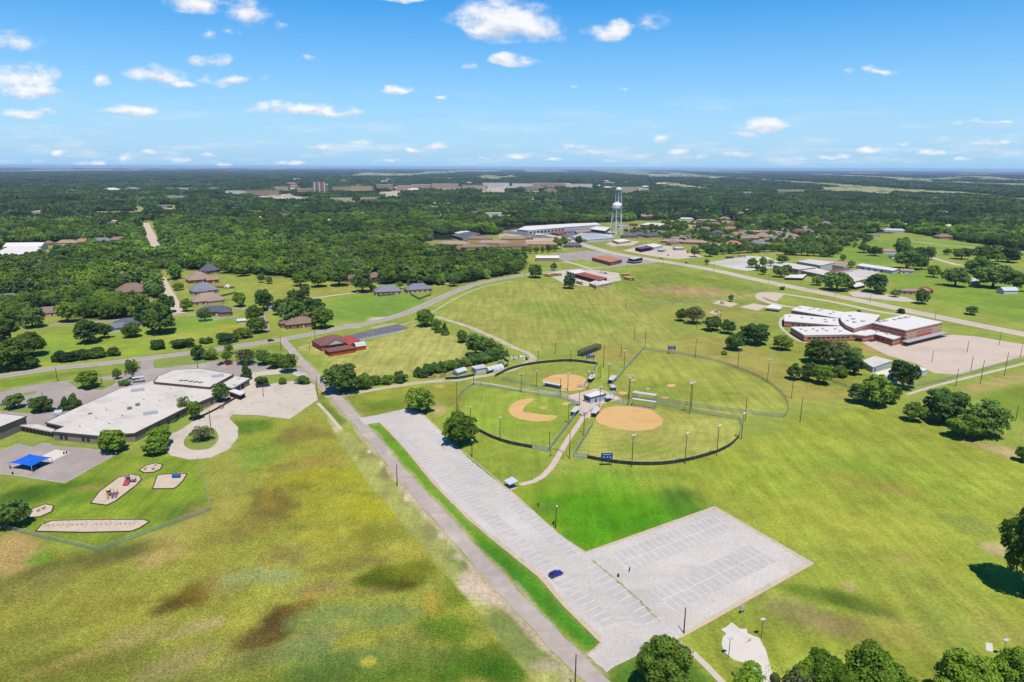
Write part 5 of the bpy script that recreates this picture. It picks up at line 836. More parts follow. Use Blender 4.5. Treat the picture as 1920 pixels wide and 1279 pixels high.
house(1710, 551, 22, 12, -45, 'roof_tan', 'brick_tan', 'low tan brick annex with shallow roof by the highway', wing=(12, 5, 8, 8), rh=1.4); house(1735, 549, 11, 9, -45, 'roof_rust', 'brick_house', 'small rust-roofed building joined to the tan annex')
house(1699, 513, 14, 7, -45, 'roof_tan', 'siding_white', 'small tan-roofed shed by the long white metal building', gable=True)
for pts, z, lb in [([(1471, 520), (1480, 516), (1512, 514), (1505, 521)], 3, 'white porch roof before the tan school entrance'), ([(1590, 533), (1612, 529), (1622, 534), (1604, 538)], 3, 'white porch roof at the right end of the tan school')]: flat_building('porch_roof', pts, z, 'dark', 'roof_white', lb, 'porch', fascia='trim')
# --- church with maroon roof, red shed and gambrel shed
house(622, 650, 21, 17, 8, 'roof_maroon', 'brick_red', 'maroon hip-roofed brick church hall beside the lane', h=3.8, rh=3.6); house(638, 662, 18, 9, 8, 'roof_maroon', 'brick_orange', 'orange brick wing with low grey-maroon roof', h=3.0, rh=1.2, detail=False)
g = G(629, 656); e = empty('church_gable', (g[0], g[1], 0), BEAR + .14); MB().add([(-6, -1.4, 4.2), (6, -1.4, 4.2), (0, -1.4, 7.2), (-6, 3, 4.2), (6, 3, 4.2), (0, 3, 7.2)], [(0, 1, 2), (5, 4, 3), (0, 2, 5, 3), (1, 4, 5, 2), (0, 3, 4, 1)]).build('gable_front', 'siding_white', e)
MB().add([(-6.4, -1.6, 4.3), (0, -1.6, 7.5), (0, 3.2, 7.5), (-6.4, 3.2, 4.3), (6.4, -1.6, 4.3), (6.4, 3.2, 4.3)], [(0, 1, 2, 3), (1, 4, 5, 2)]).build('gable_roof', 'roof_maroon', e); tag(e, 'white triangular gable on the maroon church roof', 'gable')
house(659, 649, 18, 10, 98, 'roof_red', 'brick_red', 'barn-red shed with bright red metal roof by the church', h=3.4, rh=1.7, gable=True, detail=False)
g = G(674, 655); e = empty('gambrel_shed', (g[0], g[1], 0), BEAR + 1.7); e.scale = (1.35, 1.35, 1.35)
MB().prism([(-2.2, 0), (2.2, 0), (2.2, 2.2), (1.4, 3.2), (0, 3.7), (-1.4, 3.2), (-2.2, 2.2)], -2.6, 2.6).build('wall', 'brick_orange', e); e.children[0].rotation_euler[0] = math.pi / 2
r = MB()
for a, b in (((-2.4, 2.1), (-1.5, 3.3)), ((-1.5, 3.3), (0, 3.85)), ((0, 3.85), (1.5, 3.3)), ((1.5, 3.3), (2.4, 2.1))): r.add([(a[0], -2.8, a[1]), (b[0], -2.8, b[1]), (b[0], 2.8, b[1]), (a[0], 2.8, a[1])], [(0, 1, 2, 3)])
r.build('roof', 'roof_metal', e); tag(e, 'small orange gambrel shed with silver roof', 'shed')
# --- garden sheds behind the diamonds
flat_building('garden_shed', [(884, 687), (905, 683), (911, 688), (893, 691)], 3.4, 'siding_white', 'roof_metal', 'white open-ended garden shed with grey roof', 'shed', fascia='siding_white')
g = G(926, 694); e = empty('greenhouse', (g[0], g[1], 0), math.atan2(*(G(936, 691) - G(914, 696))[[1, 0]])); r = MB(); n = 9
prof = [(3.1 * math.cos(math.pi * k / n), 3.0 * math.sin(math.pi * k / n)) for k in range(n + 1)]
MB().prism(prof, -6, 6).build('cover', 'siding_white', e); e.children[0].rotation_euler = (math.pi / 2, 0, math.pi / 2)
for k in range(5):
    r = MB()
    for (a, b), (c_, d_) in zip(prof[:-1], prof[1:]): r.tube((-5.9 + k * 2.95, a * 1.02, b * 1.02), (-5.9 + k * 2.95, c_ * 1.02, d_ * 1.02), .07, n=5)
    r.build('hoop', 'metal_pole', e)
tag(e, 'white hoop greenhouse behind the upper diamond', 'greenhouse')
house(939, 688, 4, 3, 60, 'roof_slate', 'siding_white', 'tiny dark-roofed shed beside the hoop greenhouse', h=1.9, gable=True, detail=False); house(862, 702, 7, 4.5, 20, 'roof_metal', 'siding_white', 'silver-roofed potting shed in the fenced garden', h=2.2, gable=True, detail=False)
for k, (x, y) in enumerate([(843, 703), (848, 702), (853, 700)]):
    g = G(x, y); e = empty('garden_bed', (g[0], g[1], 0), BEAR - .3); MB().box((0, 0, .2), (1.2, 6, .4)).build('timber_frame', 'siding_cream', e); MB().box((0, 0, .42), (1, 5.6, .06)).build('soil', 'dirt_brown', e); tag(e, f'{ORD[k]} raised timber bed from the left in the fenced garden', 'garden bed', 'raised garden beds')
# --- bus barn
small_shed('bus_barn', [(1062, 507.5), (1088, 505), (1098, 509.5), (1079, 513)], 5.0, 'siding_white', 'roof_white', 'white open bus garage with dark door bays', 'garage', doors=[(3, 3, 3.4, 3.8, 2, .1, .9)])
e = flat_building('bus_canopy', [(1078, 513.5), (1092, 510), (1138, 521), (1124, 526)], 4.6, 'dark', 'roof_rust', 'long rust-red metal canopy sheltering the buses', 'canopy', fascia='roof_rust')
small_shed('bus_office', [(1105, 530), (1122, 524), (1148, 529), (1118, 535.5)], 3.6, 'siding_cream', 'roof_pale', 'cream block building at the end of the bus canopy', 'office', windows=[(2, 2, 1.2, 1, 1.8, .2, .8)])
house(1026, 489, 30, 15, -28, 'roof_white', 'brick_tan', 'tan metal hall with white gable roof near the bus barn', h=4.4, rh=2.0, gable=True, detail=False, cat='hall')
# --- corner shops, filling station, shops
small_shed('shop_building', [(1110, 483), (1140, 478.5), (1166, 487), (1145, 492), (1122, 486)], 4.6, 'brick_house', 'tile_orange', 'brown brick shop with rusty flat roof at the junction', 'shop', fascia='trim_brown', windows=[(2, 4, 3, 2, 1.6, .1, .9), (3, 4, 3, 2, 1.6, .1, .9)])
e = flat_building('fuel_canopy', [(1178, 484), (1196, 480.5), (1205, 482.5), (1188, 486.5)], 5.4, 'black', 'roof_metal', 'teal-trimmed fuel canopy beside the corner shop', 'canopy', fascia='teal'); bpy.data.objects.remove(e.children[0])
def posts(e, pts, z, m='metal_pole', r=.25):
    for x, y in pts: g = G(x, y); MB().tube((g[0], g[1], 0), (g[0], g[1], z), r).build('post', m, e)
posts(e, [(1183, 490), (1200, 488.5)], 5); small_shed('fuel_kiosk', [(1176, 489), (1190, 487), (1203, 489), (1188, 491)], 2.6, 'dark', 'black', 'dark low kiosk under the teal-trimmed canopy', 'kiosk')
flat_building('filling_station', [(1210, 459), (1226, 456.5), (1243, 460), (1226, 464)], 4.4, 'siding_white', 'roof_white', 'white roofed filling station shop', 'shop', windows=[(3, 3, 3, 2.2, 1.5, .1, .9)])
flat_building('fuel_canopy', [(1191, 464), (1212, 461), (1222, 463.5), (1202, 467)], 5.0, 'black', 'purple', 'purple fuel canopy in front of the filling station', 'canopy', fascia='purple'); bpy.data.objects.remove([o for o in bpy.data.objects if o.name.startswith('fuel_canopy')][-1].children[0])
flat_building('drive_in', [(1148, 450), (1168, 448), (1183, 451), (1160, 454)], 4.0, 'siding_cream', 'roof_white', 'cream drive-in shop with white flat roof', 'shop', windows=[(3, 3, 2.5, 1.8, 1.6, .1, .9)])
flat_building('strip_shops', [(970, 430), (985, 424), (1060, 420), (1118, 417.5), (1126, 421), (1060, 426), (990, 432)], 6.5, 'roof_metal', 'roof_white', 'very long white-roofed strip of shops before the wood', 'shop', windows=[(5, 10, 6, 3, 2, .02, .98)])
flat_building('market_hall', [(1105, 429), (1118, 424.5), (1144, 426), (1135, 433)], 5.5, 'roof_slate', 'roof_white', 'white-roofed hall left of the water tower', 'hall'); flat_building('warehouse', [(1072, 444), (1090, 436.5), (1146, 440), (1150, 446), (1100, 449.5)], 4.5, 'siding_white', 'roof_metal', 'broad ribbed white warehouse roof below the water tower', 'warehouse')
for k in range(6):
    a, b = G(1076 + 4 * k, 443 - 1.2 * k, 4.6), G(1100 + 9.5 * k, 448.6 - .6 * k, 4.6); mb = MB(); d = b - a; mb.box(((a[0] + b[0]) / 2, (a[1] + b[1]) / 2, 4.7), (np.linalg.norm(d), .8, .25), math.atan2(d[1], d[0])); mb.build('roof_rib', 'metal_pole', bpy.data.objects['warehouse'])
flat_building('cafe', [(1034, 435.5), (1050, 432.5), (1062, 434), (1048, 438)], 4.0, 'brick_red', 'roof_rust', 'red-roofed cafe in the car lot', 'shop'); flat_building('blue_barn', [(1201, 421), (1215, 417.5), (1247, 419.5), (1236, 424)], 5.5, 'roof_slate', 'roof_white', 'dark blue metal barn with white roof', 'barn')
house(1074, 464, 26, 14, -30, 'roof_slate', 'brick_house', 'brown hip-roofed office by the apartments', cat='office'); flat_building('shop_row', [(1077, 432), (1105, 429.5), (1108, 433), (1082, 436)], 4, 'brick_tan', 'roof_tan', 'low tan shop row before the white warehouse', 'shop')
# --- apartments
for k, (x, y, w_, d_, r, lb) in enumerate([(1013, 468, 50, 18, -30, 'tan apartment block nearest the white-roofed hall'), (962, 472, 46, 18, -20, 'tan apartment block left of the nearest one'), (926, 466, 50, 16, -40, 'long tan apartment block with ochre walls'), (892, 474, 44, 16, -25, 'tan apartment block at the wood corner'), (852, 468, 46, 18, -22, 'left tan apartment block in the wood'), (900, 457, 40, 14, -30, 'back tan apartment block'), (962, 457, 40, 14, -25, 'back apartment block with brown roof'), (812, 471, 30, 16, -20, 'smallest apartment block at the left')]):
    house(x, y, w_, d_, r, 'roof_tan' if k % 2 == 0 else 'roof_brown', 'stucco_yellow', lb, h=8.4, rh=3.6, name='apartment_block', cat='apartments')
flat_building('dark_hall', [(848, 440), (880, 434), (900, 438), (868, 446)], 6, 'roof_slate', 'roof_slate', 'dark blue-grey hall at the wood edge', 'hall', windows=[(3, 8, 2, 2, 3, .05, .95)]); flat_building('dark_hall', [(868, 448), (885, 443), (905, 446), (890, 452)], 5, 'siding_white', 'roof_slate', 'smaller slate-roofed hall beside the blue-grey one', 'hall')
# --- houses
for a in [(249, 552, 30, 22, 10, 'roof_brown', 'brick_house', 'large brown hip-roofed house left of the pale street', dict(chimney='siding_cream', rh=6.5, wing=(-8, -8, 12, 10))), (374, 528, 24, 20, 5, 'roof_tan', 'brick_house', 'large tan-roofed house nearest the wood', dict(rh=6, wing=(6, 9, 12, 12), chimney='brick_red')), (383, 549, 24, 18, 5, 'roof_grey', 'brick_tan', 'grey-tan roofed house in the middle of the street row', dict(rh=5.5, wing=(-4, -7, 10, 12))), (390, 568, 26, 18, 5, 'roof_tan', 'siding_cream', 'tan gabled house with a wide white garage door', dict(rh=5, wing=(4, -7, 12, 10))), (393, 512, 18, 14, 30, 'roof_slate', 'brick_house', 'slate hip-roofed house with red chimney at the wood', dict(rh=6, chimney='brick_red')), (398, 530, 12, 8, 5, 'roof_tan', 'brick_orange', 'small cabin with white gable trim behind the tan house', dict(gable=True, rh=2.6)),
          (402, 590, 26, 13, -8, 'roof_slate', 'brick_house', 'slate-roofed house inside the white fence', dict(wing=(9, -4, 9, 12), rh=3.4)), (240, 614, 18, 12, 12, 'roof_slate', 'siding_cream', 'slate-roofed house with tall red brick chimney', dict(chimney='brick_orange')), (214, 622, 13, 9, 12, 'roof_grey', 'siding_white', 'grey-roofed garage left of the red chimney house', dict(gable=True, detail=False)), (92, 592, 20, 13, 0, 'roof_brown', 'siding_cream', 'brown-roofed cottage on the left lawn', {}), (562, 612, 22, 13, 0, 'roof_brown', 'brick_house', 'brown hip-roofed brick house by the junction', dict(chimney='brick_house', wing=(-9, 5, 10, 10))), (517, 580, 14, 10, 0, 'roof_metal', 'siding_white', 'white house hidden among trees near the junction', {}),
          (727, 551, 25, 15, -10, 'roof_grey', 'siding_cream', 'left one of two grey hip-roofed houses by the curve', dict(rh=4.2)), (784, 547, 25, 15, -6, 'roof_grey', 'siding_cream', 'right one of two grey hip-roofed houses by the curve', dict(rh=4.2)), (702, 524, 18, 14, 20, 'roof_brown', 'brick_house', 'maroon hip roof among trees on the back lawn', {}), (660, 527, 16, 10, 20, 'roof_brown', 'brick_house', 'low brown roof among trees left of the maroon roof', {}), (19, 565, 18, 12, 0, 'roof_grey', 'siding_cream', 'grey roof deep in the left wood', {}), (229, 520, 12, 9, 0, 'tile_orange', 'brick_orange', 'orange roof corner showing in the left wood', {}),
          (92, 460, 14, 11, 0, 'roof_brown', 'brick_house', 'small red-brown roof right of the white church', dict(detail=False)), (128, 459, 30, 14, -20, 'roof_tan', 'siding_cream', 'tan ranch roof on the far left lawn', dict(detail=False)), (160, 457, 30, 14, -20, 'tile_orange', 'brick_house', 'orange ranch roof on the far left lawn', dict(detail=False)), (192, 455, 30, 14, -20, 'roof_grey', 'siding_cream', 'grey ranch roof on the far left lawn', dict(detail=False)), (225, 453, 30, 14, -20, 'roof_brown', 'siding_cream', 'brown ranch roof on the far left lawn', dict(detail=False)), (453, 606, 6, 4, 0, 'siding_white', 'siding_white', 'small white garden shed right of the white fence', dict(gable=True, detail=False, h=2.2)),
          (1825, 532, 14, 9, 40, 'roof_metal', 'siding_cream', 'silver-roofed house among the big right clump', dict(detail=False)), (1888, 550, 16, 9, -20, 'roof_metal', 'siding_white', 'white metal shed on the right edge', dict(gable=True, detail=False)), (1665, 475, 18, 10, -30, 'roof_tan', 'siding_white', 'white farmhouse among tall dark trees', dict(detail=False)), (1680, 484, 16, 9, -30, 'roof_grey', 'siding_white', 'low grey-roofed barn by the farmhouse', dict(detail=False))]:
    house(*a[:8], **a[8])
fars = [(1284, 413, 'roof_metal', 'long white roof on the far meadow'), (1322, 416, 'roof_grey', 'white-grey roof right of the long white one'), (1340, 424, 'roof_brown', 'brown roof below the far tan villa'), (1362, 421, 'roof_tan', 'tan roof beside the brown one'), (1374, 424, 'roof_maroon', 'maroon roof beside the tan one'), (1327, 435, 'roof_brown', 'brown roof nearest the round dark trees'), (1345, 440, 'roof_slate', 'slate roof in the middle of the suburb'), (1358, 433, 'roof_brown', 'maroon roof in the middle of the suburb'), (1380, 443, 'tile_orange', 'orange-red roof with chimney in the suburb'), (1394, 450, 'roof_tan', 'tan gabled house above the school lot'), (1365, 449, 'roof_grey', 'grey roof above the school lot'), (1407, 449, 'roof_tan', 'flat tan roof right of the gabled house'), (1420, 438, 'roof_tan', 'long tan roof in the right suburb'), (1440, 438, 'roof_brown', 'brown roof right of the long tan one'), (1434, 447, 'roof_tan', 'low tan roof below the long tan one'), (1416, 428, 'siding_cream', 'cream house front in the upper suburb'), (1425, 421, 'roof_slate', 'slate roof of the upper suburb'), (1447, 419, 'roof_brown', 'brown roof right of the slate one'), (1462, 420, 'roof_maroon', 'maroon roof at the right of the suburb'), (1470, 424, 'roof_grey', 'grey roof at the right of the suburb'), (1482, 419, 'roof_brown', 'brown-red roof near the far street'), (1498, 437, 'roof_maroon', 'maroon roof above the tree row'), (1512, 437, 'roof_grey', 'grey roof above the tree row'), (1390, 403, 'roof_tan', 'big tan villa at the wood edge'), (1425, 408, 'roof_slate', 'large slate villa at the wood edge'), (1380, 410, 'stucco_yellow', 'ochre house below the tan villa'), (1358, 413, 'roof_tan', 'tan roof at the meadow end'), (1302, 458, 'roof_tan', 'long red-brick row left of the school lot'), (1262, 456, 'roof_tan', 'long tan row behind the filling station'), (1345, 464, 'roof_tan', 'tan long roof just above the school lot trees'), (1375, 461, 'tile_orange', 'orange roof just above the school lot trees'), (1420, 460, 'roof_grey', 'white gable above the school lot trees'), (1222, 445, 'roof_slate', 'slate house left of the drive-in trees'), (1198, 443, 'roof_slate', 'slate house beside the drive-in'), (1180, 446, 'roof_slate', 'slate gabled house by the water tower'), (1240, 441, 'roof_grey', 'grey house in the tower row'), (1205, 408, 'roof_tan', 'tan house at the wood edge right of the tower'), (1220, 408, 'roof_brown', 'brown house at the wood edge right of the tower'), (1546, 425, 'roof_slate', 'slate roof by the far street'), (1660, 434, 'roof_brown', 'brown building on the far meadow edge'), (1676, 435, 'roof_metal', 'long white barn on the far meadow edge'), (1768, 447, 'roof_brown', 'brown roof at the far right wood'), (1530, 429, 'roof_tan', 'tan roof left of the slate one by the far street')]
for x, y, rm, lb in fars:
    long_ = 'long' in lb; house(x, y, 40 if long_ else trnd.uniform(20, 28), 13 if long_ else trnd.uniform(13, 18), trnd.choice([0, -20, -45, -70]) if not long_ else -40, rm, 'brick_house' if rm != 'roof_metal' else 'siding_white', lb, detail=False, rh=4.0 if not long_ else 2.4)
flat_building('white_church', [(0, 470), (20, 461), (70, 462), (82, 470), (30, 478), (0, 478)], 6, 'siding_white', 'roof_white', 'cluster of white metal roofs at the left edge', 'church'); house(50, 469, 50, 20, -20, 'roof_white', 'siding_white', 'white gabled hall behind the left white roofs', h=6, rh=4, gable=True, detail=False, cat='hall')
# --- far town
def far_block(x, y, wpx, h, wall, roof, label, d=30, cat='building', name='far_building', floors=0):
    h = h * 1.9 if h < 40 else h; g = G(x, y); m = mpp(x, y); w_ = wpx * m; e = empty(name, (g[0], g[1], 0), math.radians(trnd.uniform(-6, 6)))
    MB().box((0, 0, h / 2), (w_, d, h)).build('wall', wall, e); MB().box((0, 0, h + .4), (w_ + 1, d + 1, .8)).build('roof', roof, e)
    if floors:
        for k in range(floors): MB().box((0, -d / 2 - .1, h * (k + .55) / floors), (w_ * .92, .5, h / floors * .42)).build('window_band', 'glass', e)
    clear_for(g[0], g[1], max(w_, d) * .6, h); return tag(e, label, cat)
for a in [(450, 365, 50, 8, 'siding_white', 'roof_white', 'long white roof far left of the tower block'), (400, 357, 26, 6, 'siding_white', 'roof_white', 'small white roof far left'), (495, 366, 60, 10, 'brick_tan', 'roof_tan', 'tan campus hall left of the tower block'), (530, 362, 26, 16, 'siding_cream', 'roof_tan', 'red-brown campus hall left of the tower block'), (575, 364, 30, 12, 'brick_tan', 'roof_pale', 'pale hall touching the tower block'), (645, 361, 40, 14, 'brick_tan', 'roof_tan', 'tan campus hall right of the far white tank'), (680, 363, 40, 18, 'siding_cream', 'roof_tan', 'cream hall with tan roof in the far town'), (722, 358, 30, 16, 'brick_tan', 'roof_white', 'dark fronted hall in the far town'), (760, 358, 30, 14, 'brick_tan', 'roof_pale', 'tan hall in the middle of the far town'), (790, 354, 36, 12, 'brick_tan', 'roof_white', 'brick hall with white roof in the far town'), (835, 354, 50, 14, 'brick_tan', 'roof_white', 'long brick hall in the far town'), (890, 357, 44, 14, 'siding_cream', 'roof_tan', 'maroon brick hall in the far town'), (930, 350, 50, 12, 'siding_white', 'roof_white', 'white hall at the right of the far town'), (985, 351, 50, 12, 'siding_white', 'roof_tan', 'white and tan campus block in the far town'), (1030, 352, 60, 14, 'brick_tan', 'roof_white', 'pale campus block left of the water towers'), (1085, 351, 50, 10, 'siding_white', 'roof_pale', 'low white campus block left of the water towers'), (1000, 357, 40, 10, 'brick_tan', 'roof_white', 'red fronted campus block below the white ones'), (640, 378, 40, 6, 'siding_cream', 'roof_pale', 'pale roofs in the wood below the far town'), (695, 376, 34, 6, 'siding_cream', 'roof_tan', 'tan roof in the wood below the far town'), (665, 336, 44, 8, 'siding_white', 'roof_metal', 'far bluish metal hall above the town'), (750, 342, 30, 8, 'siding_cream', 'roof_pale', 'far pale hall above the town'), (1185, 360, 40, 12, 'siding_cream', 'roof_white', 'red-brown hall right of the water towers'), (1205, 361, 20, 10, 'siding_white', 'roof_white', 'white end of the hall right of the towers'), (1065, 380, 30, 8, 'roof_slate', 'roof_slate', 'slate hall in the wood below the towers'), (1480, 364, 50, 10, 'brick_tan', 'roof_white', 'red and white block in the far right wood'), (1400, 366, 20, 8, 'siding_white', 'roof_tan', 'tan church hall in the far right wood'), (1750, 376, 10, 6, 'siding_white', 'roof_white', 'tiny white roof in the far right wood'), (330, 374, 40, 6, 'siding_cream', 'roof_pale', 'long pale roofs in the far left wood'), (310, 394, 18, 6, 'siding_cream', 'roof_grey', 'grey roof by the far substation'), (80, 405, 24, 6, 'siding_cream', 'roof_pale', 'pale roof on the far left strip'), (925, 407, 30, 5, 'siding_white', 'roof_pale', 'low white building on the small lawn in the wood'), (890, 404, 14, 5, 'siding_cream', 'roof_tan', 'tan roof by the small lawn in the wood'), (1245, 328, 60, 8, 'siding_white', 'roof_pale', 'far pale sheds on the horizon plain'), (1480, 329, 60, 8, 'siding_white', 'roof_pale', 'pale sheds far out on the right plain'), (1700, 350, 60, 8, 'siding_cream', 'roof_tan', 'tan roofs far out on the right'), (535, 410, 16, 5, 'siding_cream', 'roof_tan', 'tan roof in the wood above the back lawn'), (620, 421, 16, 5, 'siding_cream', 'roof_pale', 'pale roof in the middle of the wood'), (840, 387, 12, 5, 'siding_white', 'roof_white', 'small white roof in the wood below the town'), (815, 394, 12, 5, 'siding_cream', 'roof_pale', 'small pale roof in the wood below the town'), (760, 412, 10, 5, 'siding_cream', 'roof_tan', 'small tan roof in the deep wood')]: far_block(*a)
for k, (x, y, w_, h_, wl, rf, lb) in enumerate([(965, 446, 22, 4, 'siding_cream', 'roof_pale', 'pale shop left of the red-roofed cafe'), (990, 449, 18, 4, 'brick_tan', 'roof_tan', 'tan shop above the apartments'), (1012, 444, 16, 4, 'siding_white', 'roof_white', 'small white shop by the car lot'), (1064, 452, 14, 4, 'brick_tan', 'roof_pale', 'tan house on the street corner by the apartments'), (1168, 428, 18, 5, 'siding_white', 'roof_metal', 'white workshop right of the water tower'), (1188, 424, 14, 5, 'brick_red', 'roof_rust', 'red shed in the yard right of the water tower'), (1210, 430, 16, 4, 'siding_cream', 'roof_pale', 'cream workshop in the yard right of the tower'), (1255, 428, 18, 4, 'siding_white', 'roof_white', 'white shed above the slate houses'), (1262, 404, 20, 5, 'siding_white', 'roof_pale', 'white farm shed at the wood edge above the suburb'), (1283, 447, 22, 4, 'siding_cream', 'roof_pale', 'cream hall behind the long tan row'), (1272, 469, 16, 4, 'siding_white', 'roof_white', 'white car wash right of the filling station'), (1240, 472, 12, 3, 'siding_white', 'roof_metal', 'small silver kiosk before the filling station'), (1318, 446, 18, 4, 'siding_white', 'roof_grey', 'white bungalow among the suburb trees'), (1480, 444, 20, 4, 'siding_cream', 'roof_pale', 'pale bungalow above the tree row'), (1575, 436, 20, 4, 'siding_white', 'roof_tan', 'white house by the far street'), (1612, 432, 18, 4, 'siding_cream', 'roof_grey', 'grey-roofed house right of the far street'), (1640, 444, 16, 4, 'siding_white', 'roof_tan', 'tan-roofed house before the far meadow')]):
    g = G(x, y); m_ = mpp(x, y); e = empty('town_building', (g[0], g[1], 0), BEAR + [-.6, -.3, -.9][k % 3]); W_ = w_ * m_; MB().box((0, 0, h_ / 2), (W_, 12, h_)).build('wall', wl, e); MB().box((0, 0, h_ + .1), (W_ + .8, 12.8, .35)).build('roof', rf, e); MB().box((W_ * .2, 1, h_ + .8), (2.4, 1.8, 1.1)).build('roof_unit', 'roof_metal', e)
    for q in (-.3, 0, .3): MB().box((q * W_, -6.05, 1.5), (2.2, .14, 1.8)).build('window', 'glass', e)
    tag(e, lb, 'building'); clear_for(g[0], g[1], W_ * .6 + 4, h_)
# roofs showing among the far trees, too small to tell apart
rf_ = random.Random(9); RB = {}
for rm in ('roof_pale', 'roof_tan', 'roof_brown', 'roof_grey', 'roof_white', 'siding_cream'):
    q = hip_roof(22, 15, 4.0, 3.4); RB[rm] = q.mesh('roof'); RB[rm].materials.append(M[rm])
RW = MB().box((0, 0, 1.9), (22, 15, 3.8)).mesh('wall'); RW.materials.append(M['siding_cream'])
for x0, x1, y0, y1, n_, lb, gp_ in [(430, 1130, 366, 400, 46, 'small pale roof in the wood below the far town', 'roofs in the wood below the far town'), (480, 900, 402, 446, 22, 'small roof showing through the middle of the wood', 'roofs in the middle of the wood'), (1190, 1560, 368, 404, 26, 'small roof in the wood behind the suburb on the right', 'roofs behind the right suburb'), (1560, 1900, 376, 440, 16, 'small roof in the far right wood', 'roofs in the far right wood'), (20, 420, 352, 440, 22, 'small roof in the far left wood', 'roofs in the far left wood'), (500, 1250, 338, 362, 40, 'far pale building of the town on the plain', 'buildings of the far town')]:
    for k in range(n_):
        x, y = rf_.uniform(x0, x1), rf_.uniform(y0, y1); g = G(x, y); e = empty('far_roof_house', (g[0], g[1], 0), rf_.uniform(-.5, .5)); sc = 1.0 if y > 366 else rf_.uniform(1.6, 3.2); e.scale = (sc * rf_.uniform(.8, 1.5), sc, sc * .9 if sc > 1 else 1)
        obj('wall', RW, None, e); obj('roof', RB[rf_.choice(list(RB))], None, e); tag(e, lb, 'house', gp_); clear_for(g[0], g[1], 15 * sc, 5 * sc)
for k in range(44):
    x, y = rf_.uniform(1255, 1560), rf_.uniform(416, 462)
    if y > 462 - (x - 1255) * .03 or y < 414 + max(0, 1300 - x) * .2: continue
    g = G(x, y); e = empty('suburb_house', (g[0], g[1], 0), BEAR + rf_.choice([0, -.5, -1.2])); e.scale = (.8, .9, 1); obj('wall', RW, None, e); obj('roof', RB[rf_.choice(['roof_tan', 'roof_brown', 'roof_grey', 'roof_tan'])], None, e); tag(e, 'low house among the trees of the right suburb', 'house', 'houses of the right suburb'); clear_for(g[0], g[1], 11, 5.5)
e = far_block(602, 364, 23, 52, 'brick_tan', 'roof_tan', 'tall tan tower block with white bands in the far town', d=30, cat='tower block', name='tower_block'); w_ = 23 * mpp(602, 364)
for k in (-.42, 0, .42): MB().box((k * w_, -15.4, 26), (w_ * .1, .8, 52)).build('white_band', 'siding_white', e)
for k in (-.21, .21):
    for f in range(11): MB().box((k * w_, -15.2, 4 + f * 4.4), (w_ * .24, .4, 1.8)).build('window', 'brick_red', e)
# --- water towers
def water_tower(x, yb, yt, wtank, label, leg_n=6, mark=False, tz=.78):
    g = G(x, yb); H = top_z(x, yb, yt); m = mpp(x, yb); R = wtank * m / 2; e = empty('water_tower', (g[0], g[1], 0)); zt = H * tz
    prof = [(.3, zt - R * .12), (R * .55, zt - R * .05), (R * .92, zt + R * .22), (R, zt + R * .45)] + [(R * 1.0, zt + (H - zt) * .55)] + [(R * math.cos(t), zt + (H - zt) * (.55 + .44 * math.sin(t))) for t in (.3, .6, .9, 1.2, 1.4)] + [(.4, H), (.4, H + 1.5)]
    MB().lathe(prof, 24).build('tank', 'water_white', e, smooth=True); MB().lathe([(R * 1.0, zt + R * .30), (R * 1.14, zt + R * .30), (R * 1.14, zt + R * .30 + .25), (R * 1.0, zt + R * .30 + .25)], 24).build('catwalk', 'water_white', e)
    MB().tube((0, 0, 0), (0, 0, zt), R * .16, n=12).build('riser', 'water_white', e); br = MB(); pts = []
    for k in range(leg_n):
        t = 2 * math.pi * (k + .25) / leg_n; a, b = (R * 1.22 * math.cos(t), R * 1.22 * math.sin(t), 0), (R * .93 * math.cos(t), R * .93 * math.sin(t), zt + R * .35); pts.append((a, b)); MB().tube(a, b, R * .075, R * .065).build('leg', 'water_white', e)
    for k in range(leg_n):
        (a0, b0), (a1, b1) = pts[k], pts[(k + 1) % leg_n]
        L = lambda a, b, t: tuple(a[i] + (b[i] - a[i]) * t for i in range(3))
        for t0, t1 in ((.05, .36), (.36, .68), (.68, .98)): br.tube(L(a0, b0, t1), L(a1, b1, t1), .25, n=5); br.tube(L(a0, b0, t0), L(a1, b1, t1), .1, n=4); br.tube(L(a1, b1, t0), L(a0, b0, t1), .1, n=4)
    br.build('bracing', 'water_white', e)
    if mark:
        t0 = -math.pi / 2 + .75; MB().tube((R * 1.0 * math.cos(t0), R * math.sin(t0), zt + R * .55), (R * 1.03 * math.cos(t0), R * 1.03 * math.sin(t0), zt + R * .55), R * .2, n=16).build('emblem', 'roof_rust', e)
    clear_for(g[0], g[1], R * 1.6, 3); return tag(e, label, 'water tower')
water_tower(1155, 440, 379, 18.5, 'tall white water tower with reddish emblem by the shops', mark=True); water_tower(1158.5, 399, 351, 12, 'taller white water tower standing behind the nearer one', leg_n=6, tz=.84); water_tower(613, 364, 344, 5, 'small white water tank on legs beside the tan tower block', leg_n=5)
for x, yb, yt, lb in [(1774, 377, 357, 'thin radio mast rising from the right wood'), (1406, 366, 354, 'thin white spire in the far right wood'), (341, 374, 350, 'thin mast over the far left wood'), (260, 392, 365, 'steel lattice mast at the far substation')]:
    g = G(x, yb); z = top_z(x, yb, yt); e = empty('radio_mast', (g[0], g[1], 0)); MB().tube((0, 0, 0), (0, 0, z), .9, .5, 6).build('mast', 'galvanised', e); MB().tube((-3, 0, z * .94), (3, 0, z * .94), .25, n=5).build('crossarm', 'galvanised', e); tag(e, lb, 'mast')

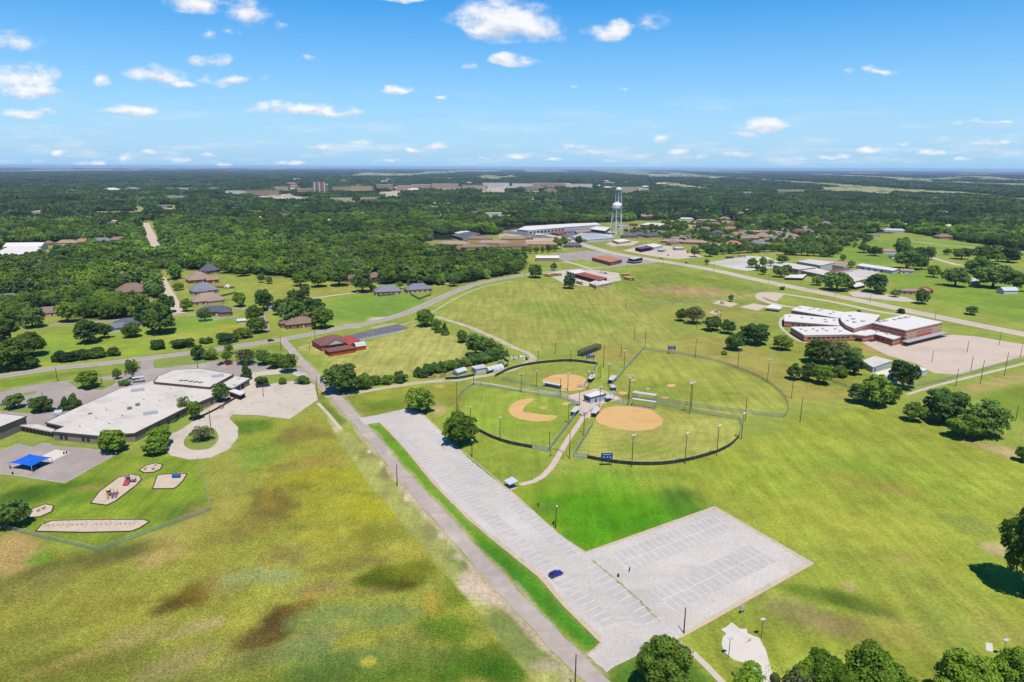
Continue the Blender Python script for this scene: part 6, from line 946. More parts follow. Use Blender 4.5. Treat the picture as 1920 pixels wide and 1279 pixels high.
# ------------------------------------------------------------------ the woods
CLEARP = [[(300, 505), (318, 505), (350, 590), (318, 600), (292, 540)], [(260, 408), (288, 408), (312, 476), (276, 478)], [(0, 458), (80, 455), (240, 452), (240, 468), (90, 480), (0, 484)], [(0, 404), (90, 400), (90, 410), (0, 412)], [(170, 396), (260, 396), (258, 408), (170, 408)], [(252, 374), (276, 374), (280, 408), (254, 408)], [(285, 384), (345, 384), (345, 400), (290, 400)],
          [(905, 404), (965, 402), (970, 412), (915, 420)], [(1000, 386), (1100, 386), (1100, 392), (1040, 394)], [(110, 377), (160, 376), (160, 383), (110, 384)], [(290, 352), (365, 352), (365, 359), (290, 359)], [(1540, 412), (1560, 420), (1610, 430), (1590, 433), (1545, 425)], [(250, 560), (300, 560), (330, 600), (250, 590)], [(330, 505), (420, 508), (425, 540), (340, 545)], [(225, 535), (280, 532), (285, 566), (225, 566)], [(70, 578), (120, 578), (120, 600), (60, 605)]]
for p in CLEARP: poly(p, (158, 164, 82), 4, noise=.4)
poly([(0, 404), (90, 400), (90, 410), (0, 412)], (186, 184, 110), 4); poly([(252, 374), (276, 374), (280, 408), (254, 408)], (168, 176, 96), 4)
me.color_attributes['grass'].data.foreach_set('color', np.concatenate([gcol, np.ones((len(gcol), 1))], 1).astype(np.float32).ravel())
OPENW = W2(OPEN); CLW = [W2(p) for p in CLEARP]
SUB = [W2([(1170, 436), (1250, 418), (1380, 416), (1450, 430), (1620, 438), (1640, 452), (1560, 480), (1480, 476), (1340, 474), (1260, 452)])]
def wood_mask(x, y):
    ok = sdist(x, y, OPENW) > 0; r = np.hypot(x, y)
    sub = sdist(x, y, SUB[0]) < 0; ok |= sub & (vnoise(x / 23, y / 23, 4) > .47)
    for p in CLW: ok &= sdist(x, y, p) > 0
    ok &= ~far_field(x, y); ok &= ~glade(x, y); ok &= ~((sdist(x, y, TOWN) < 0) & (vnoise(x / 110, y / 300, 91) > .54))
    for cx, cy, rr, h in CLEAR:
        rc = math.hypot(cx, cy); shift = max(0.0, (8.5 - h)) * rc / CAM_H * .55 if rc < 1700 else max(0.0, 12 - .4 * h) * rc / CAM_H * .8; ux, uy = cx / rc, cy / rc
        dx, dy = x - cx + ux * shift / 2, y - cy + uy * shift / 2; a = dx * ux + dy * uy; b = dx * uy - dy * ux
        ok &= np.where(sub, (x - cx) ** 2 + (y - cy) ** 2 > (rr * .62) ** 2, (a / (rr + shift / 2)) ** 2 + (b / rr) ** 2 > 1)
    for cx, cy, rr in TREE_AT:
        ok &= (x - cx) ** 2 + (y - cy) ** 2 > (rr + 2.0) ** 2
    return ok
def jgrid(r0, r1, sp, half=41):
    n = int(2 * r1 / sp); a = (np.arange(n) - n / 2) * sp; X, Y = np.meshgrid(a, np.arange(0, r1, sp)); X = X.ravel() + rng.uniform(-.42, .42, X.size) * sp; Y = Y.ravel() + rng.uniform(-.42, .42, Y.size) * sp
    R = np.hypot(X, Y); k = (R > r0) & (R < r1) & (np.abs(np.degrees(np.arctan2(X, Y))) < half); return X[k], Y[k]
X, Y = jgrid(380, 1700, 10.0); k = wood_mask(X, Y); X, Y = X[k], Y[k]
# the nearest trees of the wood stand as trees of their own
order = np.argsort(np.hypot(X, Y) + 3000 * (np.abs(np.degrees(np.arctan2(X, Y))) > 37.5)); NEARN = 105; near_i = order[:NEARN]; rest = order[NEARN:]
for i in near_i:
    s = rng.uniform(5.4, 8.0); px = X[i] / Y[i]
    lb = 'green tree in the dense wood on the left beyond the cottages' if px < -.3 else 'green tree at the front of the wood behind the back lawn' if px < .02 else 'green tree among the roofs of the suburb on the right'
    plant((X[i], Y[i], 0), s, s * rng.uniform(1.45, 1.9), 'dark' if rng.random() < .35 else ('bright' if rng.random() < .15 else 'a'), lb, lb.replace('green tree', 'trees'))
SRC = bpy.data.collections.new('wood_sources')
def src(name, mesh): o = bpy.data.objects.new(name, mesh); SRC.objects.link(o); return o
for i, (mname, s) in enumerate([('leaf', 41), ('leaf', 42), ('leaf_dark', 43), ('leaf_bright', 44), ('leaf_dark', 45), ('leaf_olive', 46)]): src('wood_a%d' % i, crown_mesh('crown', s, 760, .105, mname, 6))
def cluster(name, seed, n, span, r, material, leaves=130):
    rr = np.random.default_rng(seed); vs, fs, tt = [], [], []
    for k in range(n):
        c = crown_mesh('tmp', seed * 31 + k, leaves, .24, material, 6); s = rr.uniform(r * .8, r * 1.25); z = rr.uniform(.85, 1.2) * s; o = len(vs); ox, oy = rr.uniform(-span, span, 2)
        co = np.zeros(len(c.vertices) * 3); c.vertices.foreach_get('co', co); co = co.reshape(-1, 3) * (s, s, z) + (ox, oy, 0); vs += co.tolist(); fs += [[v + o for v in p.vertices] for p in c.polygons]
        tv = np.zeros(len(c.polygons), np.float32); c.attributes['tint'].data.foreach_get('value', tv); tt += np.clip(tv + rr.uniform(-.2, .25), 0, 1).tolist(); bpy.data.meshes.remove(c)
    m2 = bpy.data.meshes.new(name); m2.from_pydata(vs, [], fs); m2.update(); a = m2.attributes.new('tint', 'FLOAT', 'FACE'); a.data.foreach_set('value', np.array(tt, np.float32)); m2.materials.append(M[material]); return m2
for i, (mname, s) in enumerate([('leaf_far', 51), ('leaf_far', 52), ('leaf_dark', 53)]): src('wood_b%d' % i, cluster('clump', s, 12, 16, 5.4, mname))
for i, (mname, s) in enumerate([('leaf_far', 61), ('leaf_far', 62)]): src('wood_c%d' % i, cluster('clump', s, 16, 60, 15, mname, 90))
def scatter(name, x, y, idx, sc, label):
    m2 = bpy.data.meshes.new(name); m2.from_pydata(np.stack([x, y, np.zeros_like(x)], 1).tolist(), [], [])
    for nm, ty, ar in (('kind', 'INT', idx.astype(np.int32)), ('turn', 'FLOAT', rng.uniform(0, 6.28, len(x)).astype(np.float32))): a = m2.attributes.new(nm, ty, 'POINT'); a.data.foreach_set('value', ar)
    a = m2.attributes.new('size', 'FLOAT_VECTOR', 'POINT'); a.data.foreach_set('vector', sc.astype(np.float32).ravel())
    o = obj(name, m2, 'leaf'); tag(o, label, 'forest', kind='stuff')
    ng = bpy.data.node_groups.new(name, 'GeometryNodeTree'); ng.interface.new_socket('Geometry', in_out='INPUT', socket_type='NodeSocketGeometry'); ng.interface.new_socket('Geometry', in_out='OUTPUT', socket_type='NodeSocketGeometry')
    N = ng.nodes; gi, go = N.new('NodeGroupInput'), N.new('NodeGroupOutput'); ip = N.new('GeometryNodeInstanceOnPoints'); ci = N.new('GeometryNodeCollectionInfo')
    ci.inputs['Collection'].default_value = SRC; ci.inputs['Separate Children'].default_value = True; ci.inputs['Reset Children'].default_value = True
    def attr(nm, ty): n = N.new('GeometryNodeInputNamedAttribute'); n.data_type = ty; n.inputs[0].default_value = nm; return n.outputs[0]
    cx = N.new('ShaderNodeCombineXYZ'); e2 = N.new('FunctionNodeEulerToRotation'); l = ng.links
    l.new(attr('turn', 'FLOAT'), cx.inputs[2]); l.new(cx.outputs[0], e2.inputs[0]); l.new(e2.outputs[0], ip.inputs['Rotation']); l.new(attr('size', 'FLOAT_VECTOR'), ip.inputs['Scale']); l.new(attr('kind', 'INT'), ip.inputs['Instance Index'])
    l.new(gi.outputs[0], ip.inputs['Points']); l.new(ci.outputs[0], ip.inputs['Instance']); ip.inputs['Pick Instance'].default_value = True; l.new(ip.outputs[0], go.inputs[0])
    o.modifiers.new('wood', 'NODES').node_group = ng; return o
xr, yr = X[rest], Y[rest]; sb = sdist(xr, yr, SUB[0]) < 0; s = rng.uniform(5.2, 9.2, len(xr)) * (0.8 + .4 * vnoise(xr / 60, yr / 60, 31)) * np.where(sb, .62, 1); kindn = vnoise(xr / 45, yr / 45, 8)
idx = np.where(kindn > .62, rng.choice([0, 3, 1], len(xr)), np.where(kindn < .36, rng.choice([2, 4], len(xr)), rng.choice([0, 1, 2, 5, 4], len(xr), p=[.3, .3, .2, .06, .14])))
scatter('forest', xr, yr, idx, np.stack([s, s, s * rng.uniform(.7, 1.0, len(xr))], 1), 'dense green wood filling the middle distance')
X2, Y2 = jgrid(1690, 5200, 27, 40); k = wood_mask(X2, Y2); X2, Y2 = X2[k], Y2[k]; s2 = rng.uniform(.85, 1.2, len(X2))
X3, Y3 = jgrid(5150, 17000, 105, 40); k = ~far_field(X3, Y3); X3, Y3 = X3[k], Y3[k]; s3 = rng.uniform(.8, 1.2, len(X3))
scatter('distant_forest', np.concatenate([X2, X3]), np.concatenate([Y2, Y3]), np.concatenate([rng.choice([6, 7, 8], len(X2)), rng.choice([9, 10], len(X3))]), np.concatenate([np.stack([s2, s2, s2 * rng.uniform(.8, 1.15, len(s2))], 1), np.stack([s3, s3, s3 * .42], 1)]), 'far-off woods fading to blue towards the horizon')
# ------------------------------------------------------------------ haze: one closed box of thin even air round camera and land
hz = MB().box((0, 0, (CAM_H + 8) / 2 - 1), (100000, 100000, CAM_H + 10)).build('haze', None)
hm_ = bpy.data.materials.new('haze'); hm_.use_nodes = True; t = NT(hm_.node_tree); t.n.remove(t.n['Principled BSDF']); pv = t.new('ShaderNodeVolumePrincipled')
pv.inputs['Color'].default_value = (0.46, 0.63, 0.90, 1); pv.inputs['Density'].default_value = HAZE_D; pv.inputs['Anisotropy'].default_value = 0.0; t.l.new(pv.outputs[0], t.n['Material Output'].inputs['Volume'])
hz.data.materials.append(hm_); tag(hz, 'thin blue summer haze over the land', kind='stuff')

# ------------------------------------------------------------------ ball park: fences, poles, stands
def fence(pts, h, label, screen='chain_link', step=4.0, z0=0.05, name='fence', post='galvanised', rail=True, smooth=True):
    ln = W2(pts); ln = smooth_line(ln, step) if smooth else sum([[np.array(a) + (np.array(b) - np.array(a)) * k / max(1, int(np.linalg.norm(np.array(b) - np.array(a)) / step)) for k in range(max(1, int(np.linalg.norm(np.array(b) - np.array(a)) / step)))] for a, b in zip(ln[:-1], ln[1:])], []) + [np.array(ln[-1])]
    e = empty(name, (ln[0][0], ln[0][1], 0)); o0 = ln[0]; pm = MB().tube((0, 0, 0), (0, 0, h + .08), .045, n=6).mesh('post'); pm.materials.append(M[post]); qm = MB().box((0, 0, (h + z0) / 2), (1, .05, h - z0)).mesh('panel'); qm.materials.append(M[screen]); rl = MB()
    for a, b in zip(ln[:-1], ln[1:]):
        d = b - a; L = np.linalg.norm(d); an = math.atan2(d[1], d[0])
        q = obj('panel', qm, None, e); q.location = ((a[0] + b[0]) / 2 - o0[0], (a[1] + b[1]) / 2 - o0[1], 0); q.rotation_euler[2] = an; q.scale[0] = L
        rl.tube((a[0] - o0[0], a[1] - o0[1], h), (b[0] - o0[0], b[1] - o0[1], h), .045, n=5)
    for p in ln: q = obj('post', pm, None, e); q.location = (p[0] - o0[0], p[1] - o0[1], 0)
    if rail: rl.build('top_rail', post, e)
    return tag(e, label, 'fence')
fence([(1101, 860), (1140, 867), (1184, 872), (1240, 872), (1284, 866), (1320, 857), (1343, 850), (1370, 836), (1386, 820)], 1.7, 'dark curved outfield fence of the lower right diamond', 'windscreen')
fence([(895, 808), (925, 823), (960, 834), (998, 841)], 1.7, 'dark outfield fence piece beside the round tree', 'windscreen'); fence([(928, 707), (955, 694), (985, 686), (1020, 681), (1070, 678), (1120, 684)], 1.7, 'dark curved outfield fence of the upper diamond', 'windscreen')
fence([(1386, 820), (1391, 800), (1386, 788)], 2.0, 'short chain-link end of the lower right outfield'); fence([(1112, 797), (1075, 857), (1101, 860)], 2.4, 'chain-link side fence right of the footpath', 'chain_pale', smooth=False); fence([(1084, 772), (1064, 800), (1028, 848), (998, 842)], 2.4, 'chain-link side fence left of the footpath', 'chain_pale', smooth=False)
fence([(1224, 756), (1300, 773), (1386, 788)], 2.2, 'nearer of two parallel fences between the right diamonds', step=5); fence([(1226, 750), (1330, 767), (1436, 780), (1470, 783)], 2.2, 'farther of two parallel fences between the right diamonds', step=5)
fence([(1142, 730), (1172, 694), (1206, 656)], 2.2, 'pale straight fence along the left side of the largest outfield', 'chain_pale', smooth=False); fence([(1206, 656), (1255, 663), (1305, 670), (1345, 680), (1385, 693), (1425, 710), (1455, 730), (1475, 752), (1478, 770), (1470, 783)], 2.0, 'long curved chain-link fence round the largest outfield', 'chain_link', step=6)
fence([(1118, 686), (1108, 706), (1096, 724)], 2.2, 'short pale fence at the right of the upper diamond', 'chain_pale', smooth=False); fence([(888, 722), (866, 738), (858, 758), (868, 785), (895, 808)], 2.0, 'chain-link fence curving round the left outfield'); fence([(888, 722), (960, 733), (1045, 746), (1085, 760)], 2.0, 'chain-link fence along the left path', step=5); fence([(940, 712), (1000, 726), (1050, 735)], 1.8, 'low chain-link fence above the left path', step=5)
fence([(371, 859), (395, 957), (185, 1034), (0, 990), (-60, 976)], 1.6, 'chain-link fence round the school playground', step=5, smooth=False); fence([(1560, 718), (1640, 745), (1700, 728), (1760, 716), (1860, 690), (1920, 676), (2020, 652)], 2.0, 'chain-link fence below the red-brick school lot', step=7, smooth=False); fence([(1202, 574), (1290, 567), (1380, 556), (1440, 541)], 1.8, 'faint chain-link fence across the long mown field', step=10)
fence([(835, 712), (860, 711), (890, 705)], 1.6, 'dark green mesh fence along the garden plots', 'windscreen_green'); fence([(912, 702), (935, 694), (952, 686), (954, 680), (945, 676)], 1.6, 'dark green mesh fence past the hoop greenhouse', 'windscreen_green'); fence([(362, 790), (400, 772), (432, 754), (458, 738)], 1.2, 'low dark fence round the small school play yard', 'windscreen', step=3)
fence([(768, 546), (770, 553), (786, 562), (808, 554), (810, 544)], 1.8, 'wooden fence round the right grey-roofed house yard', 'wood_fence', step=4, post='wood_fence', rail=False, smooth=False); fence([(702, 553), (712, 556), (740, 553), (752, 550)], 1.8, 'wooden fence behind the left grey-roofed house', 'wood_fence', post='wood_fence', rail=False, smooth=False)
fence([(368, 592), (373, 603), (400, 601), (448, 594)], 1.5, 'white board fence round the slate-roofed house', 'siding_white', step=3, post='siding_white', rail=False, smooth=False); fence([(404, 540), (440, 541), (442, 550), (410, 558)], 1.8, 'brown wooden yard fence beside the tan houses', 'wood_fence', post='wood_fence', rail=False, smooth=False)
def pole(x, yb, yt, lamps, label, group, xt=None, mat_='wood_pole', r=.16, arms=1):
    g = G(x, yb); z = top_z(x, yb, yt); e = empty('light_pole' if lamps else 'utility_pole', (g[0], g[1], 0), BEAR + trnd.uniform(-.3, .3))
    lean = ((xt - x) * mpp(x, yb) if xt else 0); MB().tube((0, 0, -.1), (0, 0, z), r * 1.15, r * .75, 8).build('post', mat_, e)
    if lean: e.rotation_euler[1] = 0.0
    for a in range(arms if lamps else 0):
        zz = z - .35 - a * 1.5; MB().box((0, .12, zz), (max(1.2, .75 * lamps), .16, .16)).build('crossarm', 'wood_pole' if mat_ == 'wood_pole' else mat_, e)
        lm = MB().tube((0, -.1, .1), (0, -.75, -.25), .22, .34, 8).mesh('lamp'); lm.materials.append(M['lamp_white'])
        for k in range(lamps): o = obj('lamp', lm, None, e); o.location = ((k - (lamps - 1) / 2) * .85, .1, zz + .25)
    if not lamps and 'highway' in label: MB().box((0, 0, z - .7), (1.9, .14, .14)).build('crossarm', mat_, e)
    return tag(e, label, 'light pole' if lamps else 'utility pole', group)
gA = 'light poles along the lower right outfield fence'
for k, a in enumerate([(1184.5, 876, 815), (1284, 870, 811), (1343.6, 855, 797), (1390, 824, 774)]): pole(*a, 3, f'{ORD[k]} lamp pole from the blue scoreboard along the lower right outfield fence', gA)
gB = 'lamp poles round the diamonds'
for a in [(1293, 777, 718, 4, 'front one of two tall lamp poles between the right diamonds'), (1296, 766, 716, 4, 'rear one of two tall lamp poles between the right diamonds'), (1177.6, 761, 707, 3, 'front one of two lamp poles left of the twin bleachers'), (1180, 748, 703, 4, 'rear one of two lamp poles left of the twin bleachers'), (1066, 796, 755, 2, 'lamp pole by the left dugout fence above the footpath'), (1094.5, 816, 771, 2, 'lamp pole just right of the footpath'), (1124.5, 764, 725, 3, 'lamp pole in front of the concession stand'), (1086, 765, 730, 2, 'lamp pole left of the concession stand'), (1050.5, 745, 709, 1, 'slim lamp pole behind the left bleachers'), (1064.5, 733, 699.6, 3, 'lamp pole at the lower rim of the upper infield'), (1102.5, 730, 696, 2, 'lamp pole at the right rim of the upper infield'), (1110, 715, 696, 1, 'short pole by the upper right dugout'), (1140.5, 725, 682, 3, 'lamp pole beside the roofed dugout of the largest field'), (1170, 692.5, 657.5, 2, 'lamp pole midway along the pale straight fence'), (1070, 680, 652, 2, 'lamp pole behind the middle of the upper outfield fence'), (1008.8, 681, 655, 2, 'lamp pole behind the left of the upper outfield fence'), (1041, 663, 641, 1, 'lamp pole in the field behind the upper outfield'), (1006, 725, 695, 2, 'lamp pole on the left side of the upper infield'), (977, 736, 700, 4, 'lamp pole on the path between the left diamonds'), (1303.5, 670, 633, 1, 'pole on the far curve of the largest outfield fence'), (1383, 691, 651, 3, 'lamp pole on the upper right curve of the largest outfield'), (1438.6, 716, 674, 2, 'lamp pole on the right curve of the largest outfield'), (1483.8, 747, 702.6, 1, 'lamp pole just outside the right end of the largest outfield'), (937.5, 827.7, 782, 2, 'lamp pole inside the dark left outfield fence'), (882, 792, 762.6, 2, 'lamp pole behind the dense round tree'), (885, 858, 824, 1, 'thin pole at the parking lot edge by the round tree'), (1042, 990, 948, 1, 'thin pole on the lush patch by the lot')]: pole(*a[:4], a[4], gB)
gC = 'bare poles'
for x, yb, yt, lb in [(1396.7, 790, 744, 'bare pole at the right end of the parallel fences'), (1500, 790.7, 744, 'bare pole alone on the lawn right of the outfield'), (1122.5, 712, 687, 'left one of two dark poles by the upper dugout'), (1126, 709, 686, 'right one of two dark poles by the upper dugout'), (1131.4, 690, 647, 'tall bare pole right of the upper scoreboard'), (1164.7, 667.5, 641, 'bare pole on the dry patch above the straight fence'), (1189.5, 637.5, 611, 'bare pole farthest up the mown field'), (1209, 655, 620, 'bare pole at the top corner of the straight fence'), (857, 771, 717, 'thick dark pole left of the left outfield'), (888, 722.6, 699, 'bare pole at the corner of gravel lane and path'), (901, 723, 716, 'short stump pole on the path corner'), (595, 740, 705, 'bare pole between school lot and lane'), (745, 912, 870, 'bare pole beside the lane across from the lot'), (1078, 1295, 1227, 'tall bare pole at the lane on the bottom edge'), (1282, 1188, 1139, 'black pole at the lower corner of the lot'), (1030, 844, 810, 'bare pole left of the path arch'), (1067.6, 860, 808, 'bare pole right of the path arch'), (1791.6, 725, 691, 'first pole from the left along the right school fence'), (1838, 719.6, 674.6, 'second pole along the right school fence'), (1883, 704.6, 659.6, 'third pole along the right school fence'), (1820, 696, 668, 'slim pole inside the school lot edge'), (1747, 679, 657, 'lamp-less pole in the left of the pink lot'), (1813, 661, 639, 'pole in the middle of the pink lot'), (1873, 647.6, 621, 'pole at the far side of the pink lot'), (1913, 670, 645, 'pole at the right edge of the pink lot'), (1904, 790, 759, 'pole on the lower right slope'), (1695, 727.6, 697.6, 'pole standing in the leafy tree by the white shed'), (1080, 540, 528, 'pole by the tree of the bus barn'), (1173, 579, 562, 'bare pole in the long mown field'), (1116, 543, 528, 'pole before the cream bus office'), (1176, 504, 488, 'pole on the highway near the corner shop'), (1243, 499, 484, 'pole at the highway junction'), (1338, 509, 492, 'first pole from the junction along the wide highway'), (1441, 531, 513, 'second pole from the junction along the wide highway'), (1566, 557, 538, 'third pole from the junction along the wide highway'), (1631, 567, 551, 'fourth pole from the junction along the wide highway'), (1752, 604, 583, 'fifth pole from the junction along the wide highway'), (984, 520, 503, 'pole at the highway by the wood end'), (108, 715, 690, 'pole on the verge behind the school'), (192, 727, 700, 'pole on the grass triangle behind the school'), (371, 692, 670, 'pole by the school parking rows'), (396, 808, 768, 'lamp pole on the teardrop island'), (494, 744, 726, 'pole on the school entrance drive'), (527, 656, 632, 'pole at the junction of lane and highway'), (591, 640, 622, 'pole by the church on the highway'), (581, 657, 641, 'pole beside the church lawn'), (85, 775, 735, 'pole in the school yard behind the strip trees'), (1306, 617, 600, 'short pole on the slope by the olive tree'), (1351, 596, 580, 'pole by the far playground')]: pole(x, yb, yt, 0, lb, gC, mat_='black' if 'black' in lb else 'wood_pole')
for x, yb, yt, lb in [(1366, 1232, 1196, 'solar lamp post on the white skate pad'), (1427, 1195, 1161, 'solar lamp post behind the white skate pad'), (1880, 1232, 1200, 'lamp post on a yellow pole by the small white pad')]:
    g = G(x, yb); z = top_z(x, yb, yt); e = empty('lamp_post', (g[0], g[1], 0), .4); MB().tube((0, 0, 0), (0, 0, z), .09, .07).build('post', 'wood_pole' if 'yellow' not in lb else 'pole_yellow', e); MB().box((0, 0, z), (1.3, .8, .1)).build('solar_panel', 'siding_blue', e); MB().box((.5, 0, z - .35), (.7, .25, .12)).build('lamp', 'dark', e); tag(e, lb, 'lamp post')
# scoreboards with their white score boxes
for x, yb, y1, y0, wpx, lb in [(1137, 874, 849.5, 860, 21.6, 'blue scoreboard behind the lower right outfield fence'), (1106.5, 681, 665.5, 672, 15.5, 'blue scoreboard behind the upper outfield fence'), (1259, 664, 649, 655.5, 14.5, 'blue scoreboard beyond the largest outfield')]:
    g = G(x, yb); m = mpp(x, yb); w_ = wpx * m; z1, z0 = top_z(x, yb, y1), top_z(x, yb, y0); e = empty('scoreboard', (g[0], g[1], 0), .05); MB().box((0, 0, (z0 + z1) / 2), (w_, .35, z1 - z0)).build('board', 'blue_board', e)
    for s_ in (-.42, .42): MB().box((s_ * w_, .3, z1 / 2), (.2, .2, z1)).build('post', 'dark', e)
    for k in (-.25, .05, .3): MB().box((k * w_, -.2, z0 + (z1 - z0) * .32), (w_ * .09, .06, (z1 - z0) * .18)).build('score_box', 'lamp_white', e)
    MB().box((0, -.2, z0 + (z1 - z0) * .78), (w_ * .7, .06, (z1 - z0) * .1)).build('name_strip', 'siding_blue', e); tag(e, lb, 'scoreboard', 'blue scoreboards')
for x, yb, yt, lb in [(1102, 860, 844, 'yellow foul pole at the left end of the lower right fence'), (998, 842, 824, 'yellow foul pole at the right end of the left outfield fence'), (1121, 686, 671, 'yellow foul pole at the right end of the upper fence'), (930, 709, 695, 'yellow foul pole at the left end of the upper fence'), (1226, 659, 648, 'yellow foul pole at the far corner of the largest field')]:
    g = G(x, yb); o = MB().tube((0, 0, 0), (0, 0, top_z(x, yb, yt)), .1, n=8).build('foul_pole', 'pole_yellow'); o.location = (g[0], g[1], 0); tag(o, lb, 'foul pole', 'yellow foul poles')
# concession stand
P = [tuple(G(x, y, 3.6)[:2]) for x, y in [(1095, 740.5), (1120, 731.5), (1136, 737.8), (1107.6, 745.2)]]
e = flat_building('concession_stand', None, 3.6, 'siding_blue', 'roof_white', 'white concession stand in the middle of the four diamonds', 'kiosk', world=P, doors=[(2, 1, 1, 2.1, 1.05, .55, .75)], windows=[(3, 2, 2.2, 1.2, 1.9, .1, .9)], fascia='roof_slate')
def dugout(x, y, L, D, rz, label, h=2.5):
    g = G(x, y); e = empty('dugout', (g[0], g[1], 0), rz); MB().box((0, 0, h), (L, D, .14)).build('roof', 'bright_metal', e); MB().box((0, D / 2 - .1, h / 2), (L, .1, h - .1)).build('back_wall', 'galvanised', e); MB().box((0, D / 2 - .5, .45), (L * .9, .35, .08)).build('bench', 'galvanised', e)
    for sx in (-1, 1): MB().tube((sx * (L / 2 - .1), -D / 2 + .1, 0), (sx * (L / 2 - .1), -D / 2 + .1, h), .07).build('post', 'metal_pole', e)
    return tag(e, label, 'dugout', 'metal roofed dugouts')
def ang(a, b): v = G(*b) - G(*a); return math.atan2(v[1], v[0])
for x, y, L, D, r, lb in [(1079, 776, 9, 2.8, ang((1072, 782), (1085, 768)), 'roofed dugout left of the footpath'), (1117, 778, 9, 2.8, ang((1110, 786), (1124, 770)), 'roofed dugout right of the footpath'), (1109, 714, 9, 2.8, ang((1104, 718), (1114, 708)), 'roofed dugout at the right of the upper infield'), (1148, 716, 10, 3.2, ang((1143, 722), (1154, 710)), 'large roofed dugout at the left of the largest field'), (1035, 727, 11, 2.6, ang((1020, 723), (1050, 729)), 'long white dugout below the upper infield'), (1142, 752, 6, 2.6, ang((1136, 754), (1148, 748)), 'small stand with dark seats right of the concession stand'), (1149, 732, 5, 2.4, ang((1146, 730), (1152, 735)), 'small white-topped stand by the largest field')]: dugout(x, y, L, D, r, lb)
def bleachers(x, y, L, rz, label, rows=5, roof=False, flip=1):
    g = G(x, y); e = empty('bleachers', (g[0], g[1], 0), rz); fr = MB()
    sm = MB().box((0, 0, 0), (L, .34, .06)).mesh('seat_plank'); sm.materials.append(M['bright_metal'])
    for k in range(rows): o = obj('seat_plank', sm, None, e); o.location = (0, flip * (k - rows / 2) * .75, .45 + k * .38)
    for s_ in (-.45, 0, .45):
        fr.tube((s_ * L, -flip * rows / 2 * .75, .1), (s_ * L, flip * rows / 2 * .75 - .3, .4 + rows * .38 - .4), .05, n=5); fr.tube((s_ * L, flip * (rows / 2 * .75 - .4), 0), (s_ * L, flip * (rows / 2 * .75 - .4), .3 + rows * .38), .05, n=5)
    fr.build('frame', 'metal_pole', e); fr = MB().box((0, flip * rows / 2 * .75, .9 + rows * .38), (L, .06, .06)).build('guard_rail', 'metal_pole', e)
    if roof: MB().box((0, 0, 4), (L + .6, rows * .8, .12)).build('roof', 'bright_metal', e); [MB().tube((sx * L / 2, sy * rows * .35, 0), (sx * L / 2, sy * rows * .35, 4), .07).build('post', 'metal_pole', e) for sx in (-1, 1) for sy in (-1, 1)]
    return tag(e, label, 'bleachers', 'bleachers round the diamonds')
a_ = ang((1195, 746), (1222, 750))
bleachers(1208, 751, 12, a_, 'upper one of the twin roofed bleachers behind the orange infield', 4, True); bleachers(1207, 764, 12, a_, 'lower one of the twin roofed bleachers behind the orange infield', 3, True)
for x, y, L, r, lb in [(1024, 741, 11, ang((1010, 739), (1040, 744)), 'metal bleachers on the path left of the plaza'), (1052, 743, 9, ang((1040, 741), (1062, 746)), 'metal bleachers beside the slim lamp pole'), (1090, 724, 6, ang((1085, 727), (1097, 720)), 'small bleachers below the upper infield corner'), (1080, 757, 6, ang((1074, 757), (1088, 764)), 'dark bleachers at the plaza left rim'), (1112, 770, 6, ang((1106, 777), (1118, 764)), 'narrow bleachers beside the footpath end'), (1094, 777, 6, ang((1088, 780), (1100, 770)), 'narrow bleachers left of the footpath end'), (1167, 756, 7, ang((1160, 754), (1176, 759)), 'low bleachers left of the twin roofed ones'), (1150, 740, 6, ang((1146, 736), (1156, 746)), 'bleachers on the brown walk of the largest field')]: bleachers(x, y, L, r, lb, 4)
# batting cage of dark net
e = empty('batting_cage', (*G(1105, 661)[:2], 0), ang((1088, 667), (1125, 652))); MB().box((0, 0, 1.9), (24, 4.2, 3.7)).build('net', 'net', e); MB().box((0, 0, .03), (24, 4.2, .05)).build('turf', 'windscreen_green', e)
for k in range(6):
    for s_ in (-1, 1): MB().tube((-12 + k * 4.8, s_ * 2.1, 0), (-12 + k * 4.8, s_ * 2.1, 3.8), .06, n=6).build('post', 'dark', e)
tag(e, 'long dark net batting cage behind the upper scoreboard', 'batting cage')
# arch over the footpath
e = empty('arch_gate', (*G(1044, 858)[:2], 0), ang((1032, 856), (1055, 861))); L = np.linalg.norm(G(1032, 856) - G(1055, 861)); r = MB()
for s_ in (-1, 1): MB().tube((s_ * L / 2, 0, 0), (s_ * L / 2, 0, 3), .11).build('post', 'dark', e)
pa = [(L / 2 * math.cos(t), 0, 3 + .9 * math.sin(t)) for t in np.linspace(0, math.pi, 10)]
for p, q in zip(pa[:-1], pa[1:]): r.tube(p, q, .07, n=6); r.tube((p[0], 0, p[2] - .5), (q[0], 0, q[2] - .5), .05, n=6); r.tube((p[0], 0, p[2] - .5), p, .03, n=4)
r.build('arch', 'dark', e); tag(e, 'dark metal arch over the footpath', 'arch')
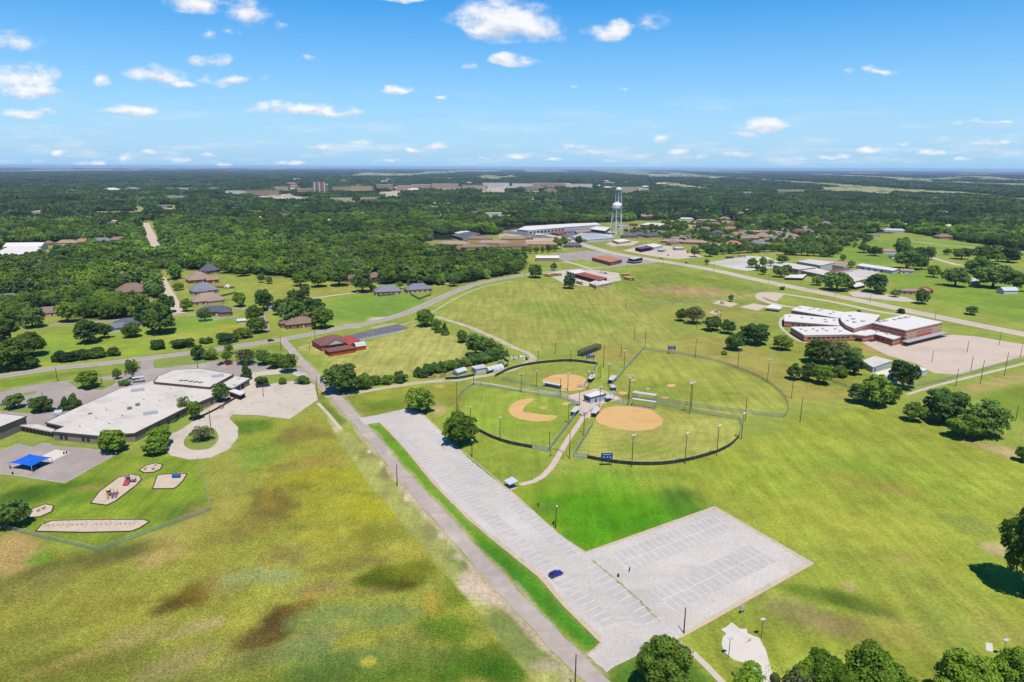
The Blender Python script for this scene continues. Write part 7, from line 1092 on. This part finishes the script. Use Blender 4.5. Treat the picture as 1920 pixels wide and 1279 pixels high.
# shelter by the lot
e = empty('shelter', (*G(958, 913)[:2], 0), ang((950, 900), (970, 915))); MB().add([(-2.8, -2.4, 2.5), (2.8, -2.4, 2.5), (2.8, 2.4, 3.3), (-2.8, 2.4, 3.3), (-2.8, -2.4, 2.38), (2.8, -2.4, 2.38), (2.8, 2.4, 3.18), (-2.8, 2.4, 3.18)], [(0, 1, 2, 3), (7, 6, 5, 4), (0, 4, 5, 1), (1, 5, 6, 2), (2, 6, 7, 3), (3, 7, 4, 0)]).build('roof', 'siding_blue', e); MB().box((0, 0, .03), (5.6, 5, .06)).build('slab', 'concrete', e)
for sx in (-2.4, 2.4):
    for sy in (-2, 2): MB().tube((sx, sy, 0), (sx, sy, 2.9 + sy * .15), .07).build('post', 'dark', e)
MB().box((0, 0, .75), (1.8, .8, .08)).build('table_top', 'metal_pole', e); e.scale = (.8, .8, .9); tag(e, 'small picnic shelter with pale sloping roof at the lot edge', 'shelter')
for x, y, lb in [(1009, 950, 'small dark barbecue post on the lush grass'), (1038, 984, 'dark bin on the lush grass by the lot')]:
    g = G(x, y); e = empty('grill', (g[0], g[1], 0)); MB().tube((0, 0, 0), (0, 0, .9), .08).build('post', 'dark', e); MB().box((0, 0, 1.05), (.7, .5, .35)).build('firebox', 'black', e); tag(e, lb, 'grill')
g = G(1391, 1150); e = empty('park_sign', (g[0], g[1], 0), .5); MB().box((0, 0, 1.7), (1.3, .12, 1.5)).build('board', 'siding_blue', e); [MB().box((s_ * .6, .1, 1.1), (.12, .12, 2.2)).build('post', 'dark', e) for s_ in (-1, 1)]; tag(e, 'white park sign on dark posts below the lot', 'sign')
# ------------------------------------------------------------------ vehicles
def prof_x(prof, w, taper=1.0):
    n = len(prof); v = [(x, -w / 2, z) for x, z in prof] + [(x, w / 2, z) for x, z in prof]; return MB().add(v, [(i, (i + 1) % n, n + (i + 1) % n, n + i) for i in range(n)] + [tuple(range(n - 1, -1, -1)), tuple(range(n, 2 * n))])
CARM = {}
def car(x, y, rz, paint, label, group=None, kind='hatchback', z=.12, name='parked_car'):
    g = G(x, y); e = empty(name, (g[0], g[1], z), rz); key = (kind, paint)
    if key not in CARM:
        van = kind == 'suv'; pk = kind == 'pickup'; L = 5.3 if pk else 4.5; top = 1.72 if van or pk else 1.48
        body = prof_x([(-L / 2, .38), (L / 2, .38), (L / 2 + .04, .62), (L / 2 - .12, .80), (L / 2 - 1.0, .92), (.55, .98), (-L / 2 + .1, .98), (-L / 2, .75)], 1.76)
        if pk: cab = [(1.0, .95), (.45, top - .08), (-.7, top), (-.95, .95)]
        else: cab = [(1.15, .93), (.35, top - .06), (-.4, top), (-1.55, top - .1), (-2.1, .96)]
        glass = MB(); n = len(cab); w0, w1 = 1.66, 1.34
        glass.add([(a, -(w0 if b < 1.1 else w1) / 2, b) for a, b in cab] + [(a, (w0 if b < 1.1 else w1) / 2, b) for a, b in cab], [(i, (i + 1) % n, n + (i + 1) % n, n + i) for i in range(n)] + [tuple(range(n - 1, -1, -1)), tuple(range(n, 2 * n))])
        rf = MB().box((-.45 if not pk else -.15, 0, top + .005), (1.75 if not pk else 1.1, 1.30, .07)); wh = MB().tube((0, -.11, 0), (0, .11, 0), .33, n=12); rim = MB().tube((0, -.125, 0), (0, .125, 0), .19, n=10)
        pil = MB()
        for s_ in (-1, 1):
            for a, b in ((1.08, .38), (-.35, -.38), (-2.0, -1.5)) if not pk else ((.95, .42), (-.92, -.7)): pil.tube((a, s_ * .83, .96), (b, s_ * .68, top), .05, n=5)
        lt = MB().box((0, 0, 0), (.16, .4, .16)); CARM[key] = [m_.mesh(n_) for m_, n_ in ((body, 'body'), (glass, 'windows'), (rf, 'roof'), (wh, 'tyre'), (rim, 'rim'), (pil, 'pillars'), (lt, 'headlight'))] + [L]
    b, gl, rf, wh, rim, pil, lt, L = CARM[key]; bo = obj('body', b, paint, e); obj('windows', gl, 'glass', e); obj('roof', rf, paint, e); obj('pillars', pil, paint, e)
    for sx in (1.38, -1.36):
        for sy in (-.8, .8): o = obj('tyre', wh, 'rubber', e); o.location = (sx, sy, .33); obj('rim', rim, 'galvanised', o)
    for sy in (-.62, .62):
        o = obj('headlight', lt, 'lamp_white', e); o.location = (L / 2 - .06, sy, .70)
        o = obj('tail_light', lt.copy() if 'tl' not in CARM else CARM['tl'], None, e); CARM.setdefault('tl', o.data); o.location = (-L / 2 + .06, sy, .80)
        if not len(o.data.materials) or o.data.materials[0] != M['car_red']: o.data.materials.clear(); o.data.materials.append(M['car_red'])
    return tag(e, label, 'car', group)
car(1042, 1080, SA + math.pi, 'car_blue', 'blue hatchback parked alone in the grey lot', z=.13)
HW = ang((1440, 529), (1560, 553))
for x, y, r, p, lb, kd in [(415, 684, 1.1, 'car_navy', 'dark blue pickup in the school parking row', 'pickup'), (430, 684, 1.1, 'car_red', 'dark red car next to the blue pickup', 'suv'), (508, 640, ang((480, 644), (560, 631)), 'car_black', 'black car driving on the highway by the junction', 'hatchback'), (1287, 493.5, HW, 'car_red', 'red car on the wide highway near the junction', 'suv'), (1239, 486, HW + math.pi, 'car_grey', 'grey car waiting at the junction', 'hatchback'), (1611, 585.5, HW, 'car_red', 'red car on the drive behind the red-brick school', 'suv'), (1635, 640.5, .4, 'car_red', 'red car in the service yard of the red-brick school', 'hatchback'), (1585, 545, .2, 'car_white', 'white pickup before the tan school', 'pickup'), (1075, 484.5, .3, 'car_white', 'white pickup on the corner shop lot', 'pickup'), (1127, 512, -.3, 'car_white', 'white pickup left behind the bus canopy', 'pickup'), (1135, 513.5, -.3, 'car_grey', 'pale pickup right behind the bus canopy', 'pickup'), (673, 549, .5, 'car_white', 'white pickup on the back lane', 'pickup'), (304, 531, 1.2, 'car_white', 'white car on the pale street', 'hatchback'), (316, 526, 1.8, 'car_black', 'dark van at the top of the pale street', 'suv'), (306, 526, 1.5, 'car_red', 'red car at the top of the pale street', 'suv'), (488, 726, .6, 'car_black', 'black car at the school entrance', 'suv'), (499, 725, .6, 'car_navy', 'navy car at the school entrance', 'suv'), (1253, 480, HW, 'car_white', 'white van by the filling station', 'suv'), (1609, 541, .9, 'car_white', 'white car at the tan school end', 'hatchback')]: car(x, y, r, p, lb, kind=kd)
def bus(x, y, rz, label, body='yellow_bus', group='yellow school buses'):
    g = G(x, y); e = empty('school_bus', (g[0], g[1], .1), rz); MB().box((-.8, 0, 1.75), (9.6, 2.4, 2.2)).build('body', body, e); MB().box((-.8, 0, 2.93), (9.4, 2.2, .18)).build('roof', 'bus_top', e); prof_x([(4.0, .65), (5.6, .65), (5.6, 1.3), (5.3, 1.6), (4.0, 1.75)], 2.0).build('hood', body, e); MB().box((4.02, 0, 2.2), (.06, 2.0, .9)).build('windscreen', 'glass', e)
    for s_ in (-1, 1):
        MB().box((-.9, s_ * 1.21, 2.2), (8.8, .04, .7)).build('window_band', 'glass', e); MB().box((-.8, s_ * 1.22, 1.45), (9.5, .04, .12)).build('rub_rail', 'black', e)
        for wx in (4.4, -2.9): MB().tube((wx, s_ * .95, .5), (wx, s_ * 1.22, .5), .5, n=12).build('tyre', 'rubber', e)
    return tag(e, label, 'bus', group)
R1 = ang((1078, 513.5), (1124, 526)) + math.pi / 2
for x, y, r, lb in [(1028, 518, HW + 1.7, 'first yellow bus by the highway tree left of the bus barn'), (1034, 518.5, HW + 1.7, 'second yellow bus by the highway tree'), (1040, 518, HW + 1.7, 'third yellow bus by the highway tree'), (1046, 517.5, HW + 1.7, 'fourth yellow bus by the highway tree'), (1087, 533, HW, 'yellow bus parked alone before the canopy'), (1107, 524.5, R1, 'first bus nosing out under the rust canopy'), (1112, 525.5, R1, 'second bus nosing out under the rust canopy'), (1117, 527, R1, 'third bus nosing out under the rust canopy'), (1090, 520, R1, 'yellow bus deep under the left of the canopy'), (1096, 521.5, R1, 'yellow bus second under the left of the canopy'), (1173, 518, .1, 'back yellow bus of three parked on the grass'), (1177, 525, HW + .2, 'front yellow bus of three parked on the grass'), (1184, 525, HW + .2, 'right yellow bus of three parked on the grass'), (1391, 482, .2, 'yellow bus at the edge of the tan school lot'), (1463, 480, .2, 'yellow bus behind the tan school lot trees')]: bus(x, y, r, lb)
bus(1368, 484.5, .1, 'dark striped bus at the edge of the tan school lot', 'car_navy', None)
# parked cars in the far car lot: a few pixels each
small = [prof_x([(-2.2, .3), (2.2, .3), (2.2, .8), (1.1, .9), (.4, 1.45), (-1.5, 1.45), (-2.2, .9)], 1.75).mesh('parked_car') for _ in range(6)]
for m_, p in zip(small, ('car_white', 'car_grey', 'car_red', 'car_black', 'car_navy', 'car_white')): m_.materials.append(M[p])
for row, (p0, p1, n) in enumerate([((1005, 436), (1100, 427), 22), ((1015, 440), (1075, 436), 14), ((985, 438), (1030, 441), 10), ((1165, 425), (1200, 429), 12), ((1168, 429), (1196, 432), 10)]):
    for k in range(n):
        if trnd.random() < .15: continue
        t = k / n; g = G(p0[0] + (p1[0] - p0[0]) * t, p0[1] + (p1[1] - p0[1]) * t); o = obj('parked_car', small[trnd.randrange(6)]); o.location = (g[0], g[1], .08); o.rotation_euler[2] = 1.1 + row * .1
        tag(o, 'tiny parked car in the car lot left of the water tower' if row < 3 else 'tiny parked vehicle in the yard right of the water tower', 'car', 'cars in the far car lot' if row < 3 else 'vehicles in the yard right of the tower')
for x, y, p, lb in [(1300, 475, 'play_orange', 'orange digger by the filling station'), (1312, 476, 'play_yellow', 'yellow loader right of the orange digger'), (1290, 474, 'play_yellow', 'yellow loader left of the orange digger')]:
    g = G(x, y); e = empty('digger', (g[0], g[1], .1), .5); MB().box((0, 0, 1.2), (5, 2.4, 1.4)).build('chassis', p, e); MB().box((-.6, 0, 2.6), (2, 2, 1.6)).build('cab', 'glass', e); r = MB(); r.tube((2, 0, 1.6), (4.6, 0, 3.6), .25); r.tube((4.6, 0, 3.6), (6, 0, 1.0), .2); r.build('boom', p, e); [MB().tube((sx, -1.35, .75), (sx, 1.35, .75), .75, n=12).build('tyre', 'rubber', e) for sx in (-1.6, 1.6)]; tag(e, lb, 'digger')
# ------------------------------------------------------------------ playground
pk = [G(56, 853, 4.6), G(16.4, 868, 2.9), G(58.6, 874.7, 2.9), G(96.3, 857.7, 2.9)]; bk = pk[1] + pk[3] - pk[2]; cen = (pk[1] + pk[3]) / 2
e = empty('shade_canopy', (0, 0, 0)); n = 7; v, f = [], []; cs = [pk[1], pk[2], pk[3], bk]; top = np.array([cen[0], cen[1], 5.2])
for s_ in range(4):
    a, b = cs[s_], cs[(s_ + 1) % 4]; o = len(v)
    for i in range(n + 1):
        for j in range(n + 1):
            u, w_ = i / n, j / n; ed = a + (b - a) * w_; sag = 4 * w_ * (1 - w_) * .10 * u; p = top + (ed - top) * u * (1 - sag); p[2] = top[2] + (ed[2] - top[2]) * (1 - (1 - u) ** 1.6) - 0; p[2] -= .0; v.append(p)
    for i in range(n):
        for j in range(n): f.append((o + i * (n + 1) + j, o + i * (n + 1) + j + 1, o + (i + 1) * (n + 1) + j + 1, o + (i + 1) * (n + 1) + j))
cv = MB().add(v, f).build('canopy', 'blue_canopy', e); cv.modifiers.new('thick', 'SOLIDIFY').thickness = .05
for c in cs: MB().tube((c[0], c[1], 0), (c[0], c[1], 2.95), .12).build('post', 'siding_cream', e)
tag(e, 'bright blue peaked shade canopy on the play court', 'canopy')
for x, y, lb in [(205, 854, 'black bin at the right corner of the play court'), (24, 890, 'black bin at the lower left of the play court'), (19, 878, 'black bin under the blue canopy left post'), (73, 876, 'black bin under the blue canopy front'), (120, 852, 'left black bin behind the painted rectangle'), (125, 851, 'right black bin behind the painted rectangle'), (1159, 1082, 'black bin on the seam of the grey lot')]:
    g = G(x, y); e = empty('bin', (g[0], g[1], .1)); MB().lathe([(.26, 0), (.3, .1), (.3, .85), (.27, .9)], 12).build('barrel', 'black', e, smooth=True); MB().lathe([(.31, .88), (.31, .93), (.05, .98)], 12).build('lid', 'dark', e); tag(e, lb, 'bin', 'black bins')
for x, y, lb in [(65, 877, 'red picnic table under the blue canopy'), (45, 872, 'dark picnic table under the blue canopy')]:
    g = G(x, y); e = empty('picnic_table', (g[0], g[1], .1), .6); m_ = 'play_red' if 'red' in lb else 'metal_pole'; MB().box((0, 0, .74), (1.9, .8, .06)).build('table_top', m_, e)
    for s_ in (-1, 1): MB().box((0, s_ * .7, .44), (1.9, .28, .05)).build('bench', m_, e); MB().tube((s_ * .7, -.7, 0), (s_ * .7, .2, .72), .04).build('leg', 'metal_pole', e)
    tag(e, lb, 'picnic table')
def climbing(x, y, rz, tower, roof, slides, label, extra, k_=.68):
    g = G(x, y); e = empty('climbing_frame', (g[0], g[1], .15), rz); e.scale = (k_, k_, k_); pm = MB().tube((0, 0, 0), (0, 0, 3.6), .08, n=6).mesh('post'); pm.materials.append(M[tower])
    for dx in (-1, 1):
        for dy in (-1, 1): o = obj('post', pm, None, e); o.location = (dx, dy, 0); o = obj('post', pm, None, e); o.location = (dx + 3.2, dy, 0)
    MB().box((0, 0, 1.5), (2.1, 2.1, .1)).build('deck', 'metal_pole', e); MB().box((3.2, 0, 1.1), (2.1, 2.1, .1)).build('deck', 'metal_pole', e); MB().box((1.6, 0, 1.3), (1.3, 1, .08)).build('bridge', extra, e)
    MB().lathe([(1.5, 3.4), (1.2, 3.9), (.6, 4.4), (.05, 4.6)], 12).build('roof', roof, e, smooth=True)
    for k, (sx, m_) in enumerate(slides):
        o = MB().add([(-.35, 0, 1.5), (.35, 0, 1.5), (.35, -1.2, 1.2), (-.35, -1.2, 1.2), (.35, -3.2, .35), (-.35, -3.2, .35), (.35, -3.9, .3), (-.35, -3.9, .3)], [(0, 1, 2, 3), (3, 2, 4, 5), (5, 4, 6, 7)]); [o.tube(a, b, .12, n=6) for s_ in (-.4, .4) for a, b in (((s_, 0, 1.6), (s_, -1.2, 1.35)), ((s_, -1.2, 1.35), (s_, -3.2, .5)), ((s_, -3.2, .5), (s_, -3.9, .4)))]
        o = o.build('slide', m_, e); o.location = (sx, -1, 0)
    for s_ in (-1, 1): MB().box((0, s_ * 1.02, 2), (2, .06, .9)).build('panel', extra, e)
    MB().box((4.25, 0, 1.6), (.06, 2, .9)).build('panel', roof, e); return tag(e, label, 'climbing frame')
climbing(240, 905, .2, 'play_purple', 'play_purple', [(-.8, 'play_red'), (0.1, 'play_red'), (1.0, 'play_red')], 'red and purple climbing frame with three slides', 'play_purple'); climbing(205, 930, .5, 'play_yellow', 'play_yellow', [(-.6, 'play_orange'), (1.6, 'play_blue'), (3.2, 'play_red')], 'yellow and orange climbing frame with spread slides', 'play_orange')
g = G(331, 896); e = empty('crawl_tube', (g[0], g[1], .15), .1); MB().tube((-1.5, 0, .75), (1.5, 0, .75), .72, n=16).build('tube', 'play_blue', e); [MB().box((s_ * 1.1, 0, .2), (.2, 1.2, .4)).build('foot', 'play_blue', e) for s_ in (-1, 1)]; tag(e, 'blue crawl tube on the slanted mulch bed', 'play tube')
for k in range(4):
    x = 100 + 45 * k; g = G(x, 988 - k); e = empty('swing_set', (g[0], g[1], .15), ang((100, 988), (250, 985)))
    for s_ in (-1, 1): MB().tube((s_ * 3, -1.1, 0), (s_ * 3, 0, 2.6), .05, n=6).build('leg', 'play_yellow', e); MB().tube((s_ * 3, 1.1, 0), (s_ * 3, 0, 2.6), .05, n=6).build('leg', 'play_yellow', e)
    MB().tube((-3, 0, 2.6), (3, 0, 2.6), .06, n=6).build('beam', 'play_yellow', e)
    for q in (-1.6, 0, 1.6):
        o = MB().box((q, 0, .55), (.5, .22, .05)).build('swing_seat', 'dark', e); r = MB(); [r.tube((q + d_, 0, .55), (q + d_, 0, 2.6), .015, n=4) for d_ in (-.23, .23)]; r.build('chains', 'metal_pole', o)
    tag(e, f'{ORD[k]} swing set from the left on the long straight mulch bed', 'swing set', 'swing sets')
for x, y, lb, m_ in [(272, 882, 'left spring rider on the small oval bed', 'play_orange'), (287, 882, 'right spring rider on the small oval bed', 'play_red'), (292, 874, 'upper spring rider on the small oval bed', 'play_yellow'), (72, 960, 'left rider on the oval bed by the dark tree', 'play_orange'), (82, 956, 'right rider on the oval bed by the dark tree', 'play_red')]:
    g = G(x, y); e = empty('spring_rider', (g[0], g[1], .15), .7); MB().lathe([(.12, 0), (.16, .1), (.1, .2), (.16, .3), (.1, .4), (.16, .5)], 8).build('spring', 'dark', e); prof_x([(-.6, .5), (.5, .5), (.75, .95), (.55, 1.1), (.3, .75), (-.5, .75)], .3).build('seat', m_, e); MB().tube((.35, -.3, .95), (.35, .3, .95), .03, n=6).build('handle', 'dark', e); tag(e, lb, 'spring rider')
climbing(413, 766, .9, 'play_orange', 'play_orange', [(0, 'play_orange')], 'small orange climber in the fenced school play yard', 'play_orange', .45)
e = empty('toy_house', (*G(430, 750)[:2], .1), .6); MB().box((0, 0, .7), (2.4, 1.8, 1.4)).build('wall', 'play_red', e); hip_roof(2.4, 1.8, 1.5, .8, .2).build('roof', 'play_red', e); MB().box((.2, -.92, .55), (.6, .06, 1.1)).build('door', 'dark', e); tag(e, 'small red toy house in the fenced play yard', 'toy house'); e.scale = (.7, .7, .7)
for x, y, lb, r_ in [(1352, 570, 'pink and yellow climbing frame on the far playground bed', .3), (1341, 586, 'small round climber on the slope below the far playground', .8)]: climbing(x, y, r_, 'play_yellow', 'play_orange' if 'pink' in lb else 'play_yellow', [(0, 'play_orange'), (1.5, 'play_red')], lb, 'play_purple')
for pts, lb in [([(1335, 569), (1350, 563), (1385, 570), (1370, 576)], 'pale bed under the far climbing frame'), ([(1328, 586), (1341, 581), (1354, 586), (1341, 590)], 'round pale bed under the small far climber'), ([(1387, 576), (1412, 569), (1440, 574), (1420, 583)], 'square pale pad beside the far playground'), ([(1420, 553), (1440, 548), (1470, 553), (1455, 566), (1430, 562)][:4], 'pale turning circle at the drive loop')]: sheet('play_pad', pts, 'mulch', .1, lb)
e = empty('pavilion', (*G(1450, 583)[:2], 0), ang((1437, 582), (1462, 585))); hip_roof(12, 9, 3.2, 2.6, .3).build('roof', 'roof_white', e); MB().box((0, 0, .03), (12, 9, .06)).build('slab', 'concrete', e); [MB().tube((sx * 5.7, sy * 4.2, 0), (sx * 5.7, sy * 4.2, 2.9), .12).build('post', 'trim', e) for sx in (-1, 0, 1) for sy in (-1, 1)]; tag(e, 'white hip-roofed open pavilion beside the red-brick school', 'pavilion')
e = empty('yard_dome', (*G(427, 540)[:2], 0)); MB().lathe([(3.4 * math.cos(t), 3.6 * math.sin(t)) for t in np.linspace(0, 1.5, 8)], 16).build('shell', 'siding_white', e, smooth=True); MB().box((0, -3.2, .9), (1.4, .9, 1.8)).build('door', 'play_blue', e); tag(e, 'white dome playhouse in a house yard', 'dome')
e = empty('skate_ramp', (*G(1378, 1192)[:2], .07), ang((1362, 1200), (1398, 1186))); prof_x([(-1.6, 0), (1.6, 0), (1.6, .9), (.9, .5), (.2, .2), (-1.6, .02)], 7).build('ramp', 'concrete_white', e); MB().box((1.9, 0, .45), (.7, 7, .9)).build('deck', 'concrete_white', e); tag(e, 'low white skate ramp at the top of the white pad', 'ramp')
# scrap heap and soil heap
for x, y, n_, sc, ms, lb, nm in [(973, 672, 26, 1.0, ('galvanised', 'dark', 'siding_white'), 'heap of pale scrap and brush at the bend of the gravel lane', 'scrap_heap'), (820, 706, 16, 1.1, ('dirt_brown', 'dirt_brown', 'dirt_brown'), 'brown soil heap beside the fenced garden', 'soil_heap')]:
    g = G(x, y); e = empty(nm, (g[0], g[1], 0)); rr = random.Random(n_)
    for k in range(n_):
        s_ = rr.uniform(.6, 1.5) * sc; mb = MB().lathe([(s_ * .9, -.2), (s_ * rr.uniform(.8, 1), s_ * .3), (s_ * .5, s_ * .75), (.05, s_ * .9)], 7); o = mb.build('lump', ms[k % 3], e); o.location = (rr.uniform(-5, 5), rr.uniform(-4, 4), 0)
    tag(e, lb, 'heap')
# ------------------------------------------------------------------ a person standing in the lot
def person(x, y, rz, label):
    g = G(x, y); V = [(0, 0, .95), (0, 0, 1.18), (0, 0, 1.42), (0, .01, 1.52), (0, .02, 1.62), (0, .02, 1.72), (.19, 0, 1.40), (.25, -.02, 1.13), (.24, .10, .90), (-.19, 0, 1.40), (-.25, -.02, 1.13), (-.24, .10, .90), (.10, 0, .90), (.11, .02, .50), (.11, -.01, .09), (.12, .15, .04), (-.10, 0, .90), (-.11, -.04, .50), (-.12, -.10, .09), (-.12, .05, .04)]
    E_ = [(0, 1), (1, 2), (2, 3), (3, 4), (4, 5), (2, 6), (6, 7), (7, 8), (2, 9), (9, 10), (10, 11), (0, 12), (12, 13), (13, 14), (14, 15), (0, 16), (16, 17), (17, 18), (18, 19)]
    R_ = [.15, .14, .15, .055, .095, .085, .065, .048, .035, .065, .048, .035, .095, .065, .05, .045, .095, .065, .05, .045]
    m_ = bpy.data.meshes.new('person'); m_.from_pydata(V, E_, []); o = obj('person', m_, 'cloth_dark'); o.location = (g[0], g[1], .13); o.rotation_euler[2] = rz
    sk = o.modifiers.new('skin', 'SKIN')
    for i, r in enumerate(R_): m_.skin_vertices[0].data[i].radius = (r, r * .8 if i < 3 else r); m_.skin_vertices[0].data[i].use_root = i == 0
    o.modifiers.new('sub', 'SUBSURF').render_levels = 2
    h = MB().lathe([(.088, 1.58), (.098, 1.68), (.09, 1.76), (.05, 1.815), (.01, 1.825)], 12, (0, -.005, 0)).build('hair', 'hair', o, smooth=True); f = MB().lathe([(.03, 1.53), (.075, 1.57), (.09, 1.64), (.085, 1.72)], 12, (0, .035, 0)).build('face', 'skin', o, smooth=True)
    for s_ in (-1, 1):
        hd = MB().box((s_ * .24, .12, .80), (.05, .07, .12)); [hd.tube((s_ * .24, .09 + .022 * k, .75), (s_ * .235, .10 + .022 * k, .68 - .01 * (k % 2)), .009, n=5) for k in range(4)]; hd.tube((s_ * .225, .155, .79), (s_ * .21, .185, .74), .010, n=5); hd.build('hand', 'skin', o)
    return tag(o, label, 'person')
person(1180, 1073, .6, 'person in dark clothes standing in the open grey lot')
